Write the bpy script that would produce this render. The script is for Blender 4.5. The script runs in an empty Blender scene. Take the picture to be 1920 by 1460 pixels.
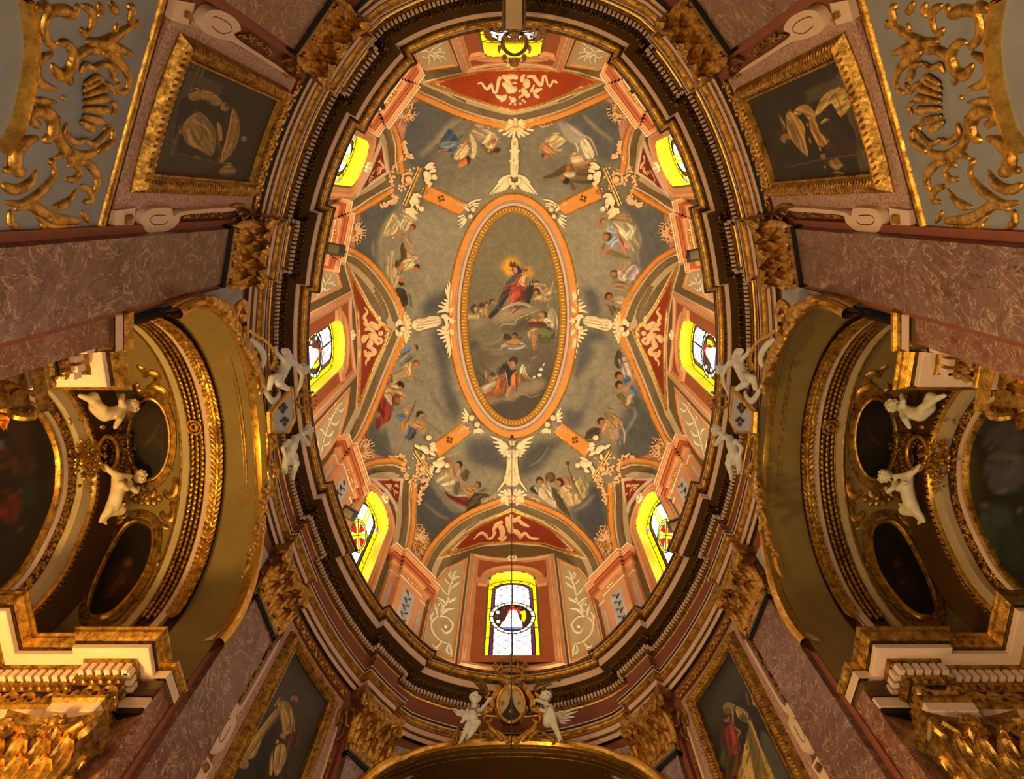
import bpy, math, random
import numpy as np
from mathutils import Vector, Matrix, geometry
C = bpy.context.scene.collection
PI = math.pi
random.seed(7); RNG = np.random.default_rng(7)
# ---------------------------------------------------------------- the hall: oval plan, metres, z measured from eye level
ZO, YC = 1.6, 3.92
F, TL, U0 = 1283.84, .262522, 960.5
CT, ST = math.cos(TL), math.sin(TL)
A_, B_ = 4.606, 7.728
RE, YE = 4.578, 2.786
NV = lambda a: a/np.maximum(np.linalg.norm(a, axis=-1, keepdims=True), 1e-9)

def sight(u, v):
    "direction per metre of height in which a place of the hall is seen from the nave floor"
    u = np.asarray(u, float); v = np.asarray(v, float)
    dx, dy = (u-U0)/F, (v-730)/F
    z = CT-dy*ST
    return dx/z, (dy*CT+ST)/z
def project(p):
    p = np.asarray(p, float); y = p[..., 1]+YC
    d = y*ST+p[..., 2]*CT
    return U0+F*p[..., 0]/d, 730+F*(y*CT-p[..., 2]*ST)/d
def depth(p): return (p[..., 1]+YC)*ST+p[..., 2]*CT

def plan(th, d):
    "plan curve at parameter th, offset d outwards"
    th = np.asarray(th, float); d = np.broadcast_to(np.asarray(d, float), th.shape)
    c, s = np.cos(th), np.sin(th)
    X, Y = A_*np.abs(c), B_*np.abs(s)
    nx, ny = B_*np.abs(c), A_*np.abs(s)
    e = X < 2.165
    Y = np.where(e, YE+np.sqrt(np.maximum(RE*RE-X*X, .01)), Y)
    nx = np.where(e, X, nx); ny = np.where(e, Y-YE, ny)
    l = np.hypot(nx, ny)
    return np.stack([(X+nx/l*d)*np.sign(c), (Y+ny/l*d)*np.sign(s)], -1)
_tab = {}
_ths = np.linspace(-PI, PI, 2881)
def rad(ang, d):
    k = round(float(d), 4)
    if k not in _tab:
        q = plan(_ths+1e-7, d); a = np.arctan2(q[:, 1], q[:, 0]); o = np.argsort(a)
        _tab[k] = (a[o], np.hypot(q[o, 0], q[o, 1]))
    a, r = _tab[k]
    return np.interp(ang, a, r, period=2*PI)

class Wall:
    "vertical oval wall at offset d"
    def __init__(s, d): s.d = d
    def hit(s, u, v):
        kx, ky = sight(u, v)
        lo = np.full(np.shape(kx), .5); hi = np.full(np.shape(kx), 60.)
        for _ in range(30):
            m = (lo+hi)/2; x = kx*m; y = ky*m-YC
            g = np.hypot(x, y) > rad(np.arctan2(y, x), s.d)
            hi = np.where(g, m, hi); lo = np.where(g, lo, m)
        return np.stack([kx*lo, ky*lo-YC, lo], -1)
    def nrm(s, p):
        a = np.arctan2(p[..., 1], p[..., 0]); e = .004
        r0, r1 = rad(a-e, s.d), rad(a+e, s.d)
        t = np.stack([r1*np.cos(a+e)-r0*np.cos(a-e), r1*np.sin(a+e)-r0*np.sin(a-e)], -1)
        n = np.stack([-t[..., 1], t[..., 0], 0*a], -1)
        return NV(n)
class Plane:
    def __init__(s, o, n): s.o = np.array(o, float); s.n = NV(np.array(n, float))
    def hit(s, u, v):
        kx, ky = sight(u, v)
        d = np.stack([kx, ky, np.ones_like(kx)], -1); c = np.array([0, -YC, 0])
        k = ((s.o-c)@s.n)/(d@s.n)
        return c+d*k[..., None]
    def nrm(s, p): return np.broadcast_to(s.n, p.shape)
# upper shell: drum wall, eight window vaults and the dome
AW, BW, DW = 5.09, 8.2, .48
def _lun():
    L = []
    for ang, w, zs, zc in ((0, 2.95, 17.6, 22.3), (PI, 2.95, 17.6, 22.3), (PI/2, 2.35, 17.6, 22.55), (-PI/2, 2.35, 17.6, 22.55)):
        L.append((ang, w, zs, zc, (0., 0.)))
    for sx in (1, -1):
        for sy in (1, -1):
            p = plan(np.array(.665), DW); nn = plan(np.array(.665), DW+1)-p
            L.append((math.atan2(sy*nn[1], sx*nn[0]), 1.28, 17.6, 21.3, (sx*p[0], sy*p[1])))
    return L
LUN = _lun()
def ceil_z(x, y):
    r2 = np.clip((x/AW)**2+(y/BW)**2, 0, .9999)
    z = 17.0+7.4*(1-r2**1.3)**(1/2.6)
    for ang, w, zs, zc, o in LUN:
        c, s = math.cos(ang), math.sin(ang)
        t = -(x-o[0])*s+(y-o[1])*c; r = (x-o[0])*c+(y-o[1])*s
        ok = (np.abs(t) < w) & (r > (-2.2 if o[0] else 0))
        zl = zs+(zc-zs)*np.sqrt(np.clip(1-(t/w)**2, 0, 1))
        z = np.where(ok, np.maximum(z, zl), z)
    return z
class Shell:
    def out(s, x, y, z):
        r = np.hypot(x, y)
        return np.maximum(r-rad(np.arctan2(y, x), DW), z-ceil_z(x, y))
    def hit(s, u, v):
        kx, ky = sight(u, v); sh = np.shape(kx)
        zs = np.linspace(13.4, 24.6, 38)
        lo = np.full(sh, 13.4); hi = np.full(sh, 24.6); done = np.zeros(sh, bool)
        for a, b in zip(zs[:-1], zs[1:]):
            g = (s.out(kx*b, ky*b-YC, b) > 0) & ~done
            lo = np.where(g, a, lo); hi = np.where(g, b, hi); done |= g
        for _ in range(14):
            m = (lo+hi)/2; g = s.out(kx*m, ky*m-YC, m) > 0
            hi = np.where(g, m, hi); lo = np.where(g, lo, m)
        return np.stack([kx*lo, ky*lo-YC, lo], -1)
    def nrm(s, p):
        e = .03; x, y, z = p[..., 0], p[..., 1], p[..., 2]
        g = np.stack([s.out(x+e, y, z)-s.out(x-e, y, z), s.out(x, y+e, z)-s.out(x, y-e, z), s.out(x, y, z+e)-s.out(x, y, z-e)], -1)
        return NV(-g)
class Cached:
    "a surface with its sight hits tabulated on a fine grid"
    def __init__(s, S, x0, y0, x1, y1, st=2.):
        s.S = S; s.b = (x0, y0, st); gx, gy = np.arange(x0, x1+st, st), np.arange(y0, y1+st, st)
        U, V = np.meshgrid(gx, gy); s.p = S.hit(U, V); s.n = S.nrm(s.p); s.sh = U.shape
    def _i(s, A, u, v):
        x0, y0, st = s.b; x = np.clip((u-x0)/st, 0, s.sh[1]-1.001); y = np.clip((v-y0)/st, 0, s.sh[0]-1.001)
        i, j = x.astype(int), y.astype(int); fx, fy = (x-i)[..., None], (y-j)[..., None]
        return (A[j, i]*(1-fx)+A[j, i+1]*fx)*(1-fy)+(A[j+1, i]*(1-fx)+A[j+1, i+1]*fx)*fy
    def both(s, u, v): u = np.asarray(u, float); v = np.asarray(v, float); return s._i(s.p, u, v), NV(s._i(s.n, u, v))
    def hit(s, u, v): return s.both(u, v)[0]
    def nrm(s, p): return s.S.nrm(p)
class Barrel:
    "barrel vault of a side chapel, axis along x"
    def __init__(s, r, zc, yc=0.): s.r, s.zc, s.yc = r, zc, yc
    def hit(s, u, v):
        kx, ky = sight(u, v)
        A = ky*ky+1; Bq = -2*(ky*(YC+s.yc)+s.zc); Cq = (YC+s.yc)**2+s.zc**2-s.r**2
        D = np.maximum(Bq*Bq-4*A*Cq, 0); z = (-Bq+np.sqrt(D))/(2*A)
        return np.stack([kx*z, ky*z-YC, z], -1)
    def nrm(s, p):
        n = np.stack([0*p[..., 0], s.yc-p[..., 1], s.zc-p[..., 2]], -1)
        return NV(n)
SHELL, WALL = Cached(Shell(), 520, 10, 1402, 1300), Wall(.40)
def W(d): return Wall(d)

# ---------------------------------------------------------------- mesh helpers
class MB:
    def __init__(s): s.v = []; s.f = []; s.n = 0; s.mi = []
    def add(s, v, f, mi=0):
        v = np.asarray(v, float).reshape(-1, 3)
        s.v.append(v); s.f += [tuple(int(i)+s.n for i in q) for q in f]; s.mi += [mi]*len(f); s.n += len(v); return s
    def grid(s, P, closeu=False, closev=False, mi=0):
        P = np.asarray(P, float); n, m = P.shape[:2]
        f = []
        for i in range(n if closeu else n-1):
            i2 = (i+1) % n
            for j in range(m if closev else m-1):
                j2 = (j+1) % m
                f.append((i*m+j, i2*m+j, i2*m+j2, i*m+j2))
        return s.add(P, f, mi)
    def box(s, o, ax, ay, az, hx, hy, hz, mi=0):
        o, ax, ay, az = (np.asarray(q, float) for q in (o, ax, ay, az))
        v = [o+ax*hx*a+ay*hy*b+az*hz*c for a in (-1, 1) for b in (-1, 1) for c in (-1, 1)]
        return s.add(v, [(0, 1, 3, 2), (4, 6, 7, 5), (0, 4, 5, 1), (2, 3, 7, 6), (0, 2, 6, 4), (1, 5, 7, 3)], mi)
    def ball(s, o, r, ax=None, n=8, m=6, mi=0):
        o = np.asarray(o, float); r = np.broadcast_to(np.asarray(r, float), (3,))
        M = np.eye(3) if ax is None else np.array(ax, float)
        a = np.linspace(0, 2*PI, n, endpoint=False); b = np.linspace(-PI/2, PI/2, m)
        P = np.array([[o+(math.cos(q)*math.cos(p)*r[0])*M[0]+(math.cos(q)*math.sin(p)*r[1])*M[1]+math.sin(q)*r[2]*M[2] for q in b] for p in a])
        return s.grid(P, closeu=True, mi=mi)
    def tube(s, pts, r, n=8, mi=0, cap=True):
        pts = np.asarray(pts, float); k = len(pts); r = np.broadcast_to(np.asarray(r, float), (k,))
        t = NV(np.gradient(pts, axis=0)); up = np.array([0, 0, 1.])
        if abs(t[0]@up) > .9: up = np.array([1., 0, 0])
        P = []
        b = np.cross(t[0], up); b /= np.linalg.norm(b)
        for i in range(k):
            b = b-t[i]*(b@t[i]); b /= max(np.linalg.norm(b), 1e-9); c = np.cross(t[i], b)
            P.append([pts[i]+r[i]*(math.cos(a)*b+math.sin(a)*c) for a in np.linspace(0, 2*PI, n, endpoint=False)])
        s.grid(P, closev=True, mi=mi)
        if cap:
            s.add(P[0], [tuple(range(n))], mi); s.add(P[-1], [tuple(range(n))[::-1]], mi)
        return s
def col(o, c): (C.objects.link(o))
def mesh(name, V, Fc, mat, parent=None, smooth=True, mi=None, base=None):
    V = np.asarray(V, float).reshape(-1, 3).copy(); V[:, 2] += ZO
    if parent is not None: V -= np.array(parent['_b'])
    me = bpy.data.meshes.new(name); me.from_pydata(V.tolist(), [], [tuple(q) for q in Fc]); me.update()
    for m in (mat if isinstance(mat, (list, tuple)) else [mat]): me.materials.append(M(m) if isinstance(m, str) else m)
    if mi is not None and len(set(mi)) > 1: me.polygons.foreach_set('material_index', mi)
    if smooth: me.polygons.foreach_set('use_smooth', [True]*len(me.polygons)); 
    if smooth == 'angle': me.set_sharp_from_angle(angle=.6)
    o = bpy.data.objects.new(name, me); C.objects.link(o)
    if parent is not None: o.parent = parent
    o['_b'] = parent['_b'] if parent is not None else (0, 0, 0)
    return o
STUC = ('stucco', 'stucco_pink', 'stucco_white')
def build(name, mb, mat, parent=None, smooth='angle'):
    if 9 in mb.mi:
        if mat in STUC: mat = [mat, 'umber']; mb.mi = [1 if i == 9 else 0 for i in mb.mi]
        else: mb.mi = [0]*len(mb.mi)
    return mesh(name, np.concatenate(mb.v) if mb.v else np.zeros((0, 3)), mb.f, mat, parent, smooth, mb.mi)
def thing(name, base, label, cat, group=None, kind=None):
    o = bpy.data.objects.new(name, None); C.objects.link(o)
    b = (float(base[0]), float(base[1]), float(base[2])+ZO); o.location = b; o['_b'] = b
    o.empty_display_size = .2
    return tag(o, label, cat, group, kind)
def tag(o, label=None, cat=None, group=None, kind=None):
    if label: o['label'] = label
    if cat: o['category'] = cat
    if group: o['group'] = group
    if kind: o['kind'] = kind
    return o
# ---------------------------------------------------------------- tracing helpers
def spline(p, n=8, closed=False):
    p = np.asarray(p, float)
    if closed: q = np.concatenate([p[-1:], p, p[:2]])
    else: q = np.concatenate([2*p[:1]-p[1:2], p, 2*p[-1:]-p[-2:-1]])
    o = []
    for i in range(1, len(q)-2):
        a, b, c, d = q[i-1:i+3]
        for t in np.linspace(0, 1, n, endpoint=False):
            o.append(.5*(2*b+(c-a)*t+(2*a-5*b+4*c-d)*t*t+(3*b-a-3*c+d)*t**3))
    if not closed: o.append(q[-2])
    return np.array(o)
def resample(p, step, closed=False):
    p = np.asarray(p, float)
    if closed: p = np.concatenate([p, p[:1]])
    l = np.concatenate([[0], np.cumsum(np.linalg.norm(np.diff(p, axis=0), axis=1))])
    n = max(2, int(l[-1]/step)+1); s = np.linspace(0, l[-1], n+(1 if closed else 0))
    r = np.stack([np.interp(s, l, p[:, k]) for k in range(p.shape[1])], -1)
    return r[:-1] if closed else r
def mir(p):
    p = np.array(p, float); p[..., 0] = 2*U0-p[..., 0]; return p
def pts(s): return np.array([[float(q) for q in k.split(',')] for k in s.split()])
def lift(S, q, h=0.):
    q = np.asarray(q, float)
    if hasattr(S, 'both'): p, n = S.both(q[..., 0], q[..., 1])
    else: p = S.hit(q[..., 0], q[..., 1]); n = S.nrm(p)
    return p+n*np.broadcast_to(np.asarray(h, float), p.shape[:-1])[..., None], n
TAPER = lambda t: np.sqrt(np.clip(1-(2*t-1)**2, 0, 1))
def stroke(mb, S, q, w, hh=.6, base=0., ends='round', step=3., nsec=7, smooth=True, mi=0):
    """raised half-round member along a traced line; w half width in px (number, list along the line)"""
    q = np.asarray(q, float)
    if smooth and len(q) > 2: q = spline(q, 6)
    q = resample(q, step); k = len(q); t = np.linspace(0, 1, k)
    w = np.asarray(w, float)
    wv = np.full(k, float(w)) if w.ndim == 0 else np.interp(t, np.linspace(0, 1, len(w)), w)
    if ends == 'round':
        L = (k-1)*step; e = np.minimum(t, 1-t)*L/np.maximum(wv, .1); wv = wv*np.sqrt(np.clip(1-(1-np.clip(e, 0, 1))**2, .004, 1))
    p, n = lift(S, q, base)
    m = depth(p)/F; wm = (wv*m)[:, None]
    tt = NV(np.gradient(p, axis=0)); b = NV(np.cross(n, tt))
    al = np.linspace(-.25, PI+.25, nsec)
    P = np.stack([p+b*wm*math.cos(a)+n*wm*hh*math.sin(a) for a in al], 1)
    mb.grid(P, mi=mi); m_ = nsec-1
    mb.mi[-(k-1)*m_:] = [9 if j in (0, m_-1) else mi for i in range(k-1) for j in range(m_)]   # drawn outline
    return mb
def fan(mb, S, c, a0, a1, r0, r1, n, w=.0, hh=.5, base=0., asp=1., rot=0., mi=0):
    "petals / flutes radiating from a point"
    for i in range(n):
        a = a0+(a1-a0)*(i+.5)/n
        d = np.array([math.cos(a), math.sin(a)*asp])
        R_ = np.array([[math.cos(rot), -math.sin(rot)], [math.sin(rot), math.cos(rot)]]); d = R_@d
        ww = w or abs(a1-a0)/n*r1*.5
        stroke(mb, S, [np.array(c)+d*r0, np.array(c)+d*(r0+r1)/2, np.array(c)+d*r1], [ww*.4, ww*.9, ww], hh, base, step=max(1.5, (r1-r0)/6), nsec=5, mi=mi)
def blob(mb, S, c, rx, ry=None, h=.6, rot=0., base=0., n=10, mi=0):
    "domed boss"
    ry = ry or rx; c = np.array(c, float)
    P0, n0 = lift(S, c, base); m = depth(P0)/F
    rings = []
    for q, (rr, hz) in enumerate(((1, -.1), (.92, .35), (.7, .72), (.38, .93), (.02, 1.))):
        a = np.linspace(0, 2*PI, n, endpoint=False)
        dx, dy = rx*rr*np.cos(a), ry*rr*np.sin(a)
        x = dx*math.cos(rot)-dy*math.sin(rot); y = dx*math.sin(rot)+dy*math.cos(rot)
        p, nn = lift(S, np.stack([c[0]+x, c[1]+y], -1), base)
        rings.append(p+n0*h*min(rx, ry)*m*hz)
    mb.grid(np.array(rings), closev=True, mi=mi); mb.mi[-4*n:-3*n] = [9]*n
    return mb
def plate(mb, S, poly, h, base=0., mi=0, bev=0., sub=14.):
    "flat-topped raised slab with the traced outline, following the surface"
    q = np.asarray(poly, float); q = resample_keep(q, sub)
    area = .5*np.sum(q[:, 0]*np.roll(q[:, 1], -1)-np.roll(q[:, 0], -1)*q[:, 1])
    if area < 0: q = q[::-1]
    p0, n0 = lift(S, q, base-.02); k = len(q)
    if bev:
        e = NV(np.roll(q, -1, 0)-q); e0 = np.roll(e, 1, 0); nn = NV(np.stack([-(e+e0)[:, 1], (e+e0)[:, 0]], -1))
        qi = q+nn*bev
        p1, _ = lift(S, q, base+h*.55); p2, _ = lift(S, qi, base+h)
        lay = [p0, p1, p2]
    else: qi = q; p1, _ = lift(S, q, base+h); lay = [p0, p1]
    mb.grid(np.array(lay)[:, ::-1], closev=True, mi=mi)
    inner = []; lo, hi = qi.min(0), qi.max(0)
    if (hi-lo).min() > sub*1.5:
        gx, gy = np.meshgrid(np.arange(lo[0]+sub/2, hi[0], sub), np.arange(lo[1]+sub/2, hi[1], sub))
        g = np.stack([gx.ravel(), gy.ravel()], -1); g = g[inpoly(g, qi)]
        if len(g):
            dd = np.min(np.hypot(g[:, None, 0]-qi[None, :, 0], g[:, None, 1]-qi[None, :, 1]), 1); inner = g[dd > sub*.45]
    allq = np.concatenate([qi, inner]) if len(inner) else qi
    vo, _, fo, _, _, _ = geometry.delaunay_2d_cdt([Vector(x) for x in allq], [], [list(range(k))], 1, 1e-4)
    vq = np.array([[x[0], x[1]] for x in vo]); p, _ = lift(S, vq, base+h)
    return mb.add(p, [tuple(x)[::-1] for x in fo], mi)
def resample_keep(q, step):
    o = []
    for a, b in zip(q, np.roll(q, -1, 0)):
        n = max(1, int(np.linalg.norm(b-a)/step))
        for i in range(n): o.append(a+(b-a)*i/n)
    return np.array(o)
def inpoly(g, q):
    x, y = g[:, 0], g[:, 1]; c = np.zeros(len(g), bool); j = len(q)-1
    for i in range(len(q)):
        a, b = q[i], q[j]
        if a[1] != b[1]:
            k = ((a[1] > y) != (b[1] > y)) & (x < (b[0]-a[0])*(y-a[1])/(b[1]-a[1])+a[0]); c ^= k
        j = i
    return c
def moulding(mb, S, q, prof, closed=False, smooth=False, base=0., sub=8., mi=0):
    "moulding swept along a traced line; prof = [(across px, height m)], corners mitred"
    q = np.asarray(q, float)
    if smooth: q = spline(q, 8, closed)
    q = resample_keep(q, sub) if closed else np.concatenate([resample_keep(q, sub)[:max(1, 0)], _rk(q, sub)])[1:]
    e = NV(np.roll(q, -1, 0)-q); e0 = np.roll(e, 1, 0)
    if not closed: e[-1] = e0[-1]; e0[0] = e[0]
    n1 = np.stack([-e[:, 1], e[:, 0]], -1); n0 = np.stack([-e0[:, 1], e0[:, 0]], -1)
    nn = NV(n1+n0); nn = nn/np.maximum((nn*n1).sum(-1, keepdims=True), .35)
    rows = [lift(S, q+nn*w, base+h)[0] for w, h in prof]
    return mb.grid(np.array(rows), closev=closed, mi=mi)
def _rk(q, step):
    o = []
    for a, b in zip(q[:-1], q[1:]):
        n = max(1, int(np.linalg.norm(b-a)/step))
        for i in range(n): o.append(a+(b-a)*i/n)
    return np.array(o+[q[-1]])
ROUND = lambda w, h, n=7: [(-w*math.cos(a), h*math.sin(a)-.01) for a in np.linspace(0, PI, n)]
# ---------------------------------------------------------------- materials
LC = np.array([1.0, .80, .52])          # colour of the lamplight the paints are balanced against
def lin(c):
    if isinstance(c, str): c = [int(c[i:i+2], 16) for i in (0, 2, 4)]
    c = np.asarray(c, float)/255
    return np.where(c <= .04045, c/12.92, ((c+.055)/1.055)**2.4)
def alb(c, k=1.): return np.clip(lin(c)/LC*k, .003, .9)
_M = {}; MD = {}
def nodes(m):
    m.use_nodes = True; nt = m.node_tree; b = nt.nodes['Principled BSDF']; return nt, b
def N(nt, t, **k):
    n = nt.nodes.new(t)
    for a, v in k.items():
        if a in n.inputs: n.inputs[a].default_value = v
        else: setattr(n, a, v)
    return n
def mixc(nt, fac, a, b, mode='MIX'):
    n = N(nt, 'ShaderNodeMix', data_type='RGBA', blend_type=mode)
    for k, x in ((6, a), (7, b)):
        if hasattr(x, 'links'): nt.links.new(x, n.inputs[k])
        else: n.inputs[k].default_value = (*x[:3], 1)
    if hasattr(fac, 'links'): nt.links.new(fac, n.inputs[0])
    else: n.inputs[0].default_value = fac
    return n.outputs[2]
def noise(nt, scale, detail=4, rough=.6, co=None, dist=0.):
    n = N(nt, 'ShaderNodeTexNoise', Scale=scale, Detail=detail, Roughness=rough, Distortion=dist)
    nt.links.new(co or tc(nt), n.inputs['Vector']); return n.outputs['Fac']
def tc(nt):
    for n in nt.nodes:
        if n.type == 'NEW_GEOMETRY': return n.outputs['Position']
    return N(nt, 'ShaderNodeNewGeometry').outputs['Position']
def ramp(nt, x, stops):
    r = N(nt, 'ShaderNodeValToRGB'); e = r.color_ramp.elements
    while len(e) < len(stops): e.new(.5)
    for k, (p, c) in zip(e, stops): k.position = p; k.color = (*c[:3], 1) if len(np.shape(c)) else (c, c, c, 1)
    nt.links.new(x, r.inputs[0]); return r.outputs[0]
def bump(nt, b, h, s=.3, d=.02):
    n = N(nt, 'ShaderNodeBump', Strength=s, Distance=d); nt.links.new(h, n.inputs['Height']); nt.links.new(n.outputs[0], b.inputs['Normal'])
def m_plaster(name, c, k=1., var=.18, rough=.75, scale=3., bmp=.15):
    m = bpy.data.materials.new(name); nt, b = nodes(m); a = alb(c, k)
    f = ramp(nt, noise(nt, scale, 6, .65), [(.3, 0.), (.7, 1.)])
    nt.links.new(mixc(nt, f, a*(1-var), np.minimum(a*(1+var), 1)), b.inputs['Base Color'])
    b.inputs['Roughness'].default_value = rough
    bump(nt, b, noise(nt, 60, 3), bmp, .004); return m
def m_gold(name, c, dark, rough=.32, scale=9., bs=.5):
    m = bpy.data.materials.new(name); nt, b = nodes(m)
    f = ramp(nt, noise(nt, scale, 6, .7), [(.34, 0.), (.62, 1.)])
    nt.links.new(mixc(nt, f, dark, c), b.inputs['Base Color'])
    b.inputs['Metallic'].default_value = .85
    r = ramp(nt, noise(nt, scale*2.3, 3), [(.3, rough*.7), (.7, rough*1.6)]); nt.links.new(r, b.inputs['Roughness'])
    bump(nt, b, noise(nt, 35, 4), bs, .008); return m
def m_marble(name, c1, c2, vein, dark, scale=1.6, rough=.3):
    m = bpy.data.materials.new(name); nt, b = nodes(m)
    n1 = noise(nt, scale, 8, .68, dist=1.2); base = mixc(nt, ramp(nt, n1, [(.32, 0.), (.68, 1.)]), alb(c1), alb(c2))
    sp = ramp(nt, noise(nt, scale*14, 4, .7), [(.35, .7), (.7, 1.25)]); base = mixc(nt, .8, base, sp, 'MULTIPLY')
    n2 = noise(nt, scale*.9, 6, .6, dist=2.6); v = ramp(nt, n2, [(.485, 0.), (.5, 1.), (.515, 0.)])
    n3 = noise(nt, scale*.55, 7, .7, dist=1.7); d = ramp(nt, n3, [(.487, 0.), (.5, 1.), (.506, 0.)])
    base = mixc(nt, v, base, alb(vein)); base = mixc(nt, d, base, alb(dark))
    nt.links.new(base, b.inputs['Base Color']); b.inputs['Roughness'].default_value = rough; return m
def m_granite(name, c1, c2, scale=26.):
    m = bpy.data.materials.new(name); nt, b = nodes(m)
    f = ramp(nt, noise(nt, scale, 3, .8), [(.4, 0.), (.6, 1.)])
    nt.links.new(mixc(nt, f, alb(c1), alb(c2)), b.inputs['Base Color']); b.inputs['Roughness'].default_value = .5; return m
def m_paint(name, amt=.25, scale=5., rough=.7):
    m = bpy.data.materials.new(name); nt, b = nodes(m)
    a = N(nt, 'ShaderNodeVertexColor', layer_name='Col').outputs[0]
    f = ramp(nt, noise(nt, scale, 7, .7), [(.28, 1-amt), (.72, 1+amt*.6)])
    nt.links.new(mixc(nt, 1., a, f, 'MULTIPLY'), b.inputs['Base Color']); b.inputs['Roughness'].default_value = rough; return m
def m_glow(name, c, s, var=.0, scale=4.):
    m = bpy.data.materials.new(name); nt, b = nodes(m); a = lin(c)
    b.inputs['Base Color'].default_value = (*a*.5, 1); b.inputs['Emission Strength'].default_value = s
    if var:
        f = ramp(nt, noise(nt, scale, 3), [(.3, 1-var), (.7, 1.)]); nt.links.new(mixc(nt, 1., a, f, 'MULTIPLY'), b.inputs['Emission Color'])
    else: b.inputs['Emission Color'].default_value = (*a, 1)
    b.inputs['Roughness'].default_value = .3; return m
def m_plain(name, c, rough=.5, metal=0.):
    m = bpy.data.materials.new(name); nt, b = nodes(m)
    b.inputs['Base Color'].default_value = (*lin(c), 1); b.inputs['Roughness'].default_value = rough; b.inputs['Metallic'].default_value = metal; return m
G1, G0 = (.84, .52, .12), (.20, .09, .012)
MD.update({
 'gold': lambda n: m_gold(n, G1, G0), 'gold_old': lambda n: m_gold(n, (.55, .33, .08), (.12, .06, .012), .4),
 'gold_bright': lambda n: m_gold(n, (.95, .62, .15), (.5, .28, .05), .28),
 'gold_dark': lambda n: m_gold(n, (.26, .15, .04), (.04, .02, .006), .45, 14.),
 'bronze': lambda n: m_gold(n, (.18, .10, .035), (.03, .015, .006), .35, 14.),
 'gold_smooth': lambda n: m_gold(n, (.86, .54, .12), (.6, .34, .06), .3, 4., .12),
 'cream': lambda n: m_plaster(n, 'e0b58c', 1., .06), 'cream_wall': lambda n: m_plaster(n, 'd8a878', 1., .12, scale=1.5),
 'stone_white': lambda n: m_plaster(n, 'd8cbb4', 1.1, .15, .6, 8.), 'stucco': lambda n: m_plaster(n, 'f2c88c', 1.1, .10, .6, 9.),
 'stucco_pink': lambda n: m_plaster(n, 'e8ae70', 1.05, .12, .65, 9.), 'stucco_white': lambda n: m_plaster(n, 'e8d2a4', 1.1, .10, .6, 9.),
 'red': lambda n: m_plaster(n, '8e4a30', .9, .12, .7), 'red_panel': lambda n: m_plaster(n, 'a83c12', 1., .22, .7, 2.),
 'red_deep': lambda n: m_plaster(n, '8a2a10', 1., .2, .7, 2.),
 'orange': lambda n: m_plaster(n, 'e08838', 1., .14, .7, 2.), 'umber': lambda n: m_plaster(n, '8a5226', .9, .15, .7, 5.), 'pink': lambda n: m_plaster(n, 'd08a52', 1., .1, .7, 2.),
 'pink_deep': lambda n: m_plaster(n, 'a04c22', 1., .1, .7, 2.), 'olive': lambda n: m_plaster(n, '8a6c34', 1., .15, .75, 1.5),
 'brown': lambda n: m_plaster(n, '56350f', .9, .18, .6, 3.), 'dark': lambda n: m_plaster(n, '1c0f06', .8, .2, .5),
 'tan': lambda n: m_plaster(n, 'c0a06c', 1., .1, .7, 2.), 'grey_blue': lambda n: m_plaster(n, '8c8478', .9, .12, .75, 3.),
 'ochre': lambda n: m_plaster(n, 'a87020', .9, .12, .7, 2.), 'panel_white': lambda n: m_plaster(n, 'b8b0a4', .95, .12, .7, 3.),
 'reveal': lambda n: m_plaster(n, 'f0c820', 1., .05, .7, 2.),  # yellow light from the glass is put into this plaster colour
 'marble': lambda n: m_marble(n, '6a4030', '8c6450', 'c89870', '2a1812'), 'marble_red': lambda n: m_marble(n, '7a3a1c', '9a6848', 'c8a080', '30180c', 2.6),
 'granite': lambda n: m_granite(n, '94684e', 'c89878'),
 'paint': lambda n: m_paint(n), 'canvas': lambda n: m_paint(n, .3, 9., .55),
 'glass_white': lambda n: m_glow(n, 'f4f2ff', 4.5), 'glass_yellow': lambda n: m_glow(n, 'ffe000', 3., .25, 3.), 'glass_red': lambda n: m_glow(n, 'd81808', 1.3),
 'glass_purple': lambda n: m_glow(n, '6a2068', .7, .5, 30.), 'glass_blue': lambda n: m_glow(n, '5060e0', 1.5), 'glass_dark': lambda n: m_glow(n, '3a1626', .5, .5, 20.),
 'glass_pale': lambda n: m_glow(n, 'e8e4c0', 1.6, .3, 12.), 'lead': lambda n: m_plain(n, '0c0a08', .6), 'black': lambda n: m_plain(n, '0a0908', .4), 'lens': lambda n: m_plain(n, '463a2a', .25),
 'floor': lambda n: m_marble(n, '80684c', 'a08868', 'c8b090', '40301c', .8, .35),
})
def M(n):
    if n not in _M: _M[n] = MD[n](n)
    return _M[n]
# ---------------------------------------------------------------- camera
cam = bpy.data.cameras.new('camera'); co = bpy.data.objects.new('camera', cam); C.objects.link(co)
cam.sensor_width = 36; cam.lens = F/1920*36; cam.clip_end = 200; cam.shift_x = -.5/1920
co.matrix_world = Matrix(((1, 0, 0, 0), (0, -CT, -ST, -YC), (0, ST, -CT, ZO), (0, 0, 0, 1)))
bpy.context.scene.camera = co
# ---------------------------------------------------------------- floor
g = MB(); th = np.linspace(-PI, PI, 120)
q = np.stack([12.5*np.cos(th), 13*np.sin(th), 0*th-ZO], -1); g.grid(np.array([q*[1, 1, 1], q*[.02, .02, 1]]))
tag(build('floor', g, 'floor'), kind='structure')
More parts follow.
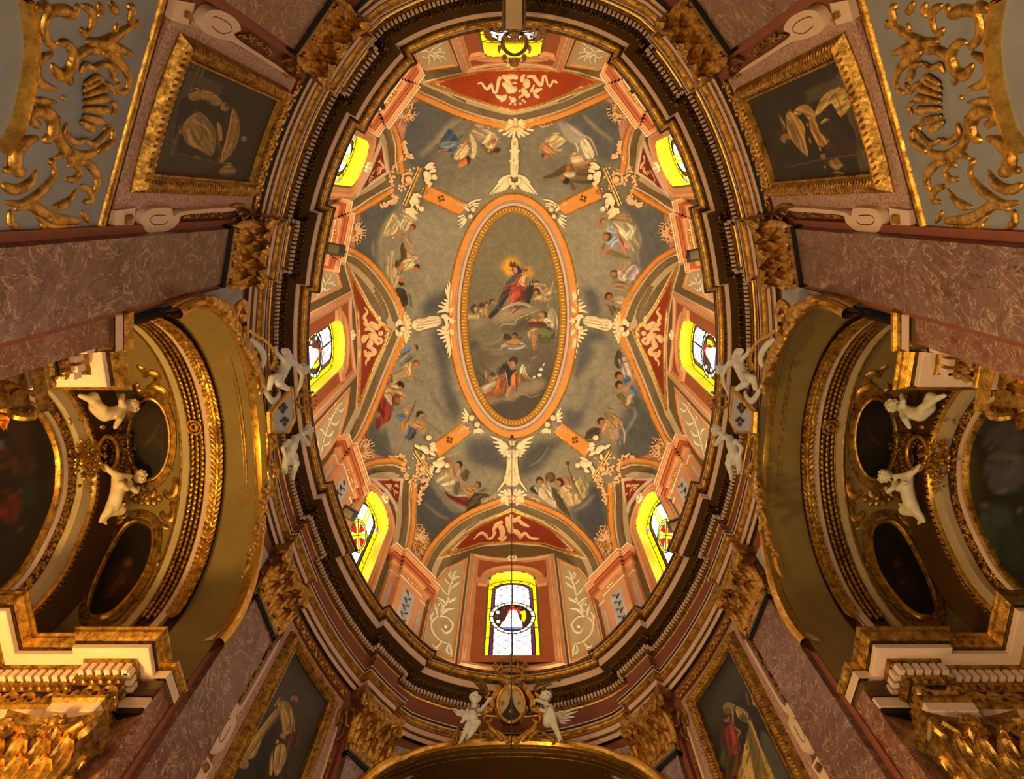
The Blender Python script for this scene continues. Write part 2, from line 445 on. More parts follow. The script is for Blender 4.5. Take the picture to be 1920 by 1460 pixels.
# ---------------------------------------------------------------- entablature swept round the oval, broken forward over the pilasters
D2 = PI/180
ZONE = [(17.8, 29.7), (46.7, 62.0)]
ZONES = ZONE+[(180-b, 180-a) for a, b in ZONE[::-1]]; ZONES = ZONES+[(a+180, b+180) for a, b in ZONES]
STEP = .18
def speed(th):
    e = 1e-3; return float(np.linalg.norm(plan(np.array(th+e), 0)-plan(np.array(th-e), 0))/(2*e))
def stations(d, ng=26, nz=10):
    "points round the oval at offset d, with breaks"
    o = []
    for i, (a, b) in enumerate(ZONES):
        a, b = a*D2, b*D2; nb = ZONES[(i+1) % 8][0]*D2+(2*PI if i == 7 else 0)
        a1 = a+d/speed(a); b1 = b-d/speed(b); n1 = nb+d/speed(nb)
        o.append(plan(np.linspace(a1, b1, nz), d-STEP)); o.append(plan(np.linspace(b1, n1, ng), d))
    return np.concatenate(o)
def ring(prof, mb=None, mi=0):
    mb = mb or MB()
    P = [np.concatenate([q, np.full((len(q), 1), z)], 1) for d, z in prof for q in [stations(d)]]
    return mb.grid(np.array(P), closev=True, mi=mi)
def curve_prof(p0, p1, bulge, n=6):
    p0, p1 = np.array(p0), np.array(p1); d = p1-p0; nr = np.array([-d[1], d[0]])
    return [tuple(p0+d*t+nr*bulge*4*t*(1-t)) for t in np.linspace(0, 1, n)]
ent = thing('trim_1', (0, 0, 12.3), 'oval entablature running round the whole hall under the dome, broken forward over the pilasters', 'entablature', kind='structure')
def part(name, segs):
    mb = MB(); mats = []
    for prof, m in segs:
        if m not in mats: mats.append(m)
        ring(prof, mb, mats.index(m))
    return mesh(name, np.concatenate(mb.v), mb.f, mats, ent, 'angle', mb.mi)
part('architrave', [([(.44, 12.30), (.35, 12.32)], 'dark'), ([(.345, 12.325), (.34, 12.45)], 'cream'), ([(.345, 12.452), (.318, 12.47), (.316, 12.505)], 'bronze'),
    ([(.312, 12.507), (.30, 12.635)], 'cream'), ([(.305, 12.637), (.285, 12.65), (.284, 12.665)], 'red'), ([(.283, 12.667), (.272, 12.69)], 'gold'),
    (curve_prof((.272, 12.69), (.20, 12.765), .18), 'gold_old'), ([(.198, 12.766), (.186, 12.772), (.184, 12.79)], 'cream'), ([(.19, 12.792), (.192, 12.855)], 'dark'),
    ([(.18, 12.857), (.178, 12.885), (.2, 12.89)], 'cream'), ([(.2, 12.89), (.4, 12.9)], 'red')])
part('frieze', [([(.374, 12.88), (.374, 13.60)], 'red')])
part('bed_moulding', [([(.38, 13.585), (.352, 13.6), (.35, 13.615)], 'gold_bright'), (curve_prof((.35, 13.617), (.318, 13.665), -.2), 'gold_dark'), ([(.312, 13.667), (.308, 13.68)], 'gold'),
    ([(.30, 13.682), (.30, 13.79), (.235, 13.795)], 'dark')])
mb = MB()
def walk(d, step):
    q = stations(d, 240, 70); q = np.concatenate([q, q[:1]]); l = np.concatenate([[0], np.cumsum(np.hypot(*np.diff(q, axis=0).T))])
    s = np.arange(0, l[-1], l[-1]/round(l[-1]/step)); p = np.stack([np.interp(s, l, q[:, 0]), np.interp(s, l, q[:, 1])], -1)
    t = NV(np.stack([np.interp(s+.01, l, q[:, 0])-np.interp(s-.01, l, q[:, 0]), np.interp(s+.01, l, q[:, 1])-np.interp(s-.01, l, q[:, 1])], -1))
    return p, t
p, t = walk(.268, .083)
for a, b in zip(p, t): mb.box((*a, 13.735), (*b, 0), (-b[1], b[0], 0), (0, 0, 1), .026, .034, .046)
build('dentil_course', mb, 'cream', ent)
mb = MB(); ring(curve_prof((.235, 13.80), (.165, 14.0), -.1), mb)
p, t = walk(.185, .16)
for a, b in zip(p, t):
    n = np.array([-b[1], b[0], .55]); n /= np.linalg.norm(n); up = np.cross((*b, 0), n)
    c = np.array([*a, 13.91])
    mb.ball(c+n*.012, (.042, .075, .045), ((*b, 0), up, n), 8, 5)
    k = np.array([c+np.array([*b, 0])*.07*math.sin(w)+up*.10*math.cos(w)+n*.02 for w in np.linspace(.5, 2*PI-.5, 11)]); mb.tube(k, .011, 4)
    mb.box(c+np.array([*b, 0])*.08+n*.02, (*b, 0), up, n, .008, .07, .02)
build('egg_and_dart', mb, 'gold_dark', ent)
part('corona', [([(.165, 14.0), (.15, 14.03), (.02, 14.035)], 'brown'), ([(.02, 14.035), (.0, 14.05), (.0, 14.23), (-.01, 14.235)], 'cream')])
mb = MB(); ring([(-.005, 14.232), (-.012, 14.25), (-.05, 14.31), (-.055, 14.345)], mb)
p, t = walk(-.048, .052)
for a, b in zip(p, t): mb.ball((*a, 14.285), (.017, .02, .026), ((*b, 0), (-b[1], b[0], 0), (0, 0, 1)), 6, 4)
build('bead_moulding', mb, 'gold_dark', ent)
part('cyma', [(curve_prof((-.055, 14.345), (-.125, 14.425), -.28, 8), 'gold'), ([(-.125, 14.425), (-.137, 14.428), (-.139, 14.445)], 'cream'), ([(-.137, 14.446), (-.165, 14.45), (-.182, 14.465), (-.184, 14.50), (-.1, 14.52)], 'bronze'),
    ([(-.1, 14.52), (.52, 14.56)], 'brown')])
# ---------------------------------------------------------------- lower walls with their arched openings
ARCH_R, ARCH_Z = 2.52, 9.55
def wall_piece(name, a0, a1, mat, hole=None, z0=-ZO, z1=14.47, d=.41, nz=170):
    th = np.linspace(a0*D2, a1*D2, int(abs(a1-a0)*3.2)); zz = np.linspace(z0, z1, nz)
    q = plan(th, d); mb = MB()
    V = np.array([[(*p, z) for z in zz] for p in q]); m = len(zz); fs = []
    for i in range(len(q)-1):
        for j in range(m-1):
            c = V[i:i+2, j:j+2].reshape(-1, 3).mean(0)
            if hole and hole(c): continue
            fs.append((i*m+j, (i+1)*m+j, (i+1)*m+j+1, i*m+j+1))
    mb.add(V.reshape(-1, 3), fs)
    return tag(build(name, mb, mat), kind='structure')
side_hole = lambda c: abs(c[1]) < ARCH_R+.07 and (c[2] < ARCH_Z or (c[1]**2+(c[2]-ARCH_Z)**2) < (ARCH_R+.07)**2)
ALT_R, ALT_Z = 2.8, 9.42
end_hole = lambda c: abs(c[0]) < ALT_R+.07 and c[2] < 12.25 and (c[2] < ALT_Z or (c[0]**2+(c[2]-ALT_Z)**2) < (ALT_R+.07)**2)
wall_piece('wall_left', 180-42, 180+42, 'red', side_hole); wall_piece('wall_right', -42, 42, 'red', side_hole)
wall_piece('wall_front', 42, 180-42, 'red', end_hole); wall_piece('wall_back', 180+42, 360-42, 'red', end_hole)
# ---------------------------------------------------------------- fresco pigments, laid on the vault as a dense vertex painting
class Fresco:
    def __init__(s, x0, y0, x1, y1, sc, bg):
        s.o = np.array([x0, y0]); s.sc = sc; s.h, s.w = int((y1-y0)*sc), int((x1-x0)*sc)
        s.a = np.empty((s.h, s.w, 3)); s.a[:] = alb(bg)
    def mask(s, q, soft=0.):
        q = (np.asarray(q, float)-s.o)*s.sc; r = int(soft*s.sc*2)+2
        x0, y0 = np.maximum(q.min(0).astype(int)-r, 0); x1, y1 = np.minimum(q.max(0).astype(int)+r+1, (s.w, s.h))
        if x1 <= x0 or y1 <= y0: return None
        X = np.arange(x0, x1)+.5; m = np.zeros((y1-y0, x1-x0))
        for sy in (.25, .75):
            for i, y in enumerate(range(y0, y1)):
                yy = y+sy; a = q; b = np.roll(q, -1, 0); k = (a[:, 1] > yy) != (b[:, 1] > yy)
                if not k.any(): continue
                xs = np.sort(a[k, 0]+(yy-a[k, 1])/(b[k, 1]-a[k, 1])*(b[k, 0]-a[k, 0]))
                for l, rr in zip(xs[::2], xs[1::2]): m[i] += .5*(np.clip(X-l+.5, 0, 1)-np.clip(X-rr+.5, 0, 1))
        n = int(soft*s.sc)
        if n > 0:
            for _ in range(2):
                for ax in (0, 1):
                    c = np.cumsum(np.concatenate([np.repeat(np.take(m, [0], ax), n+1, ax), m, np.repeat(np.take(m, [-1], ax), n, ax)], ax), ax)
                    m = (np.take(c, range(2*n+1, c.shape[ax]), ax)-np.take(c, range(0, c.shape[ax]-2*n-1), ax))/(2*n+1)
                    m = m[:y1-y0] if ax == 0 else m[:, :x1-x0]
        return x0, y0, m
    def poly(s, c, q, soft=0., op=1.):
        k = s.mask(q, soft)
        if k is None: return
        x0, y0, m = k; m = m[..., None]*op; v = s.a[y0:y0+m.shape[0], x0:x0+m.shape[1]]
        m = m[:v.shape[0], :v.shape[1]]; v[:] = v*(1-m)+alb(c)*m
    def line(s, c, q, w, soft=0., op=1.):
        q = spline(q, 5) if len(q) > 2 else np.asarray(q, float)
        t = NV(np.gradient(q, axis=0)); n = np.stack([-t[:, 1], t[:, 0]], -1); k = np.linspace(0, 1, len(q)); ww = w*(.55+.45*np.sin(PI*k))[:, None]/2
        s.poly(c, np.concatenate([q+n*ww, (q-n*ww)[::-1]]), soft, op)
    def ell(s, c, o, rx, ry=None, soft=0., op=1.):
        a = np.linspace(0, 2*PI, 24, endpoint=False); s.poly(c, np.stack([o[0]+rx*np.cos(a), o[1]+(ry or rx)*np.sin(a)], -1), soft, op)
    def run(s, txt):
        """lines: '@ x y scale' sets the frame; 'hex[~soft][%opacity] P|S(points with wNN)|E ...'"""
        o = np.zeros(2); sc = 1.
        for ln in txt.strip().splitlines():
            k = ln.split()
            if not k: continue
            if k[0] == '@': o = np.array([float(k[1]), float(k[2])]); sc = float(k[3]); continue
            c = k[0]; soft = 0.; op = 1.
            if '%' in c: c, x = c.split('%'); op = float(x)/100
            if '~' in c: c, x = c.split('~'); soft = float(x)
            kind = k[1]
            if kind == 'E': s.ell(c, o+pts(k[2])[0]/sc, float(k[3])/sc, float(k[4])/sc if len(k) > 4 else None, soft, op)
            elif kind == 'S': s.line(c, o+pts(' '.join(k[3:]))/sc, float(k[2])/sc, soft, op)
            else:
                q = o+pts(' '.join(k[1:]))/sc; q = spline(q, 4, True) if len(q) > 4 else q; s.poly(c, q, soft, op)
                ar = abs(np.sum(q[:, 0]*np.roll(q[:, 1], -1)-np.roll(q[:, 0], -1)*q[:, 1]))/2
                if soft < 2 and op == 1. and ar > 26: s.folds(c, q, ar)
    def folds(s, c, q, ar):
        "brushed drapery folds inside a painted patch"
        m = q.mean(0); w, V = np.linalg.eigh(np.cov((q-m).T)); L, Wd = math.sqrt(w[1])*2, math.sqrt(w[0])*2; a, b = V[:, 1], V[:, 0]; r = np.random.default_rng(int(ar*7)); base = np.array([int(c[i:i+2], 16) for i in (0, 2, 4)])
        g = s.mask(q)
        if g is None: return
        x0, y0, mk = g; v = s.a[y0:y0+mk.shape[0], x0:x0+mk.shape[1]]; keep = v.copy()
        for i in range(int(min(9, 2+ar/60))):
            o = m+b*Wd*r.uniform(-.8, .8); t = r.uniform(.5, .95)*L; k = 1.32 if i % 2 else .62; hx = ''.join('%02x' % int(min(255, x*k)) for x in base)
            s.line(hx, [o-a*t*.9, o+b*Wd*r.uniform(-.3, .3), o+a*t*.9], max(.7, Wd*.22), .3, .7)
        mk = (mk > .6)[..., None][:v.shape[0], :v.shape[1]]; v[:] = np.where(mk, v, keep)
    def sample(s, u, v):
        x = np.clip((np.asarray(u)-s.o[0])*s.sc-.5, 0, s.w-1.01); y = np.clip((np.asarray(v)-s.o[1])*s.sc-.5, 0, s.h-1.01)
        i, j = x.astype(int), y.astype(int); fx, fy = (x-i)[..., None], (y-j)[..., None]; a = s.a
        return (a[j, i]*(1-fx)+a[j, i+1]*fx)*(1-fy)+(a[j+1, i]*(1-fx)+a[j+1, i+1]*fx)*fy
    def mottle(s, amt, cells):
        for c, k in cells:
            g = RNG.normal(size=(int(s.h/c)+3, int(s.w/c)+3)); y = np.arange(s.h)/c; x = np.arange(s.w)/c; i, j = y.astype(int), x.astype(int)
            fy = (y-i)[:, None]; fx = (x-j)[None]; fy = fy*fy*(3-2*fy); fx = fx*fx*(3-2*fx)
            n = (g[i][:, j]*(1-fy)+g[i+1][:, j]*fy)*(1-fx)+(g[i][:, j+1]*(1-fy)+g[i+1][:, j+1]*fy)*fx
            s.a *= np.clip(1+amt*k*n, .4, 1.6)[..., None]
def painted(name, P, colr, mat, parent=None, closeu=False, keep=None):
    n, m = P.shape[:2]; i, j = np.meshgrid(np.arange(n if closeu else n-1), np.arange(m-1), indexing='ij'); i2 = (i+1) % n
    f = np.stack([i*m+j, i2*m+j, i2*m+j+1, i*m+j+1], -1).reshape(-1, 4)
    if keep is not None: f = f[keep.reshape(-1)]
    me = bpy.data.meshes.new(name); V = P.reshape(-1, 3).copy(); V[:, 2] += ZO
    if parent is not None: V -= np.array(parent['_b'])
    me.vertices.add(len(V)); me.vertices.foreach_set('co', V.ravel()); me.loops.add(f.size); me.loops.foreach_set('vertex_index', f.ravel())
    me.polygons.add(len(f)); me.polygons.foreach_set('loop_start', np.arange(0, f.size, 4)); me.polygons.foreach_set('use_smooth', [True]*len(f)); me.update(calc_edges=True)
    c = me.color_attributes.new('Col', 'FLOAT_COLOR', 'POINT'); k = np.ones((len(V), 4)); k[:, :3] = colr.reshape(-1, 3); c.data.foreach_set('color', k.ravel())
    me.materials.append(M(mat)); o = bpy.data.objects.new(name, me); C.objects.link(o)
    if parent is not None: o.parent = parent
    return o
SKY = Fresco(520, 10, 1402, 1300, 1.6, '8f7e5c')
SKY.run('''
@ 0 0 1
7a6c50~30 760,180 960,240 1170,180 1180,400 960,330 740,400
998662~25 770,400 850,400 840,560 760,560
998662~25 1090,400 1170,400 1150,560 1080,560
5c574b~6 745,205 790,190 860,225 825,270 790,320 760,300 748,240
5c574b~6 1060,226 1140,190 1188,215 1178,270 1155,300 1120,295 1085,250 
5a5648~6 675,395 735,378 742,395 722,425 710,450 708,500 725,545 690,500 662,465
625c4e~6 1165,385 1190,382 1255,402 1258,455 1205,510 1190,500 1195,440
575346~6 682,820 705,775 712,810 730,800 735,860 700,862
575346~6 1155,835 1170,770 1195,735 1240,820 1222,850 1170,865
4b473f~6 780,915 805,900 830,925 845,950 880,965 860,970 800,1025 780,1000
4b473f~6 1068,955 1100,930 1105,905 1130,920 1142,990 1120,1020 1090,990
544d42~7 800,560 850,540 842,580 815,590 790,590
544d42~7 818,615 845,640 842,700 860,760 850,790 830,740 822,690 808,640
514a40~8 875,825 930,825 945,850 955,885 910,875 880,860
4c463c~8 972,865 1000,830 1055,822 1045,840 1020,870 1005,885 975,895
5c5448~5 1092,540 1115,545 1127,578 1120,592 1108,590 1098,562
5c5448~6 1104,617 1122,618 1138,632 1136,640 1118,638 1106,650 1116,660 1098,690 1080,712 1078,675 1090,632
5a5248~6 1110,700 1112,724 1104,752 1094,782 1085,800 1060,808 1060,766 1084,770 1100,742
'''
+ '''
@ 720 200 5.217
a08860~4 S 50 700,120 600,230 520,330 350,480
a08860~2 S 24 760,120 640,210 560,300
3c4a58 640,210 700,270 735,330 720,400 680,440 610,440 530,420 545,370 560,320 600,260
8a8a78~1 570,350 700,340 700,380 620,410 550,400
a8481c 535,450 600,440 610,460 560,470
e0b070 690,480 720,430 760,390 740,370 800,370 830,390 820,450 790,490 740,515 690,515
d8a868 835,250 870,290 905,370 905,440 880,510 840,490 860,440 855,370 835,310
c07038 760,400 800,330 825,325 815,360 780,410
c87030 735,520 790,500 830,530 820,570 780,580 740,605 728,560
4a2008 800,480 840,490 848,530 820,570 815,530
b09068 850,235 900,215 990,220 1040,240 1010,330 960,360 930,330 890,280
6a4c28 935,340 960,360 1010,410 1060,430 1060,465 1030,470 990,440 950,390
d8a868 960,350 1040,250 1090,270 1110,320 1090,370 1060,410 1000,400 990,370
b06030 1040,330 1090,310 1110,340 1060,380
4a2410 1065,420 1120,395 1140,420 1120,450 1080,445
8a5a30 S 6 980,230 990,300 960,350
b88850 S 6 700,470 760,480 800,440
@ 650 360 5.217
a08a60~3 S 26 470,190 370,330 340,450 330,600 340,700
a08a60~2 S 14 260,450 255,560 265,620
c8a468 450,210 500,250 520,320 500,360 500,400 370,430 370,380 400,300
9a7848 S 5 460,240 480,330 400,420
9a7848 S 5 500,350 430,380 375,420
d8b47c 530,290 570,265 620,290 620,330 590,370 550,385 520,350
d0a068 550,170 590,180 650,220 690,260 680,280 620,280 560,250
8a5c30 S 5 550,170 580,240 620,280
3a1c0c E 645,342 32
b86a38 E 632,355 27
b07840 470,410 520,390 570,400 540,420 490,450
a88050 540,430 600,440 640,500 650,560 590,530
c8a470 400,650 440,570 465,600 470,700 490,790 470,840 430,930 410,850 385,760
9a7a50 S 5 450,600 455,720 420,880
9a7a50 S 4 470,700 400,780
c89c60 585,590 640,580 690,610 710,640 660,670 600,660
5a3c1c 480,740 475,680 530,650 525,550 550,490 570,550 585,580 580,700
d0a468 580,650 650,670 670,720 630,750 570,770 520,720
b07840 500,740 540,700 570,710 540,770 510,790
2c1408 E 688,732 28
b87038 E 676,757 27
6a4a20 S 7 650,660 580,730 470,850
c8a068 470,850 500,810 520,850 500,920 440,940
301808 E 535,890 28
b06a34 E 542,862 24
@ 730 540 7.365
3a2c1c 90,10 200,10 250,120 250,220 200,260 150,200
5a708a 210,860 250,810 310,790 320,860 250,890
b07038 E 350,830 42
4a2410 330,780 390,790 400,840 380,870 360,800
7a6c50 150,920 250,890 330,920 330,950 150,950
@ 650 660 5.217
8e7c5e~3 390,690 440,600 500,640 560,800 620,880 470,949 420,880
5a5044~4 S 26 810,370 880,490 990,650
5a5044~4 S 40 1020,420 1090,560 1040,700
7a7258 540,20 600,0 650,30 640,80 560,110 500,140
544c38 S 6 570,10 640,40 600,100
c08c54 560,150 590,110 640,110 640,190 610,230 580,200
6a3818 E 680,112 36
b87038 E 680,122 26
b08a58 450,210 560,160 590,230 470,280
b07840 590,230 640,240 650,270 600,280
6a4424 S 6 650,240 690,260 740,295
6a4424 S 5 630,210 700,205 710,190
2a1c18 440,220 455,300 435,300
8a2c1c 300,440 330,350 400,290 430,290 380,340 370,400 420,470 440,540 430,640 400,680 340,720 310,760 300,795 280,670 330,610 260,560 270,520
5a1810 300,480 350,560 380,600 350,640 310,540
a84a30 S 10 390,460 420,560 390,660
c89058 370,380 430,320 500,330 530,360 550,420 550,470 510,440 470,400 440,450 440,510 390,440
c8b090 360,410 400,430 440,500 430,515 390,460
201410 490,300 520,280 560,310 555,350 530,355 500,320
b87038 E 528,350 16
6a3c1c 450,440 480,405 520,430 525,490 490,525 450,500
98642c E 502,470 27
5a6878 480,620 550,600 590,640 560,680 510,660
c08850 560,570 590,530 650,510 600,560 600,600 560,600
b88040 530,680 580,650 600,690 590,740 560,790 540,760
4a2410 S 11 680,465 640,570 575,710
7a5c30 S 5 440,590 500,555 580,535 660,560
28140a 680,620 690,580 740,575 765,600 720,610 690,645
b87038 720,600 765,610 755,640 720,650
b47c44 620,660 690,680 740,700 790,690 760,770 720,770 700,740 640,750
56626e 600,700 640,740 690,750 680,800 620,860 560,830 600,790
3c2c20 640,800 690,770 660,840 600,870
5c3010 S 8 740,650 820,710 910,785
5c3010 895,800 930,760 920,790
5c3010 S 4 760,690 840,765 855,745
c08040 700,760 760,700 790,700 740,780
@ 760 820 5.217
80745a~3 S 40 250,440 340,560 440,680 540,730
80745a~2 S 20 190,640 330,760 430,790
5c4424 540,370 590,310 625,330 610,400 580,430
6a5a38 490,450 550,430 560,500 520,560 470,540
d0b078 300,430 350,350 420,360 480,380 520,360 480,420 470,450 400,500 360,470
8a6a38 S 5 370,380 440,410 400,490
8a6a38 S 4 330,430 400,450
c08850 430,330 450,290 490,310 510,350 480,390 420,370
b07840 380,330 430,200 455,180 450,230 440,290 400,340
281408 E 525,262 36
b87840 E 508,275 27
e0d0b0 S 5 410,185 485,160
5a3010 S 5 350,220 420,205
7a2018 380,515 440,560 520,580 620,590 590,670 500,640 420,590
4a100c S 14 430,570 520,610 600,640
d0b488 S 12 480,575 560,565 610,570
a87040 540,460 600,490 660,490 690,510 680,560 620,580 590,540
b87840 S 22 535,390 560,490 650,500
4a2410 E 710,462 35
a86830 E 692,468 27
4a3418 590,650 650,570 700,540 800,550 830,570 740,600 740,650 680,720 600,770 530,780 600,710
7a5c34 S 5 640,600 700,580 800,560
7a5c34 S 5 620,680 690,640 730,620
3a1c0c S 4 610,440 660,425
@ 960 820 5.217
8a7c68~3 S 30 600,720 720,650 800,560
b0a080~1 S 5 170,280 270,220 360,85
3a2c1c 170,500 220,465 260,530 250,560 190,530
d0b080 260,500 350,480 400,520 430,690 350,640 270,570
9a7c50 S 5 330,510 370,620 410,680
3a1e0c E 270,422 40
a86c38 E 272,438 27
4a2c14 E 375,390 52
6a4820 E 368,385 36
b87c44 S 22 290,500 350,475 357,410
4a3820 380,490 450,520 490,600 580,770 540,760 440,660
6a5430 S 5 400,520 470,640 560,760
c89c60 470,510 520,460 570,450 580,520 520,540 600,540 680,620 600,670 550,660 500,590 480,590
9a7440 S 5 560,550 590,660
9a7440 S 5 610,560 630,650
3a1c0c E 470,435 45
b07038 E 450,448 28
c0a060 620,430 690,420 750,460 720,580 680,590 640,500
8a6c34 S 5 640,440 690,560
6a3818 S 16 545,240 560,330 610,450 680,610
5a3010 E 545,250 20
a86c38 500,370 560,400 580,440 560,470 510,450
@ 1060 360 5.217
a8804c 370,220 430,195 520,220 620,220 650,290 560,280 440,270 390,260
7a5a30 S 5 400,260 520,270 660,295
d8b878 470,290 560,290 640,320 670,350 680,440 720,520 700,520 650,460 590,480 540,430 510,350
e8d4a0 600,400 660,340 670,400 620,470
a8844c S 5 560,310 600,360 560,440
b07058 500,340 520,380 560,470 620,510 640,540 590,590 540,560 510,480
7a3c20 E 365,285 30
b87844 E 375,290 22
b87844 S 26 305,260 335,310 390,345
a0a498 400,350 440,340 500,370 490,400 420,390
5a2c10 E 410,435 45
b06c34 E 395,440 30
98a0a0 430,480 470,430 520,450 510,500 470,550 410,510
7a5c30 345,540 390,500 400,550 520,590 640,640 600,655 470,630 380,590
b87844 S 28 360,610 400,560 440,530
c8946c E 610,515 38
38200e E 478,800 40
b87844 E 472,805 28
d8b888 510,770 560,780 600,840 580,870 520,850
b87844 S 24 480,740 530,745 585,775
b89888 600,760 690,710 730,820 640,870 590,830
a07848 460,890 540,870 600,900 640,949 480,949
b8905c 530,730 580,690 600,720 580,770
a08a60~2 S 20 700,330 735,480 705,600 740,800
@ 1060 540 5.217
3c1c0c E 425,80 40
a86830 E 430,90 28
b89468 450,110 550,80 600,130 550,190 500,170
6a5034 400,150 490,180 500,210 460,280
4a3c28 520,600 560,660 560,720 530,790 480,740 490,660
b89880 550,740 620,720 660,860 560,850
3a1e0c E 520,850 38
b07038 E 532,868 26
5a7088 550,900 600,860 650,880 600,930
@ 1060 700 5.217
8a7c68~2 S 24 650,330 690,400 600,560 530,660
3a1c0c E 525,110 42
b07038 E 538,125 28
4a6480 560,70 620,30 650,70 580,100
b87840 580,140 640,70 670,70 620,140 590,180
50688a 620,170 650,110 700,180 690,220 650,180
8a6838 500,210 560,180 590,220 640,270 620,320 570,320 530,250
d0a868 600,230 650,200 640,280 600,320
a07c48 380,380 430,365 500,410 560,460 540,540 430,520 400,470
7a5a30 S 6 400,390 480,440 545,530
6a4824 S 8 390,375 470,400 560,460
4a3822 190,640 210,570 270,525 350,545 310,610 230,640
b07c48 350,540 400,480 430,470 420,560 380,600
3c1c0c E 348,465 38
a86830 E 362,480 28
c88430 430,540 460,560 490,640 450,640
a88870 450,540 540,550 520,640 490,660
c08c54 E 495,480 26
@ 1000 200 5.217
a08860~3 S 30 490,80 600,200 770,330
a89474~2 240,150 330,170 480,260 450,370 330,330 260,200
d8b480~1 S 14 330,160 440,260 560,320 630,480
8a6c44 50,420 90,330 200,260 160,340 130,400 70,450
e8c078 150,350 180,290 240,280 310,330 230,400 180,405
b88c50 S 5 170,340 240,360 300,330
c07840 100,360 130,370 220,430 200,460 110,440
9a7848 170,520 220,440 250,400 230,480
5a3010 E 105,480 27
b86c30 E 125,492 24
f0cc88 450,400 480,310 530,330 590,440 590,490 540,510 480,490
b88c50 S 5 490,330 500,420 560,490
b88c50 S 4 530,360 580,460
e0b070 370,490 400,450 460,470 480,520 420,560 370,540
5a4020 90,690 200,640 270,590 330,560 310,640 240,680 150,700
6a4c24 420,600 560,590 600,700 420,710
4a3418 S 6 440,620 580,690
c07c40 S 36 390,575 460,555 580,540
8a3c18 E 355,595 35
b06430 E 340,600 24
6a5028 355,700 390,740 420,800 390,820 355,760
e0b878 300,650 380,640 410,660 370,690 310,680
281c10 E 320,725 36
a86430 E 285,700 24
''')
# vaults over the windows: olive and tan grounds
LUNS = {'left': ('640,455 651,472 681,490 711,522 736,561 748,592 757,612 747,635 730,676 713,717 692,770 669,818 644,857 540,857 540,455'),
        'diag_near': ('722,200 734,245 741,270 744,300 747,333 731,352 706,368 680,383 655,398 640,407 540,440 560,200'),
        'diag_far': ('640,930 663,895 685,878 708,871 735,869 755,876 768,890 771,911 768,982 762,1020 755,1058 740,1150 600,1150 560,930')}
for k, q in LUNS.items():
    for f in (lambda z: z, mir): SKY.poly('7a6036', f(pts(q)))
SKY.poly('7a6036', pts('960,940 942,943 913,954 875,971 846,992 815,1025 798,1055 785,1100 700,1290 1221,1290 1136,1100 1123,1055 1106,1025 1075,992 1046,971 1008,954 979,943'))
SKY.poly('7a6036', pts('760,155 768,163 790,174 820,187 858,204 900,218 945,229 961,232 976,229 1021,218 1063,204 1101,187 1131,174 1153,163 1161,155 1161,10 760,10'))
for q in ('716,215 745,185 768,163 803,178 772,196 764,222 757,262 747,300 741,270 734,245', '640,405 655,398 676,400 673,420 668,440 664,470 645,472', '669,816 682,815 700,850 738,862 690,868 663,897 640,885 648,842', '756,1060 763,1010 772,985 790,990 809,1020 797,1055 785,1090 765,1090'):
    for f in (lambda z: z, mir): SKY.poly('c9855a', f(pts(q)), .6)
SKY.mottle(1., ((60, .05), (22, .05), (7, .05), (2.2, .05)))
# the shell
NCOL, NR = 1000, 240
ang = np.linspace(-PI, PI, NCOL, endpoint=False); r0 = rad(ang, DW); base = np.stack([r0*np.cos(ang), r0*np.sin(ang)], -1)
rr = np.concatenate([1-.62*np.linspace(0, 1, NR)**1.15, [.25, .1, .005]])
P = np.zeros((NCOL, len(rr), 3)); P[..., :2] = base[:, None]*rr[None, :, None]; P[..., 2] = ceil_z(P[..., 0]*.9995, P[..., 1]*.9995)
tag(painted('ceiling', P, SKY.sample(*project(P)), 'paint', None, True), kind='structure')
# window openings of the drum: (centre parameter, half width, sill, spring, rise, frame half width, frame top, frame foot)
WINS = [('axis', a, .73, 15.95, 19.72, .73, 1.27, 21.2, 15.36) for a in (PI/2, 0, PI, -PI/2)] + [('diag', a, .62, 15.5, 18.95, .72, .84, 20.0, 15.0) for a in (.665, PI-.665, PI+.665, -.665)]
ZR = 90; tz = np.linspace(0, 1, ZR); top = P[:, 0, 2]
Q = np.zeros((NCOL, ZR, 3)); Q[..., :2] = base[:, None]; Q[..., 2] = 14.45+(top[:, None]-14.45)*tz
keep = np.ones((NCOL, ZR-1), bool); cen = (Q[:, :-1]+Q[:, 1:])/2; cen = (cen+np.roll(cen, -1, 0))/2
def wframe(a):
    p = plan(np.array(a+1e-6), DW); n = WALL.nrm(np.array([*p, 0.])); n = NV(plan(np.array(a+1e-6), DW+1)-p); return p, np.array([-n[1], n[0]]), n
for k, a, hw, z0, zs, rise, *_ in WINS:
    p, t, n = wframe(a); s = (cen[..., :2]-p)@t; dn = (cen[..., :2]-p)@n; z = cen[..., 2]
    ins = (np.abs(s) < hw) & (dn > -1.5) & (z > z0) & (z < zs+rise*np.sqrt(np.clip(1-(s/hw)**2, 0, 1))); keep &= ~ins
DRUM = painted('wall_drum', Q, SKY.sample(*project(Q))*0+alb('6e562c'), 'paint', None, True, keep); tag(DRUM, kind='structure')
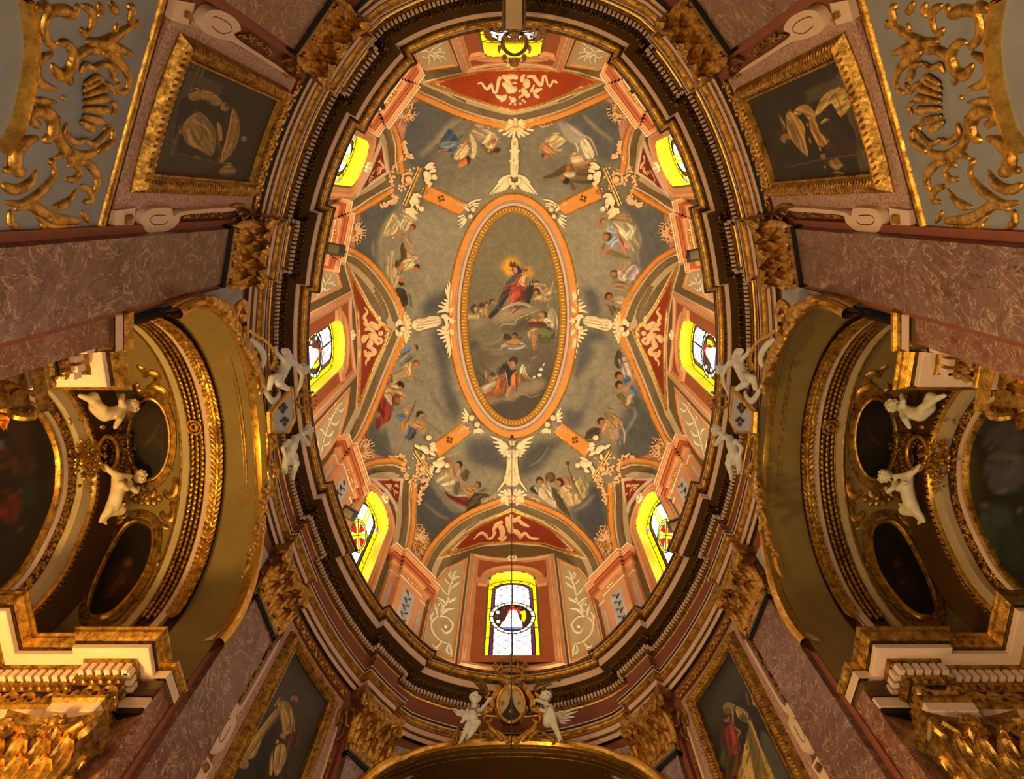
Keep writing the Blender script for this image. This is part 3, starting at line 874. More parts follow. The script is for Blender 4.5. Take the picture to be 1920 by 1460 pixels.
# ---------------------------------------------------------------- raised plaster work on the vault
def carve(mb, S, txt, f=lambda z: z, hh=.55, base=0., step=2.2, nsec=7, mi=0, k=1.):
    """'@ x y scale' frame; 'S w[,w..] pts' raised member; 'B rx[,ry] pts' bosses; 'F x,y a0 a1 r0 r1 n' flutes; 'P pts' slab"""
    o = np.zeros(2); sc = 1.
    for ln in txt.strip().splitlines():
        q = ln.split()
        if not q: continue
        if q[0] == '@': o = np.array([float(q[1]), float(q[2])]); sc = float(q[3])
        elif q[0] == 'S':
            w = [float(x)/sc*k for x in q[1].split(',')]; stroke(mb, S, f(o+pts(' '.join(q[2:]))/sc), w[0] if len(w) == 1 else w, hh, base, step=step, nsec=nsec, mi=mi)
        elif q[0] == 'B':
            w = [float(x)/sc*k for x in q[1].split(',')]
            for c in f(o+pts(' '.join(q[2:]))/sc): blob(mb, S, c, w[0], w[-1], hh*1.3, base=base, mi=mi)
        elif q[0] == 'F':
            c = f((o+pts(q[1])/sc))[0]; a0, a1, ra, rb, n = [float(x) for x in q[2:7]]
            if f is not ID: a0, a1 = PI-a1, PI-a0
            fan(mb, S, c, a0, a1, ra/sc, rb/sc, int(n), hh=hh, base=base, mi=mi)
        elif q[0] == 'Q': plate(mb, S, spline(f(o+pts(' '.join(q[1:]))/sc), 5, True), .05*hh, base, mi=mi, bev=1.)
        elif q[0] == 'P': plate(mb, S, f(o+pts(' '.join(q[1:]))/sc), .05*hh, base, mi=mi)
    return mb
ID = lambda z: z
def flip(f, q): return f(q) if f is ID else f(q)[::-1]
def at(S, q): return lift(S, np.array(q, float))[0]
SIDE = {ID: 'left', mir: 'right'}
NT = [1]
def border(nm, q, f, label, smooth=True, wo=10., rev=False, stop=None):
    "painted-plaster border of a window vault: orange band towards the frescoes, gold and cream fillets, tan band inside"
    q = pts(q); q = spline(q, 5) if smooth else q
    if f is not ID: q = mir(q)[::-1]
    if rev: q = q[::-1]
    NT[0] += 1; t = thing(f'trim_{NT[0]}', at(SHELL, q[len(q)//2]), label, 'border', None, 'structure')
    for n, m, w0, w1, h in (('orange_band', 'orange', 1.2, wo, .03), ('gold_fillet', 'gold_bright', -.9, 1.3, .055), ('cream_fillet', 'cream', -2.6, -1.3, .05), ('outer_fillet', 'gold', wo-.6, wo+.9, .05)):
        mb = MB(); moulding(mb, SHELL, q, [(w0, -.02), (w0, h), ((w0+w1)/2, h*1.25), (w1, h), (w1, -.02)], sub=5.); build(n, mb, m, t)
    mb = MB(); moulding(mb, SHELL, q, [(-26, .004), (-15, .008), (-15, .012)], sub=6.); build('tan_band', mb, 'tan', t)
    return t
for f in (ID, mir):
    s = SIDE[f]
    border('', '648,470 681,490 711,522 736,561 748,592 757,612', f, f'orange border on the upper flank of the {s} side window vault', rev=True)
    border('', '757,612 747,635 730,676 713,717 692,770 669,818 652,842', f, f'orange border on the lower flank of the {s} side window vault', rev=True)
    border('', '720,222 734,245 741,270 744,300 747,325', f, f'orange border between the {s} small vault and the far top red spandrel', rev=True)
    border('', '733,350 706,368 680,383 655,398 642,406', f, f'orange border on the lower flank of the upper {s} small window vault', rev=True)
    border('', '663,895 685,878 708,871 735,869 755,876', f, f'orange border arching over the lower {s} stained window', rev=True)
    border('', '771,905 769,945 768,982 762,1020 755,1058', f, f'orange border between the lower {s} stained window and the altar end vault', rev=True)
    border('', '955,942 942,943 913,954 875,971 846,992 815,1025 798,1055 790,1085', f, f'orange border on the {s} half of the vault over the saint window', rev=(f is ID)) if False else None
border('', '960,940 942,944 913,954 875,971 846,992 815,1025 798,1055 790,1085', ID, 'orange border on the left half of the vault over the saint window')
border('', '960,940 942,944 913,954 875,971 846,992 815,1025 798,1055 790,1085', mir, 'orange border on the right half of the vault over the saint window')
border('', '768,163 790,174 820,187 858,204 900,218 945,229 962,231', ID, 'orange border on the left half of the vault at the hanging crest end', wo=12)
border('', '768,163 790,174 820,187 858,204 900,218 945,229 962,231', mir, 'orange border on the right half of the vault at the hanging crest end', wo=12)
# red spandrel panels
def spandrel(q, f, label, red, relief=None, rm='stucco_pink', fm='gold_bright', fw=3.2, group='red spandrel panels of the window vaults', base=.03):
    q = f(pts(q)); t = thing('spandrel_panel', at(SHELL, q.mean(0)), label, 'panel', group)
    mb = MB(); plate(mb, SHELL, q, .012, 0., sub=9.); build('ground', mb, red, t)
    mb = MB(); moulding(mb, SHELL, q, ROUND(fw, .06), closed=True, sub=5.); build('frame', mb, fm, t)
    mb = MB(); moulding(mb, SHELL, q+0, [(x+np.sign(1)*0, y) for x, y in ROUND(fw+2.2, .028)], closed=True, sub=5.); build('outer_fillet', mb, 'cream', t)
    if relief:
        mb = MB(); carve(mb, SHELL, relief, f, .6, .012); build('relief', mb, rm, t)
    return t
REL_L = '''@ 440 575 4.36
S 5,12,16,12 1060,0 1085,40 1060,80 1075,120 1060,150
S 14,22,16 1050,130 1100,150 1140,120
S 22,30,24 1100,120 1150,160 1190,175
S 8,14,10 1150,110 1180,80 1190,120
B 22 1185,150
S 12,16,12 1060,190 1100,180 1150,210
B 24 1195,215
S 26,34,26 1090,220 1130,240 1175,235
S 12,20,12 1130,250 1170,300 1190,300
S 12,16,10 1160,250 1200,270 1190,310
S 20,28,18 1090,230 1060,260 1050,300
S 16,26,20 1110,260 1110,300 1080,330
S 12,20,24,20 1075,320 1120,340 1145,370 1110,390 1080,370
S 14,16,12,5 1065,350 1075,395 1100,420 1075,450 1075,488'''
REL_T = '''@ 820 0 6.854
S 6,20,22,22,20,20,26,26 500,1085 560,1065 610,1130 650,1140 690,1085 720,1180 760,1170 790,1020 830,1000
S 30,40,28 830,1000 900,990 980,980 1040,1010
S 14,26,30,26 820,925 870,1000 920,1060 950,1100
S 30,48,40 830,1060 900,1110 980,1130
S 14,34,12 740,1220 820,1260 890,1220
S 8,26,10 810,1310 860,1270 890,1210
S 20,44,36 880,1160 930,1170 1030,1130
B 46 975,1285
B 18 940,1330 1000,1340 930,1250
S 16,30,24 1140,935 1100,990 1080,1060
S 40,58,44 1110,1020 1150,1070 1150,1140
S 30,40,36 1100,1120 1120,1180 1170,1220
B 40 1165,1225
S 14,20,16 1250,1080 1230,1130 1190,1190
S 8,34,10 1220,1180 1290,1160 1355,1140
S 8,28,8 1230,1190 1270,1230 1320,1260
S 24,30,30,26,24,22,10 1150,985 1230,975 1290,1050 1345,1090 1365,985 1395,985 1430,1110
S 22,22,20,16 1430,1110 1470,1090 1495,1040 1555,1065
B 20 1060,1170 1090,1230 1060,1250 1100,1290 1070,1330 1130,1310
S 10,16,8 960,1060 1000,1070 1030,1060'''
REL_B = '''@ 640 974 3
S 3,9,10,9 740,112 780,75 810,85 825,110
S 9,11,12 825,110 850,95 865,60
S 10,18,14 850,70 870,30 910,10
S 12,20,14 880,20 905,60 900,110
S 14,22,18 930,-20 945,30 960,80
S 10,16,12 920,10 980,0 1010,-20
B 15 955,-20
S 12,18,10 960,60 990,70 1010,100
S 8,14,8 985,-10 1020,20 1060,40
S 9,11,10,9,4 1000,105 1035,75 1055,95 1080,105 1118,105
S 6,12,8 880,100 905,112 930,90'''
for f in (ID, mir):
    s = SIDE[f]
    spandrel('650,499 690,573 713,607 732,619 721,645 706,674 690,715 674,760 671,772 674,720 675,650 671,590 662,540', f, f'tall red spandrel with pale putti and ribbons above the {s} side window', 'red_deep', REL_L)
    spandrel('716,263 720,290 725.5,322.5 700,340 669,365 692,322', f, f'small red triangle of leaves over the upper {s} yellow window', 'red_deep', '''@ 440 240 4.36
S 6,14,6 1200,190 1190,240 1180,280
S 6,16,6 1180,260 1210,300 1225,340
S 6,16,6 1170,290 1160,340 1150,380
S 6,14,6 1150,330 1120,370 1090,430
S 6,14,6 1190,310 1190,350 1160,390
S 6,14,6 1140,400 1110,420 1085,450
B 12 1180,270 1160,350 1200,330 1120,400''', fm='cream', fw=1.8)
    spandrel('701,898.6 726,898.5 752.5,900 750,935 748,969 741,944 725,920', f, f'small red triangle of leaves over the lower {s} stained window', 'red_deep', '''@ 580 790 3.13
S 3,10,3 440,370 470,375 500,365
S 3,10,3 460,380 490,400 500,440
S 3,11,3 480,380 515,375 525,390
S 3,11,3 490,400 515,420 522,460
S 3,9,3 505,440 515,470 518,500
S 3,9,3 450,375 470,400 480,410
B 7 490,380 505,410 515,450''', fm='cream', fw=1.8)
spandrel('966,207.5 925,198 858,176.6 803,155 881,137.6 950,128 1015,129 1075,137 1127,153 1060,178 1005,199', ID, 'broad red spandrel with entwined putti and ribbons behind the hanging crest', 'red_panel', REL_T, 'stucco')
spandrel('960,957 930,970 899,985 870,1004 845,1028 829,1042 899,1020 960,1015 1022,1020 1092,1042 1076,1028 1051,1004 1022,985 991,970', ID, 'red spandrel with putti and ribbons over the saint window', 'red_deep', REL_B)
# oval painting and its frame
OC, ORX, ORY = np.array([963., 592.]), 86.5, 193.5
def oval(d, n=120): a = np.linspace(0, 2*PI, n, endpoint=False); return np.stack([OC[0]+(ORX+d)*np.cos(a), OC[1]+(ORY+d)*np.sin(a)], -1)
OV = Fresco(866, 388, 1060, 796, 3.0, '6e5f40')
OV.run('''
@ 0 0 1
786846~25 880,420 960,395 1050,440 1050,560 970,520 880,520
5a4a34~20 870,640 1060,640 1060,800 870,800
463826~14 890,700 940,720 1040,690 1050,720 1000,800 920,800
786846~10 900,700 960,660 1000,690 940,715
@ 860 540 5.69
a08058~6 340,330 480,220 620,180 780,210 860,230 700,280 600,330 420,350
8a7450~7 100,330 300,300 260,420 120,450
6e5e42~8 110,470 480,440 500,560 300,620 120,560
3c342a~4 100,560 180,560 230,620 130,640
4a3e30~6 430,410 600,390 640,330 760,290 760,430 560,470
c8a070~.6 S 8 430,420 480,380 600,380 620,330 780,260 860,230
a08058~1 S 9 230,610 380,580 440,540 520,460
a08058~1 S 7 380,355 520,340 620,310
b08c5c~1 S 6 230,630 330,655 450,650
9a7c54~3 S 20 330,700 480,680 640,650
b0906c~.6 S 7 950,140 1000,90 1070,60
5c4c36~5 480,700 760,700 960,640 900,780 760,800
@ 860 380 5.69
a87c30~5%60 E 560,680 125
d08c20~3 E 560,680 95
e09c24~2 E 560,690 70
c88420~3 E 740,740 62
5a2810 545,635 560,620 575,640 590,622 605,635 608,675 550,685
141018 570,690 620,665 670,700 675,760 620,770 580,740
c07c40 580,690 615,685 630,730 600,750 585,725
38424c 600,760 650,775 570,850 500,875 530,820
8a2c1c 610,780 680,760 720,850 760,949 540,949 590,900 470,930 500,880 590,850
b0482c S 14 640,790 600,870 560,940
5a1810 S 12 680,800 690,880 640,949
c88c50 680,770 740,770 755,830 740,880 680,885 645,840
a86c34 S 10 660,840 700,860 720,880
c07840 E 705,748 22
6a3010 690,725 700,700 712,712 725,695 735,725
c88850 750,790 775,735 765,810
181418 760,830 795,815 805,949 740,949
d8c8a0 S 4 765,810 775,840 770,860
3c1c0c E 838,860 36
a86c38 E 832,875 25
c09058 800,900 870,890 900,949 800,949
b08048 890,949 960,890 1030,825 1000,900 990,949
d8b070 S 4 910,940 970,900 1020,840
241810 E 825,945 30
@ 860 540 5.69
14141a 470,40 540,0 560,40 500,130 440,230 350,320 320,290 400,190 440,100
38424c S 14 480,60 440,140 380,240
98301c 530,40 600,0 730,0 720,150 620,140 560,205 530,190 560,120
b84c30 560,60 620,20 600,100 550,150
c86444 S 6 630,10 590,90 550,180
501810 660,20 720,20 710,130 670,120
181418 720,0 790,0 780,100 750,165 720,130
b09468 440,245 500,190 620,145 720,160 800,215 700,180 600,180 520,205
3a3026~2 560,200 600,182 700,184 740,200 640,215
3a1c0c E 165,215 45
b88850 E 180,220 22
c09860 130,270 190,260 220,310 100,330 95,280
3a1c0c E 245,180 30
a06c38 230,230 270,200 290,290 250,290
c09860 E 235,240 16
3a1c0c E 298,168 27
b88448 E 300,180 18
b88448 270,200 320,220 290,295 262,260
3a1c0c E 355,138 28
a87440 E 365,150 18
a87440 380,170 410,110 400,170
c09058 800,110 860,75 950,110 930,140 760,120
241408 E 830,35 42
a06830 E 825,50 26
b88c50 885,70 930,0 1010,0 980,80
8a6434 S 4 900,60 950,20 1000,10
a08a60 950,310 980,205 1020,220 1060,340 1045,520 1020,500 1020,380
c0a874 S 6 980,230 1010,300 1025,400
3a1c0c E 908,280 38
b8783c E 890,285 27
c8a878 890,320 960,330 1010,360 1010,430 930,420 920,360
e0c494 S 8 900,330 950,370 990,430
b87c44 740,350 800,315 915,340 870,365
5c1014 750,360 920,360 940,400 920,420 770,415
3a0c0c 920,410 1000,420 990,445 930,430
5a5428 760,450 850,420 980,430 1030,480 960,560 860,560 840,470
74703a S 8 850,440 900,500 930,550
a08858 730,470 790,430 860,430 800,460 760,480 770,560
a06830 770,470 830,460 850,510 820,580 835,630 800,665 790,590
c08848 S 8 790,480 820,530 810,620
3c3a20 900,550 980,520 1030,440 1035,540
241208 E 602,497 32
8a5424 E 592,515 24
2a1c12 475,520 500,475 560,510 560,550 490,545
2a1c12 630,520 680,525 650,540
a06c38 470,590 550,545 600,530 640,550 720,600 640,575 620,600 550,600
b09878 460,600 560,610 690,605 720,595 690,637 580,657 480,630 455,660
6a5440 S 5 500,620 580,635 680,618
@ 860 660 5.69
8a7050~4 300,490 500,470 620,360 760,300 880,280 930,330 820,440 680,450 560,520 340,550
40382c~4 380,560 480,510 600,530 700,460 850,470 950,400 780,640 600,720 480,680
b0906a~.6 S 7 600,490 640,455 720,450 770,480 870,450
a07c54~1 S 8 480,510 540,505 590,515
b09468~1 S 8 770,90 800,55 850,45
5a4a34~2 E 760,100 20
2a1810 S 12 165,175 230,230 300,300
a87040 280,270 285,180 300,190 300,290
2c160c E 350,245 28
98602c E 345,268 22
b07c44 S 14 310,290 350,310 390,300
98481c 260,440 400,370 440,400 490,440 300,470
b09870 240,370 380,310 420,290 400,350 290,430 250,420
d0b488 S 6 260,380 330,350 400,310
a85420 410,290 490,220 500,260 510,340 500,400 470,450 380,450 390,380
c87438 S 10 440,290 420,360 450,420
7a3814 S 8 480,260 470,340 400,440
b86024 560,220 640,230 680,320 600,350 560,340
3a2414 420,230 440,170 480,120 510,200 440,240
0c0c10 440,200 470,130 520,120 560,190 620,175 560,260 545,360 525,370 510,250 480,180
e0d0b0 S 4 495,190 515,280 525,370
2c180c E 585,90 48
a86c34 545,100 590,95 605,140 560,165 548,130
a06c34 510,470 530,380 570,350 570,410 520,485
c8b080 S 8 505,460 520,410 540,360
b07840 670,230 720,210 740,250 800,290 730,280
d0b488 650,200 680,130 710,160 718,205 670,225
4a2c18 S 12 685,75 630,170 610,300 620,435
9a7c5c S 4 680,80 625,180 605,300
2a2010 S 9 240,130 330,190 400,245
2a2010 S 6 240,110 300,170 380,220
2a2010 S 6 230,150 310,200 400,250
3a3418 S 10 820,280 850,240 900,190
3a3418 S 7 800,260 830,210 830,170
3a3418 S 6 830,280 870,280 890,320
e8dcc8 E 880,182 22 15
e8dcc8 E 865,243 22 15
e8dcc8 E 910,130 7 12
d8ccb0 E 805,265 14
''')
OV.mottle(1., ((26, .05), (8, .04), (3, .035)))
cpt = thing('ceiling_painting', at(SHELL, OC), 'oval ceiling painting of crowned mother and child on clouds, in a banded frame', 'painting')
a = np.linspace(-PI, PI, 300, endpoint=False); rr = np.linspace(1.01, 0.004, 130)
uv = np.stack([OC[0]+ORX*np.cos(a)[:, None]*rr, OC[1]+ORY*np.sin(a)[:, None]*rr], -1)
Pq, nq = lift(SHELL, uv, .06); painted('canvas', Pq, OV.sample(uv[..., 0], uv[..., 1]), 'canvas', cpt, True)
for n, m, d, prof in (('inner_fillet', 'gold_bright', 1.2, ROUND(1.5, .13)), ('egg_band', 'ochre', 7.5, [(-5.5, 0), (-5.5, .08), (5.5, .10), (5.5, 0)]), ('dark_fillet', 'pink_deep', 13.2, ROUND(.7, .10)), ('cream_moulding', 'cream', 17.2, ROUND(3.6, .16)),
        ('second_moulding', 'tan', 22.6, ROUND(1.8, .12)), ('orange_band', 'orange', 29.5, [(-5.2, 0), (-5.2, .06), (5.2, .06), (5.2, 0)]), ('outer_fillet', 'gold_bright', 35.8, ROUND(1.4, .10))):
    mb = MB(); moulding(mb, SHELL, oval(d, 200), prof, closed=True, sub=20.); build(n, mb, m, cpt)
mb = MB(); e = resample(oval(7.5, 400), 6.2, True)
for i, c in enumerate(e):
    t = NV((e[(i+1) % len(e)]-e[i-1])); nn = np.array([-t[1], t[0]])
    stroke(mb, SHELL, [c-nn*4.4, c, c+nn*4.4], [1.2, 2.1, 1.9], .8, .085, step=1.6, nsec=6)
build('egg_row', mb, 'gold_bright', cpt)
# diagonal straps with their diamonds
for f in (ID, mir):
    s = SIDE[f]
    for lab, a0, a1, b0, b1, dc in (('upper', (800, 345), (878, 384), (792, 372), (860, 402), (826, 371)), ('lower', (812, 832), (868, 794), (823, 858), (882, 810), (841.7, 825))):
        q = f(np.array([a0, a1, b1, b0], float)); t = thing('ceiling_strap', at(SHELL, q.mean(0)), f'orange strap with a dark diamond joining the oval frame to the {lab} {s} cherub cartouche', 'strap', 'diagonal straps of the dome')
        mb = MB(); plate(mb, SHELL, q, .03, sub=8.); build('band', mb, 'orange', t)
        for e0, e1 in ((q[0], q[1]), (q[3], q[2])):
            mb = MB(); moulding(mb, SHELL, np.array([e0, e1]), ROUND(2.2, .07), sub=5.); build('edge_moulding', mb, 'gold_bright', t)
        c = f(np.array([dc], float))[0]; ax = NV(q[1]-q[0]); bx = np.array([-ax[1], ax[0]])
        dm = np.array([c+ax*7.5, c+bx*7.5, c-ax*7.5, c-bx*7.5])
        d = MB(); plate(d, SHELL, dm, .045, sub=5.); d_ = build('diamond', d, 'bronze', t)
        d = MB(); moulding(d, SHELL, dm, ROUND(1.1, .08), closed=True, sub=4.); build('rim', d, 'gold_bright', d_)
        d = MB()
        for k in (ax+bx, ax-bx): stroke(d, SHELL, [c-k*3.2, c+k*3.2], 1.1, .8, .045, step=1.)
        build('cross', d, 'gold_bright', d_)
# ---------------------------------------------------------------- drum windows
def dpos(a, s, z, dn=0.):
    "point on the drum wall: s metres along from parameter a, pushed dn outwards"
    s = np.asarray(s, float); th = a+1e-6+s/speed(a+1e-4); p = plan(th, DW+dn) if np.ndim(dn) == 0 else plan(th, DW+np.asarray(dn))
    z = np.broadcast_to(np.asarray(z, float), p.shape[:-1]); return np.concatenate([p, z[..., None]], -1)
def outline(hw, z0, zs, rise, e=0., n=22, ez=None):
    a = np.linspace(PI, 0, n); h = hw-e
    ar = np.stack([h*np.cos(a), zs+(rise-e)*np.sin(a)], -1)
    zz = np.linspace(z0+e, zs, 8)[:-1]
    return np.concatenate([np.stack([0*zz-h, zz], -1), ar, np.stack([0*zz+h, zz[::-1]], -1)])
def dring(mb, a, o1, o2, d1, d2=None, mi=0, close=True):
    P = np.array([dpos(a, o1[:, 0], o1[:, 1], d1), dpos(a, o2[:, 0], o2[:, 1], d1 if d2 is None else d2)]); return mb.grid(P, closev=close, mi=mi)
def dfill(mb, a, o, d, mi=0):
    c = o.mean(0); P = np.array([dpos(a, c[0]+(o[:, 0]-c[0])*k, c[1]+(o[:, 1]-c[1])*k, d) for k in (1, .5, .001)]); return mb.grid(P, closev=True, mi=mi)
def dbar(mb, a, p, q, w, d, h=.02, mi=0):
    p, q = np.array(p, float), np.array(q, float); t = NV(q-p); n = np.array([-t[1], t[0]])*w
    k = np.array([p+n, q+n, q-n, p-n]); f = dpos(a, k[:, 0], k[:, 1], d); b = dpos(a, k[:, 0], k[:, 1], d-h)
    return mb.add(np.concatenate([f, b]), [(0, 1, 2, 3), (4, 7, 6, 5), (0, 4, 5, 1), (1, 5, 6, 2), (2, 6, 7, 3), (3, 7, 4, 0)], mi)
def dmould(mb, a, path, prof, closed=True):
    "moulding in the wall plane: prof = [(inwards, towards the room)]"
    q = np.asarray(path, float); e = NV(np.roll(q, -1, 0)-q); e0 = np.roll(e, 1, 0)
    if not closed: e[-1] = e0[-1]; e0[0] = e[0]
    n1 = np.stack([e[:, 1], -e[:, 0]], -1); n0 = np.stack([e0[:, 1], -e0[:, 0]], -1); nn = NV(n1+n0); nn /= np.maximum((nn*n1).sum(-1, keepdims=True), .4)
    return mb.grid(np.array([dpos(a, (q+nn*w)[:, 0], (q+nn*w)[:, 1], -h) for w, h in prof]), closev=closed)
def subdiv(q, step=.12): return resample_keep(np.asarray(q, float), step)
WLAB = ['tall arched drum window with a saint medallion in stained glass at the altar end', 'arched drum window on the right with yellow reveal, partly behind the cornice', 'arched drum window on the left with yellow reveal, partly behind the cornice',
        'yellow drum window at the near end behind the hanging crest', 'lower right slanting window with red and yellow cross roundel', 'lower left slanting window with red and yellow cross roundel', 'upper left small window glowing yellow', 'upper right small window glowing yellow']
for wi, (k, a, hw, z0, zs, rise, fw, ft, fb) in enumerate(WINS):
    w = thing(f'window_{wi+1}', dpos(a, 0., z0), WLAB[wi], 'window', kind='structure')
    ax = k == 'axis'
    # wall field and frame
    if ax:
        rect = subdiv([(-fw, fb), (-fw, ft), (fw, ft), (fw, fb)])
        mb = MB(); dmould(mb, a, rect, [(-.02, -.02), (-.02, .06), (.03, .09), (.08, .06), (.085, .03), (.17, .05), (.175, .02), (.23, .03), (.235, .0), (.26, -.02)]); fr = build('frame', mb, 'pink', w)
        mb = MB(); dmould(mb, a, rect, [(-.05, -.02), (-.05, .03), (-.02, .035)]); build('outer_fillet', mb, 'cream', fr)
        mb = MB(); dmould(mb, a, rect, [(.085, .03), (.09, .065), (.11, .065), (.115, .03)]); build('inner_fillet', mb, 'cream', fr)
        o = outline(hw, z0, zs, rise); f_ = fw-.2; oo = np.stack([np.clip(o[:, 0]*9, -f_, f_), np.where(o[:, 1] > zs, ft-.2-(1-np.clip((o[:, 1]-zs)/rise*1.6, 0, 1))*(ft-.2-zs-.2), o[:, 1])], -1); oo[:1, 1] = fb+.2; oo[-1:, 1] = fb+.2
        mb = MB(); dring(mb, a, o, oo, -.012); build('field', mb, 'pink_deep', w)
        arc = outline(hw+.2, zs-.05, zs, rise+.26)[7:-7]; mb = MB(); dmould(mb, a, arc, [(-.03, -.02), (-.03, .06), (.02, .09), (.08, .05), (.085, .03), (.2, .03), (.2, -.05)], False); build('arch_moulding', mb, 'pink', w)
        for sg in (-1, 1):
            mb = MB()
            for zz, hh, ww in ((zs-.3, .1, .14), (zs-.17, .06, .17), (zs-.08, .05, .2)): dbar(mb, a, (sg*(hw+.14-ww), zz), (sg*(hw+.14+ww), zz), hh*.55, -.0, .06+ww*.3)
            build('impost', mb, 'pink', w)
    else:
        o = outline(fw, fb, zs, rise+.22); mb = MB(); dmould(mb, a, o[1:-1], [(-.03, -.02), (-.03, .07), (.03, .10), (.08, .06), (.085, .03), (.16, .04), (.165, .01), (.22, .01), (.22, -.05)], False); fr = build('frame', mb, 'pink', w)
        mb = MB(); dmould(mb, a, o[1:-1], [(-.06, -.02), (-.06, .03), (-.03, .035)], False); build('outer_fillet', mb, 'cream', fr)
    gd = .38 if ax else .42
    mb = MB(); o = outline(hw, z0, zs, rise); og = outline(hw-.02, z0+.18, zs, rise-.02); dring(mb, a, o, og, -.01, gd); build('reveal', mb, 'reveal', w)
    # rosette on the frame head
    mb = MB(); zr = ft-.02 if ax else zs+rise+.2
    for q, (ds, dz) in enumerate(((0, .13), (0, -.13), (.13, 0), (-.13, 0), (.1, .1), (-.1, .1), (.1, -.1), (-.1, -.1))):
        P0 = dpos(a, np.array([ds*.9]), np.array([zr+dz]), -.07)[0]; mb.ball(P0, (.06, .06, .06), n=7, m=5)
    mb.ball(dpos(a, np.array([0.]), np.array([zr]), -.12)[0], .07); build('rosette', mb, 'stucco', w)
    # glass
    g = gd-.03; b0, b1, b2 = outline(hw-.02, z0+.18, zs, rise-.02), outline(hw-.02, z0+.18, zs, rise-.02, .15), outline(hw-.02, z0+.18, zs, rise-.02, .24)
    mb = MB(); dring(mb, a, b0, b1, g); ye = build('yellow_border', mb, 'glass_yellow', w, False)
    mb = MB(); dring(mb, a, b1, b2, g); build('purple_border', mb, 'glass_purple' if ax else 'glass_dark', w, False)
    mb = MB(); dfill(mb, a, b2, g); gl = build('pane', mb, 'glass_white', w, False)
    mb = MB()
    for e, wd in ((.0, .012), (.15, .012), (.24, .014)):
        q = outline(hw-.02, z0+.18, zs, rise-.02, e)
        for i in range(len(q)): dbar(mb, a, q[i], q[(i+1) % len(q)], wd, g-.002, .015)
    q0, q1 = outline(hw-.02, z0+.18, zs, rise-.02, 0), outline(hw-.02, z0+.18, zs, rise-.02, .15)
    for i in range(0, len(q0), 3): dbar(mb, a, q0[i], q1[i], .012, g-.002, .015)
    hi, zt, zb = hw-.27, zs+rise-.27, z0+.42
    if ax:
        for sg in (-1, 1):
            for c in np.arange(-3, 8, .36):
                pts_ = [(s_, zb+c+sg*s_*1.15) for s_ in np.linspace(-hi, hi, 15)]
                pts_ = [(s_, z_) for s_, z_ in pts_ if zb < z_ < zs+(rise-.27)*math.sqrt(max(0, 1-(s_/(hi+.02))**2))]
                if len(pts_) > 1: dbar(mb, a, pts_[0], pts_[-1], .007, g-.002, .012)
        dbar(mb, a, (0, zb), (0, zt), .022, g-.002, .03)
    build('leading', mb, 'lead', w, False)
    el = lambda cx, cz, rx, rz, n=28: np.stack([cx+rx*np.cos(np.linspace(0, 2*PI, n, endpoint=False)), cz+rz*np.sin(np.linspace(0, 2*PI, n, endpoint=False))], -1)
    if ax:
        zc = 18.25; md = thing('x', (0, 0, 0), None) if False else None
        mb = MB(); dring(mb, a, el(0, zc, .60, .82), el(0, zc, .49, .68), g-.04); ring_ = build('medallion', mb, 'glass_pale', w, False)
        mb = MB(); dfill(mb, a, el(0, zc, .5, .69), g-.038); build('medallion_ground', mb, 'glass_dark', ring_, False)
        mb = MB()
        for rx, rz in ((.60, .82), (.49, .68)):
            q = el(0, zc, rx, rz)
            for i in range(len(q)): dbar(mb, a, q[i], q[(i+1) % len(q)], .012, g-.045, .02)
        for i in range(16):
            t_ = 2*PI*i/16; dbar(mb, a, (.49*math.cos(t_), zc+.68*math.sin(t_)), (.60*math.cos(t_), zc+.82*math.sin(t_)), .008, g-.045, .02)
        build('medallion_leading', mb, 'lead', ring_, False)
        sx = -1   # seen from inside
        def pc(nm, m, q, dz=.0): q = np.array(q, float); mb = MB(); dfill(mb, a, np.stack([q[:, 0]*sx, zc+q[:, 1]], -1), g-.05-dz); build(nm, mb, m, ring_, False)
        pc('halo', 'glass_red', el(.04, .28, .17, .24)); pc('halo_heart', 'glass_dark', el(.04, .27, .12, .18), .004)
        pc('veil', 'glass_pale', [(.02, .44), (.12, .36), (.16, .1), (.22, -.2), (-.22, -.25), (-.14, .1), (-.06, .36)], .008)
        pc('robe', 'glass_white', [(-.3, -.5), (.26, -.52), (.24, -.2), (.1, -.05), (-.12, -.08), (-.26, -.25)], .012); pc('face', 'glass_white', el(.04, .22, .065, .11, 14), .016)
        pc('flowers', 'glass_yellow', [(.2, .3), (.34, .34), (.36, .0), (.3, -.25), (.24, -.1), (.26, .1)], .008); pc('hem', 'glass_blue', [(-.3, -.5), (.26, -.52), (.2, -.6), (-.2, -.6)], .016)
        for i, (q, m) in enumerate((((-.38, .25), 'glass_pale'), ((-.4, .0), 'glass_purple'), ((-.36, -.22), 'glass_pale'), ((-.22, .5), 'glass_purple'), ((.0, .58), 'glass_red'), ((.2, .5), 'glass_purple'))): pc('chip', m, el(q[0], q[1], .055, .09, 6), .004)
    else:
        zc = 17.68; cy = .36, .76
        mb = MB(); dring(mb, a, el(0, zc, *cy), el(0, zc, .30, .65), g-.04); ring_ = build('roundel', mb, 'glass_yellow', w, False)
        mb = MB(); dfill(mb, a, el(0, zc, .31, .66), g-.036); build('roundel_ground', mb, 'glass_pale', ring_, False)
        mb = MB(); md = MB()
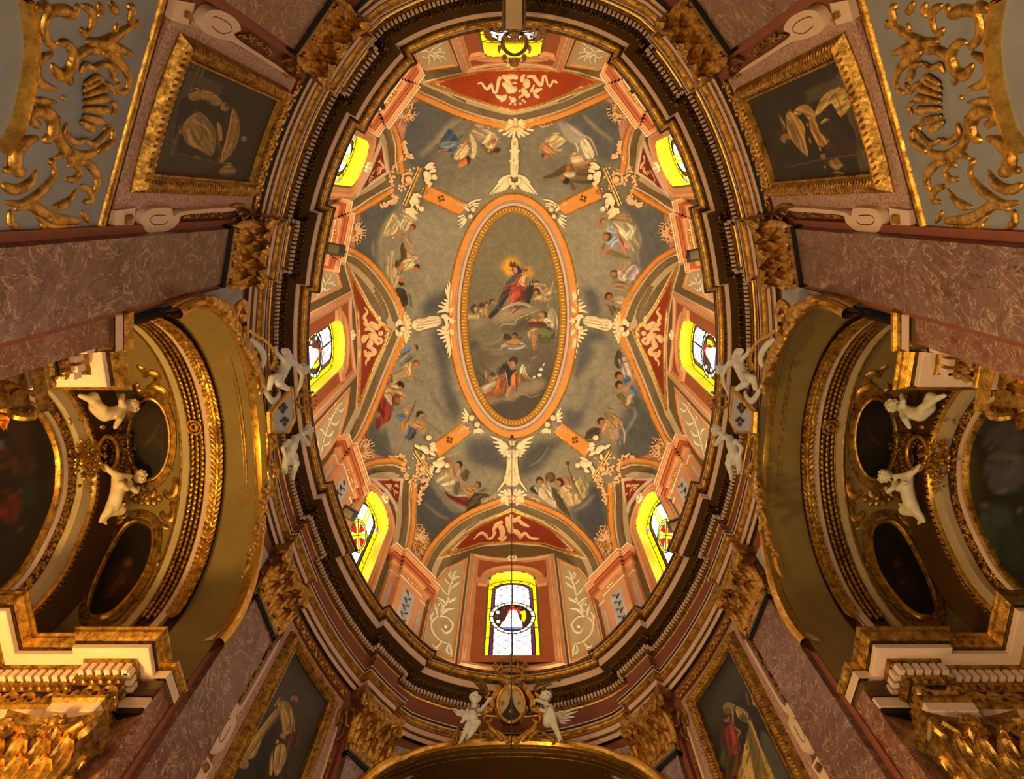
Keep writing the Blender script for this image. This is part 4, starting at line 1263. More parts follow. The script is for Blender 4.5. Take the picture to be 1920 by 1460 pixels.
        for i in range(4):
            t0, t1 = PI/4+PI/2*i-PI/4-.45, PI/4+PI/2*i-PI/4+.45
            q = np.array([(.06*math.cos((t0+t1)/2), .14*math.sin((t0+t1)/2))]+[(.28*math.cos(x), .6*math.sin(x)) for x in np.linspace(t0, t1, 8)]); q[:, 1] += zc; dfill(mb, a, q, g-.042)
            for x in np.linspace(t0+.1, t1-.1, 4): dbar(md, a, (.1*math.cos(x), zc+.2*math.sin(x)), (.27*math.cos(x), zc+.58*math.sin(x)), .004, g-.045, .01)
            x = (t0+t1)/2+PI/4; dbar(md, a, (0, zc), (.36*math.cos(x), zc+.76*math.sin(x)), .009, g-.045, .02)
        build('petal_panes', mb, 'glass_red', ring_, False)
        mb = MB()
        for i in range(4):
            x = PI/4+PI/2*i; dbar(mb, a, (0, zc), (.31*math.cos(x), zc+.66*math.sin(x)), .05, g-.037, .003)
        build('cross_panes', mb, 'glass_yellow', ring_, False)
        for rx, rz in (cy, (.30, .65)):
            q = el(0, zc, rx, rz)
            for i in range(len(q)): dbar(md, a, q[i], q[(i+1) % len(q)], .010, g-.045, .02)
        build('roundel_leading', md, 'lead', ring_, False)
        mb = MB(); dbar(mb, a, (-.06, zc+.7), (-.06, zt), .035, g-.03, .004); dbar(mb, a, (.06, zc+.7), (.06, zt), .035, g-.03, .004); dbar(mb, a, (0, z0+.4), (0, zc-.7), .05, g-.03, .004); build('mullion_panes', mb, 'glass_yellow', w, False)
        mb = MB()
        for sg in (-1, 1): dbar(mb, a, (sg*(hw-.1), zs-.05), (sg*(hw-.1), zs+.12), .05, g-.04, .004)
        build('corner_panes', mb, 'glass_blue', w, False)
# ---------------------------------------------------------------- drum pilasters over the entablature breaks
def lbox(mb, a, s0, s1, z0, z1, d0, d1, mi=0):
    k = np.array([(s0, d0), (s1, d0), (s1, d1), (s0, d1)])
    v = np.concatenate([np.concatenate([dpos(a, np.array([s]), np.array([z]), d) for s, d in k]) for z in (z0, z1)])
    return mb.add(v, [(0, 1, 2, 3), (7, 6, 5, 4), (0, 4, 5, 1), (1, 5, 6, 2), (2, 6, 7, 3), (3, 7, 4, 0)], mi)
NAMEZ = {}
for i, (za, zb) in enumerate(ZONES):
    a = (za+zb)/2*D2; p = plan(np.array(a), 0.); side = 'right' if p[0] > 0 else 'left'; row = ('altar end' if p[1] > 5 else 'altar side of the arch' if p[1] > 0 else 'near side of the arch' if p[1] > -5 else 'near end')
    NAMEZ[i] = (side, row)
    pl = thing('drum_pilaster', dpos(a, 0., 14.5), f'short salmon pilaster standing on the cornice, {side} wall, {row}', 'pilaster', 'salmon pilasters of the drum')
    mb = MB(); lbox(mb, a, -.40, .40, 14.5, 17.15, 0, -.26); build('shaft', mb, 'pink', pl, False)
    for sg in (-1, 1):
        mb = MB(); lbox(mb, a, sg*.40, sg*.68, 14.5, 17.15, 0, -.12); build('side_strip', mb, 'pink', pl, False)
        mb = MB(); lbox(mb, a, sg*.50, sg*.58, 14.6, 16.75, -.1, -.128); build('side_panel', mb, 'panel_white', pl, False)
    mb = MB(); lbox(mb, a, -.2, .2, 14.6, 16.85, -.2, -.272); pn = build('panel', mb, 'panel_white', pl, False)
    mb = MB()
    for j in range(12):
        z = 14.8+j*.17; sg = 1 if j % 2 else -1; mb.tube([dpos(a, np.array([0.]), np.array([z]), -.28)[0], dpos(a, np.array([sg*.07]), np.array([z+.06]), -.30)[0], dpos(a, np.array([sg*.12]), np.array([z+.13]), -.28)[0]], [.012, .028, .008], 5)
    build('panel_relief', mb, 'bronze', pn)
    for nm, m, tiers in (('necking', 'cream', [(17.15, 17.19, .02)]), ('frieze', 'pink', [(17.19, 17.5, 0.)]), ('cornice', 'pink', [(17.5, 17.56, .03), (17.56, 17.66, .06), (17.9, 17.97, .19), (17.97, 18.09, .22)]), ('cornice_deep_band', 'pink_deep', [(17.66, 17.78, .10), (17.78, 17.9, .15)]), ('top_fillet', 'cream', [(18.09, 18.13, .24)])):  # middle cornice tiers take a deeper pink
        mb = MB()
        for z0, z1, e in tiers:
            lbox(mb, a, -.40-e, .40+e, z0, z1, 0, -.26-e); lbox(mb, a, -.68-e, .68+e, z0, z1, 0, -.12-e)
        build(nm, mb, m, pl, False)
    mb = MB()
    for j in range(-2, 3): mb.ball(dpos(a, np.array([j*.085]), np.array([17.34+.03*(j % 2)]), -.28)[0], .045, n=6, m=5)
    build('frieze_ornament', mb, 'gold_bright', pl)
# pendentive grounds and scrollwork panels beside the windows
FOL = '''@ 640 974 3
S 4,9,6 620,775 612,720 600,690
S 4,8,10,8,5 600,700 550,680 510,630 505,580 540,545
S 4,8,9,7 545,545 590,550 625,590 610,630
S 8,10,6 620,620 585,640 560,610
B 12 585,605
S 4,8,5 560,690 530,720 505,700
S 8,6,4 510,700 525,735 545,720
S 4,9,5 600,700 590,740 615,760
S 3,10,4 505,580 500,550 520,520
S 3,12,4 540,545 530,500 520,470
S 3,12,4 560,545 590,510 640,500
S 3,12,4 560,540 570,490 545,450
S 4,9,5 550,520 590,470 600,430
S 3,12,4 600,470 630,450 650,440
S 3,12,4 590,480 560,450 535,440
S 3,10,4 600,430 570,400 560,375
S 4,8,5 600,430 610,380 620,350
S 3,10,4 615,390 640,370 665,350
S 3,10,4 615,370 590,350 580,330
S 3,10,4 620,350 630,310 650,285
S 3,9,3 620,350 640,330 668,320
S 3,9,3 620,340 605,315 620,290
B 9 545,480 600,450 620,355 560,545'''
FOL_L = '''@ 580 480 5.95
S 4,10,6 60,470 110,420 160,360
S 5,14,5 120,400 140,340 130,290
S 5,16,5 140,370 190,380 230,350
S 5,12,8 160,360 180,300 210,250
S 5,14,5 180,310 150,270 150,230
S 5,14,5 190,300 240,300 280,260
S 5,14,5 200,270 230,230 230,190
S 5,12,5 200,250 180,210 190,170
S 5,14,5 230,280 270,320 300,330
S 5,12,5 90,440 90,400 110,370
B 14 160,360 205,260'''
FOL_L2 = '''@ 580 640 3.967
S 4,9,6 75,860 90,800 100,750
S 5,12,5 80,820 60,770 60,730
S 5,12,5 95,780 140,760 160,720
S 5,10,7 100,750 120,680 140,620
S 5,14,5 115,700 150,700 180,660
S 5,14,5 110,700 90,660 70,650
S 5,12,6 140,620 160,570 190,520
S 5,13,5 150,600 190,620 220,590
S 5,13,5 150,590 130,560 130,520
S 5,10,5 190,520 210,480 250,450
S 5,12,5 200,500 230,520 260,490
S 5,12,5 190,520 180,480 200,450
B 9 100,750 140,625 190,525'''
FOL_T = '''@ 600 0 7.373
S 6,16,6 1360,720 1450,690 1520,730
S 6,18,6 1400,770 1470,790 1520,730
S 6,18,6 1520,730 1560,660 1640,640
S 6,18,6 1540,720 1620,720 1690,660
S 6,16,6 1520,740 1580,800 1560,880
S 6,16,6 1540,750 1640,790 1660,860
S 6,16,6 1560,740 1680,770 1760,820
S 6,16,6 1600,700 1680,710 1740,730
S 6,14,6 1500,760 1510,840 1490,900
S 6,14,6 1620,640 1660,600 1700,590
B 20 1520,740 1650,670'''
for f in (ID, mir):
    s = SIDE[f]
    for q, rel, lab in (('873,1051 862,1140 850,1241 820,1225 792,1204 800,1165 812,1120 819,1090 836,1068', FOL, f'tall panel of pale scrolling leaves {s} of the saint window'),
            ('575,500 602,501 620,503.5 632,515 638,537 597,557 572,570', FOL_L, f'rounded leaf panel on the near flank of the {s} side window'), ('653,733 648,771 635,816 605,857 575,880 575,815 590,804', FOL_L2, f'curved leaf panel on the altar flank of the {s} side window'),
            ('770,80 834,60 836,75 855,121 801,129 788,122 778,100', FOL_T, f'leaf panel {s} of the yellow window behind the hanging crest')):
        t = spandrel(q, f, lab, 'tan', rel, 'stucco_white', 'orange', 1.6, 'leaf panels flanking the drum windows')
# ---------------------------------------------------------------- floodlights on the cornice, and the chandelier cord
def flood(px, rot, lab, w=.40, h=.27, d=.16, f=ID, small=False):
    q = f(np.array([px], float))[0]; p = lift(W(-.14), q)[0]; n = NV(np.array([-p[0]*.25, -YC-p[1]*.3, -p[2]*.9])); t0 = NV(np.cross(n, [0, 0, 1.])); u0 = np.cross(t0, n)
    if f is not ID: rot = -rot
    t1 = t0*math.cos(rot)+u0*math.sin(rot); u1 = -t0*math.sin(rot)+u0*math.cos(rot)
    t = thing('floodlight', p, lab, 'floodlight', 'floodlights on the cornice')
    mb = MB(); mb.box(p, t1, u1, n, w/2, h/2, d/2); build('housing', mb, 'black', t, False)
    mb = MB(); mb.box(p+n*d*.5+t1*w*.08, t1, u1, n, w*.3, h*.34, .008); build('lens', mb, 'lens', t, False)
    mb = MB(); mb.tube([p-n*d*.5, p-n*(d*.5+.12)-u1*.02], .02, 6); mb.box(p-n*(d*.5+.02), t1, u1, n, w*.54, .02, .02); build('bracket', mb, 'black', t, False)
flood((630, 468), -.15, 'black floodlight on the left cornice beside the near pilaster'); flood((1305, 478), .15, 'black floodlight on the right cornice beside the near pilaster')
flood((655, 962), .35, 'black floodlight in front of the lower left stained window'); flood((1268, 983), -.2, 'black floodlight in front of the lower right stained window')
flood((717, 198), .9, 'tiny black spotlight on the upper left cornice', .11, .10, .12); flood((1187, 168), -.9, 'tiny black spotlight on the upper right cornice', .11, .10, .12)
p = at(SHELL, (960, 817)); mb = MB(); mb.tube([p+[0, 0, -.0], [p[0], p[1], 12], [p[0], p[1], 3.6]], .011, 6); mb.ball(p-[0, 0, .06], .06); tag(build('chandelier_cord', mb, 'black'), 'thin dark cord hanging straight down from the foot of the oval ceiling painting', 'cord')
# ---------------------------------------------------------------- stucco figures of the dome
def garland(mb, S, q, w, n, f=ID, hh=.8, rb=(.35, .6), mi=0, base=0.):
    q = resample(spline(f(pts(q)), 6), 1.5); rs = np.random.default_rng(len(q)*7+n)
    for i in range(n):
        c = q[int((i+.5)/n*(len(q)-1))]+rs.normal(size=2)*w*.38; r = w*rs.uniform(*rb); blob(mb, S, c, r, r*rs.uniform(.7, 1), hh, rs.uniform(0, 3), base, 7, mi=mi)
CAR_SIDE = ('''@ 730 540 7.365
S 95,88,76,88,82,55 310,510 400,500 470,488 560,468 650,455 725,450''', '''S 10,16,8 330,430 420,450 520,420 640,400
S 10,16,8 330,470 430,480 540,470 690,430
S 10,16,8 340,530 440,520 560,500 700,470
S 10,16,8 340,580 430,560 530,530 640,510
S 8,12,8 380,460 400,500 390,560
S 26,34,24 690,385 760,385 810,430
S 26,34,24 700,540 765,540 805,470
S 20,28,16 740,400 770,450 760,500''', 'B 46 848,445\nB 18 820,410 870,405 890,450 860,485', '''S 14,26,8 860,320 760,305 650,335
S 14,26,8 862,300 770,270 666,240
S 14,26,8 865,285 790,230 706,190
S 14,26,8 870,265 810,190 748,150
S 16,30,10 875,250 810,110 768,0
S 16,30,8 880,230 825,60 792,-60
S 16,26,6 885,210 840,0 815,-112
S 20,40,20 800,340 850,300 880,250
S 14,26,8 850,590 760,590 645,575
S 14,26,8 855,605 760,615 655,640
S 14,26,8 862,620 775,665 690,692
S 14,26,8 865,635 795,705 730,750
S 16,30,10 870,645 805,760 770,822
S 16,30,8 873,655 825,800 798,900
S 16,26,6 878,665 845,850 815,972
S 20,40,20 800,570 850,600 880,660''', '''S 10,20,24 185,540 205,420 212,318
S 10,20,24 195,545 235,440 248,360
S 10,20,24 200,550 260,460 278,412
S 10,20,24 205,555 270,500 300,468
S 10,20,24 205,560 270,550 312,535
S 10,20,24 205,565 270,600 305,605
S 10,20,24 200,570 260,650 285,672
S 10,20,24 195,575 240,690 260,722
S 10,20,24 185,580 215,710 232,765
S 26,46,26 110,430 140,470 190,480
S 24,42,20 90,540 100,490 130,450
S 24,42,20 90,570 100,620 130,660
S 26,46,26 120,650 150,630 190,620''', 'B 42 165,560\nB 14 205,545 205,575', '''150,290 90,230 40,150''', '''190,790 140,870 100,950''')
CAR_END = ('''@ 760 820 5.217
S 40,56,58,62,90,120 1045,110 1045,170 1045,260 1045,340 1045,420 1045,480''', '''S 8,12,8 1030,180 1020,280 1000,360 950,470
S 8,12,8 1045,200 1040,300 1030,400 1010,480
S 8,12,6 1005,210 1000,290 985,360
S 8,12,6 1010,380 960,450 895,540
S 16,22,16 995,120 1000,170 1040,185''', 'B 32 1045,58\nB 12 1020,40 1045,28 1072,40', '''S 10,18,6 1000,100 920,30 832,-12
S 10,18,6 998,110 930,60 850,45
S 10,18,6 996,125 940,95 872,88
S 10,18,6 994,140 950,125 900,125
S 10,18,6 992,152 955,150 925,158
S 10,18,6 990,165 970,175 955,190
S 14,24,14 1010,110 985,90 950,40''', '''S 6,12,14 1035,590 960,570 895,560
S 6,12,14 1035,588 970,545 920,525
S 6,12,14 1038,586 990,535 960,508
S 6,12,14 1042,585 1020,530 1005,500
S 14,30,12 1010,575 950,605 965,650
S 12,26,10 1025,600 985,630 1010,665''', 'B 30 1045,600\nB 10 1035,590 1055,590', '880,570 830,595 770,625', '')
CAR_NEAR = ('''@ 640 0 3
S 16,24,26,24,20 975,770 975,820 975,870 973,930 972,1000''', '''S 5,8,4 960,780 965,850 958,920
S 5,8,4 975,800 978,880 975,960
S 5,8,4 990,780 985,850 992,930
S 6,9,6 945,830 975,850 1005,830
S 6,9,6 945,890 975,910 1000,890
S 9,12,9 945,990 950,1020 975,1025
S 9,12,9 1005,990 1000,1020 975,1025''', 'B 14 970,1040\nB 6 957,1050 970,1055 983,1050', '''S 5,9,3 950,985 890,1030 832,1096
S 5,9,3 950,992 900,1045 850,1092
S 5,9,3 950,1000 905,1055 870,1086
S 5,9,3 952,1008 915,1058 890,1080
S 5,8,3 955,1016 930,1050 915,1072
S 8,13,8 955,985 915,1000 880,1030
S 5,9,3 995,985 1050,1030 1105,1096
S 5,9,3 995,992 1040,1045 1090,1092
S 5,9,3 995,1000 1035,1055 1072,1086
S 5,9,3 993,1008 1025,1058 1050,1080
S 5,8,3 990,1016 1010,1050 1027,1072
S 8,13,8 990,985 1028,1000 1060,1030''', '''S 4,8,9 975,700 915,725 880,735
S 4,8,9 975,705 930,745 905,755
S 4,8,9 977,708 950,755 935,768
S 4,8,9 980,708 970,760 965,775
S 4,8,9 983,708 1000,760 1005,775
S 4,8,9 985,706 1015,750 1035,765
S 4,8,9 987,704 1030,740 1060,752
S 4,8,9 988,700 1045,722 1085,732
S 10,20,10 940,670 955,690 975,695
S 10,20,10 1020,670 1005,690 985,695
S 8,14,6 975,660 980,680 980,700
S 8,16,8 920,690 945,700 965,705
S 8,16,8 1040,690 1015,700 995,705''', 'B 13 980,690', '860,715 810,710 760,700', '1100,700 1150,710 1200,690')
def caryatid(D, f, label, dbl=False):
    fr = D[0].split('\n')[0]; o = pts(' '.join([','.join(fr.split()[1:3])]))
    p0 = f(np.array([[float(x) for x in fr.split()[1:3]]])+pts(D[0].split('\n')[1].split()[3])/float(fr.split()[3]))[0]
    t = thing('winged_caryatid', at(SHELL, p0), label, 'plaster figure', 'winged plaster figures round the oval painting')
    fs = (ID, mir) if dbl else (f,)
    def mk(nm, txt, m, hh, base=0., parent=t, ff=fs):
        mb = MB()
        for g in ff: carve(mb, SHELL, fr+'\n'+txt, g, hh, base, step=1.6)
        return build(nm, mb, m, parent)
    b = mk('body', D[0].split('\n')[1], 'stucco', .4, 0, t, fs[:1]); mk('drapery', D[1], 'stucco', .8, .12, b); mk('head', D[2], 'stucco', .9, .08, t, fs if not dbl else fs[:1])
    mk('wings', D[3], 'stucco', .55, .03); sh = mk('shell', D[4], 'stucco', .6, .02); mk('mask', D[5], 'stucco', .9, .05, sh, fs[:1] if dbl else fs)
    mb = MB(); o, sc = np.array([float(x) for x in fr.split()[1:3]]), float(fr.split()[3])
    for g in D[6:8]:
        if g:
            q = ' '.join(f'{a},{b}' for a, b in o+pts(g)/sc)
            for ff in fs: garland(mb, SHELL, q, 3.4, 16, ff)
    build('flower_garland', mb, 'stucco_pink', t)
caryatid(CAR_SIDE, ID, 'pale winged figure lying between left shell and the oval painting'); caryatid(CAR_SIDE, mir, 'pale winged figure lying between right shell and the oval painting')
caryatid(CAR_END, ID, 'pale upright winged figure on a shell below the oval painting', True); caryatid(CAR_NEAR, ID, 'upside-down pale winged figure at the far top end of the oval painting')
# cherub pairs holding the straps
CH_U = '''@ 640 0 3
S 4,7,3 705,1152 740,1130 788,1118
S 4,7,3 710,1160 745,1145 780,1140
S 4,7,3 715,1168 750,1158 775,1155
S 5,9,6 690,1160 705,1175 720,1185
S 4,7,3 690,1205 665,1215 650,1212
S 4,7,3 695,1215 668,1235 652,1240
S 4,7,3 700,1222 675,1250 655,1262
S 4,7,3 705,1228 685,1258 662,1282
B 17 738,1172
B 16 722,1212
B 6 730,1160 745,1160 712,1205'''
CH_L = '''@ 860 660 5.69
S 10,16,5 110,690 75,640 48,592
S 10,16,5 105,700 65,670 34,640
S 10,16,5 100,712 60,700 26,692
S 10,16,5 98,725 60,735 30,745
S 10,16,5 190,810 230,830 272,862
S 10,16,5 185,815 220,850 245,872
S 10,16,5 175,820 195,855 205,872
S 10,16,5 165,822 170,850 160,872
B 36 130,702
B 36 190,772
B 12 120,680 145,685 175,755 205,760'''
def wcherub(txt, f, lab, gar):
    ls = txt.split('\n'); o = np.array([float(x) for x in ls[0].split()[1:3]]); sc = float(ls[0].split()[3])
    c = f(o[None]+pts(ls[-3].split()[-1])/sc)[0]
    t = thing('winged_cherub_pair', at(SHELL, c), lab, 'plaster cherubs', 'cherub heads on the oval frame')
    mb = MB(); carve(mb, SHELL, '\n'.join(l for l in ls if l[0] in '@S'), f, .6, .04, step=1.6); build('wings', mb, 'stucco', t)
    for l in (ls[-3], ls[-2]):
        mb = MB(); carve(mb, SHELL, ls[0]+'\n'+l, f, .95, .06); h = build('head', mb, 'stucco', t)
    mb = MB(); carve(mb, SHELL, ls[0]+'\n'+ls[-1], f, .9, .16); build('curls', mb, 'stucco', t)
    mb = MB(); garland(mb, SHELL, gar, 4, 16, f, base=.03); build('flower_bunch', mb, 'stucco_pink', t)
for f in (ID, mir):
    s = SIDE[f]
    wcherub(CH_U, f, f'pair of winged cherub heads on the upper {s} rim of the oval frame', '876,386 868,384 856,380'); wcherub(CH_L, f, f'pair of winged cherub heads on the lower {s} rim of the oval frame', '878,802 868,804 858,810')
# cartouches with putti
MED_U = dict(fr='@ 440 240 4.36', bar='S 13 1516,310 1378,636', rail='S 5 1496,312 1362,622', p1='''S 22,36,30 1535,350 1565,385 1590,420
S 12,20,12 1540,400 1575,440 1610,450
S 12,18,10 1580,350 1620,340 1640,350
S 14,20,12 1560,420 1585,455 1570,475''', w1='S 8,22,7 1545,320 1590,290 1630,285\nS 8,22,7 1550,330 1600,315 1635,320', h1='B 26 1612,385', p2='''S 22,36,26 1430,555 1465,590 1500,600
S 12,20,12 1470,610 1490,640 1480,665
S 12,18,10 1440,540 1480,540 1520,560
S 14,20,12 1420,580 1440,620 1430,650''', w2='S 10,28,8 1380,680 1430,690 1480,740\nS 10,22,8 1385,660 1440,665 1490,700', h2='B 25 1505,648', mask='B 34 1408,415\nB 12 1395,400 1420,402 1408,432\nS 8,16,8 1370,380 1360,420 1375,460\nS 8,16,8 1440,370 1400,365 1375,375', gar=('1385,205 1345,260 1308,325 1282,395 1272,465 1285,530 1318,582', '1318,582 1260,610 1200,630', '1375,110 1385,160 1400,215 1450,235'), flo='B 9 1530,490 1555,500 1575,512 1545,520 1520,512 1560,530')
MED_L = dict(fr='@ 580 790 3.13', bar='S 9 610,168 716,338', rail='S 4 600,182 704,345', p1='''S 14,24,20 640,150 668,165 695,190
S 8,13,8 650,160 625,150 608,138
S 8,14,8 690,180 715,190 735,205
S 8,14,8 660,190 660,215 640,225''', w1='S 6,16,5 700,140 725,135 722,165\nS 6,14,5 700,155 720,160 715,180', h1='B 19 686,98', p2='''S 14,25,20 715,245 750,255 790,240
S 9,15,8 725,260 705,295 715,325
S 8,12,7 740,235 770,220 790,210
S 9,14,8 760,270 750,290 730,300''', w2='S 6,14,5 700,180 735,165 750,190', h2='B 18 795,262', mask='B 20 655,280\nB 7 648,274 663,275 655,292\nS 5,9,5 630,260 625,285 640,305\nS 5,9,5 655,258 680,262 685,285', gar=('470,210 515,206 556,222 555,275 568,325 590,362 625,378', '655,350 690,340 680,375 655,400 645,440 638,490', ''), flo='B 6 728,175 740,180 732,190 745,192 722,188')
def cartouche(D, f, lab):
    o = np.array([float(x) for x in D['fr'].split()[1:3]]); sc = float(D['fr'].split()[3]); c = f(o[None]+pts(D['mask'].split()[2])/sc)[0]
    t = thing('cherub_cartouche', at(SHELL, c), lab, 'plaster cartouche', 'cherub cartouches of the dome')
    def mk(nm, txt, m, hh, base, parent=t): mb = MB(); carve(mb, SHELL, D['fr']+'\n'+txt, f, hh, base, step=1.6); return build(nm, mb, m, parent)
    mk('entablature_bar', D['bar'], 'gold_bright', .9, .06); mk('bead_rail', D['rail'], 'stucco', .9, .05); mk('mask', D['mask'], 'stucco_pink', .9, .03)
    for k in '12':
        p = mk('putto', D['p'+k], 'stucco', .8, .06); mk('head', D['h'+k], 'stucco', .95, .10, p); mk('wing', D['w'+k], 'stucco', .5, .04, p)
    mk('gilt_flowers', D['flo'], 'gold_bright', .9, .05)
    mb = MB(); cc = f(o[None]+pts(D['mask'].split()[2])/sc)[0]; rs = np.random.default_rng(4)
    for i in range(70): blob(mb, SHELL, cc+rs.normal(size=2)*[9, 11], rs.uniform(1.6, 3.4), None, .8, 0, .0, 7)
    build('flower_bed', mb, 'stucco_pink', t)
    for g in D['gar']:
        if g: mb = MB(); garland(mb, SHELL, ' '.join(f'{a},{b}' for a, b in o+pts(g)/sc), 5.5, 60, f, base=.02); build('fruit_garland', mb, 'stucco_pink', t)
for f in (ID, mir):
    s = SIDE[f]; cartouche(MED_U, f, f'pink cartouche with two putti and a gilt bar, upper {s} of dome'); cartouche(MED_L, f, f'pink cartouche with two putti and a gilt bar, lower {s} of dome')
# acanthus rosettes over the drum pilasters
def rosette(c, r, ry, up, f, lab):
    cc = f(np.array([c], float))[0]; rs = np.random.default_rng(int(c[0])); t = thing('acanthus_rosette', at(SHELL, cc), lab, 'rosette', 'acanthus rosettes over the drum pilasters')
    if f is not ID: up = PI-up
    mb = MB()
    for i in range(40):
        a = up+rs.uniform(-2.9, 2.9); k = rs.uniform(.35, 1.); d = np.array([math.cos(a)*r, math.sin(a)*ry]); e = np.array([-d[1], d[0]])*rs.choice([-1, 1])*rs.uniform(.25, .6)
        stroke(mb, SHELL, [cc+d*.25*k, cc+d*.7*k, cc+d*k+e*.5, cc+d*.8*k+e*.8], np.array([.8, 2., 1.5, .8])*r/20, .8, .02, step=1.5, nsec=5)
    for i in range(34):
        a = rs.uniform(0, 2*PI); k = rs.uniform(.2, .98); blob(mb, SHELL, cc+[math.cos(a)*r*k, math.sin(a)*ry*k], rs.uniform(1.2, 2.4), None, .9, 0, .02, 7)
    for i in range(9):
        a = up+(i-4)*.28; d = np.array([math.cos(a)*r, math.sin(a)*ry]); stroke(mb, SHELL, [cc+d*.9, cc+d*1.2+rs.normal(size=2)*1.5, cc+d*1.25+rs.normal(size=2)*3], [1.6, 1.2, .5], .8, .02, step=1.3, nsec=5)
    build('acanthus_leaves', mb, 'stucco_pink', t)
    mb = MB(); g = cc-np.array([math.cos(up)*r, math.sin(up)*ry])*.3; fan(mb, SHELL, g, 0, 2*PI, 1.2, r*.42, 11, hh=.8, base=.10); blob(mb, SHELL, g, r*.14, None, 1., 0, .14); build('gilt_flower', mb, 'gold_bright', t)
for f in (ID, mir):
    s = SIDE[f]
    rosette((758, 207), 19, 21, .9, f, f'acanthus rosette at the far upper {s} corner of the dome'); rosette((660, 434), 20, 20, .1, f, f'acanthus rosette above the {s} near floodlight')
    rosette((676, 842), 21, 22, -.5, f, f'acanthus rosette between the {s} side vault and lower stained window'); rosette((784, 1018), 17, 26, -1.4, f, f'acanthus rosette {s} of the vault over the saint window')
# ---------------------------------------------------------------- giant pilasters with gilded capitals
def wpos(a, s, z, dn=0.): return dpos(a, s, z, np.asarray(dn, float)+(.40-DW))
def wbox(mb, a, s0, s1, z0, z1, d0, d1, mi=0): return lbox(mb, a, s0, s1, z0, z1, d0+.40-DW, d1+.40-DW, mi)
def leaf(mb, fn, s0, z0, d0, w, h, out, lean=0., n=9, m=7):
    "acanthus leaf: fn(s, z, dn) places it; out = projection of the curled tip"
    P = []
    for i in range(n):
        t = i/(n-1); wd = w*(math.sin(PI*(.18+.70*t))**.7)*(1+.22*abs(math.sin(9*t)))*(1 if t < .86 else .75)
        zz = z0+h*(t if t < .8 else .8+.2*math.sin((t-.8)/.2*PI)*.45-.0*(t-.8)); dd = -(.03+out*(.25*t+.9*t**4))
        row = []
        for j in range(m):
            k = (j/(m-1)*2-1); row.append((s0+lean*t+k*wd/2, zz-abs(k)**2*h*.10, d0+dd+abs(k)**1.5*.05+.018*math.cos(k*9)))
        P.append(row)
    P = np.array(P); return mb.grid(fn(P[..., 0], P[..., 1], P[..., 2]))
def volute(mb, fn, s0, z0, d0, ds, r=.13, w=.05):
    a = np.linspace(0, 4.4*PI, 44); rr = r*(1-a/(4.4*PI)*.88); c, sn = np.cos(a+PI/2), np.sin(a+PI/2)
    p = fn(s0-ds*rr*c*.75, z0+rr*sn, d0-rr*0.-.02+ .35*rr*c); mb.tube(p, np.linspace(w, w*.45, 44), 6); mb.ball(fn(np.array([s0]), np.array([z0]), np.array([d0-.05]))[0], r*.3, n=6, m=5)
def capital(parent, fn, hw, z0, h, d0, depth_, sides=True):
    mb = MB()
    for k in range(6):
        t0, t1 = k/6, (k+1)/6; e0, e1 = .02+.10*t0**2, .02+.10*t1**2
        v = [fn(np.array([s]), np.array([z0+h*.86*t]), np.array([d]))[0] for t, e in ((t0, e0), (t1, e1)) for s, d in ((-hw-e, d0+depth_), (-hw-e, d0-e), (hw+e, d0-e), (hw+e, d0+depth_))]
        mb.add(v, [(0, 1, 5, 4), (1, 2, 6, 5), (2, 3, 7, 6)])
    cap = build('capital', mb, 'gold_old', parent, False)
    def lf(*q): m_ = MB(); leaf(m_, fn, *q); build('acanthus_leaf', m_, 'gold', cap)
    for s in np.linspace(-hw*.72, hw*.72, 3): lf(s, z0, d0, hw*.74, h*.44, .16)
    for s in np.linspace(-hw, hw, 4): lf(s, z0+h*.12, d0-.02, hw*.66, h*.56, .20, s*.10)
    for s in (-hw*.45, hw*.45): lf(s, z0+h*.40, d0-.05, hw*.5, h*.36, .17, s*.2)
    if sides:
        for sg in (-1, 1):
            fs = lambda s, z, d, g=sg: fn(g*(hw-(d-d0)+.0), z, d0+depth_*.45+s)
            for zz, hh in ((z0, .44), (z0+h*.2, .56)): m_ = MB(); leaf(m_, fs, 0., zz, d0, depth_*.95, h*hh, .14); build('acanthus_leaf', m_, 'gold', cap)
    for sg in (-1, 1):
        m_ = MB(); volute(m_, fn, sg*(hw+.10), z0+h*.74, d0-.13, sg); m_.tube(fn(sg*np.linspace(hw*.25, hw+.05, 8), z0+h*(.5+.33*np.linspace(0, 1, 8)**.6), d0-.06-.1*np.linspace(0, 1, 8)), np.linspace(.02, .045, 8), 6); build('volute', m_, 'gold', cap)
        m_ = MB(); volute(m_, fn, sg*hw*.20, z0+h*.76, d0-.08, -sg, .075, .028); build('inner_scroll', m_, 'gold', cap)
    m_ = MB(); s = np.linspace(-1, 1, 13); e = .17; bow = d0-.17+.13*(1-s**2); rows = []
    for z, o in ((z0+h*.86, 0.), (z0+h*.88, .02), (z0+h*.93, .03), (z0+h, .05)): rows.append(fn(s*(hw+e+o), np.full(13, z), bow-o)); 
    m_.grid(np.array(rows)); wv = []
    for z, o in ((z0+h*.86, 0.), (z0+h, .05)): wv.append(np.concatenate([fn(s*(hw+e+o), np.full(13, z), bow-o), fn(np.array([hw+e+o, -hw-e-o]), np.array([z, z]), np.array([d0+depth_]*2))]))
    m_.grid(np.array(wv), closev=True); build('abacus', m_, 'gold_old', cap)
    m_ = MB(); c = fn(np.array([0.]), np.array([z0+h*.92]), np.array([d0-.10]))[0]; m_.ball(c, .075, n=8, m=6)
    for i in range(6): m_.ball(c+np.array([0, 0, .1*math.sin(i)])+(fn(np.array([.09*math.cos(i)]), np.array([z0+h*.92]), np.array([d0-.10]))[0]-c), .045, n=6, m=5)
    build('abacus_flower', m_, 'gold', cap)
    return cap
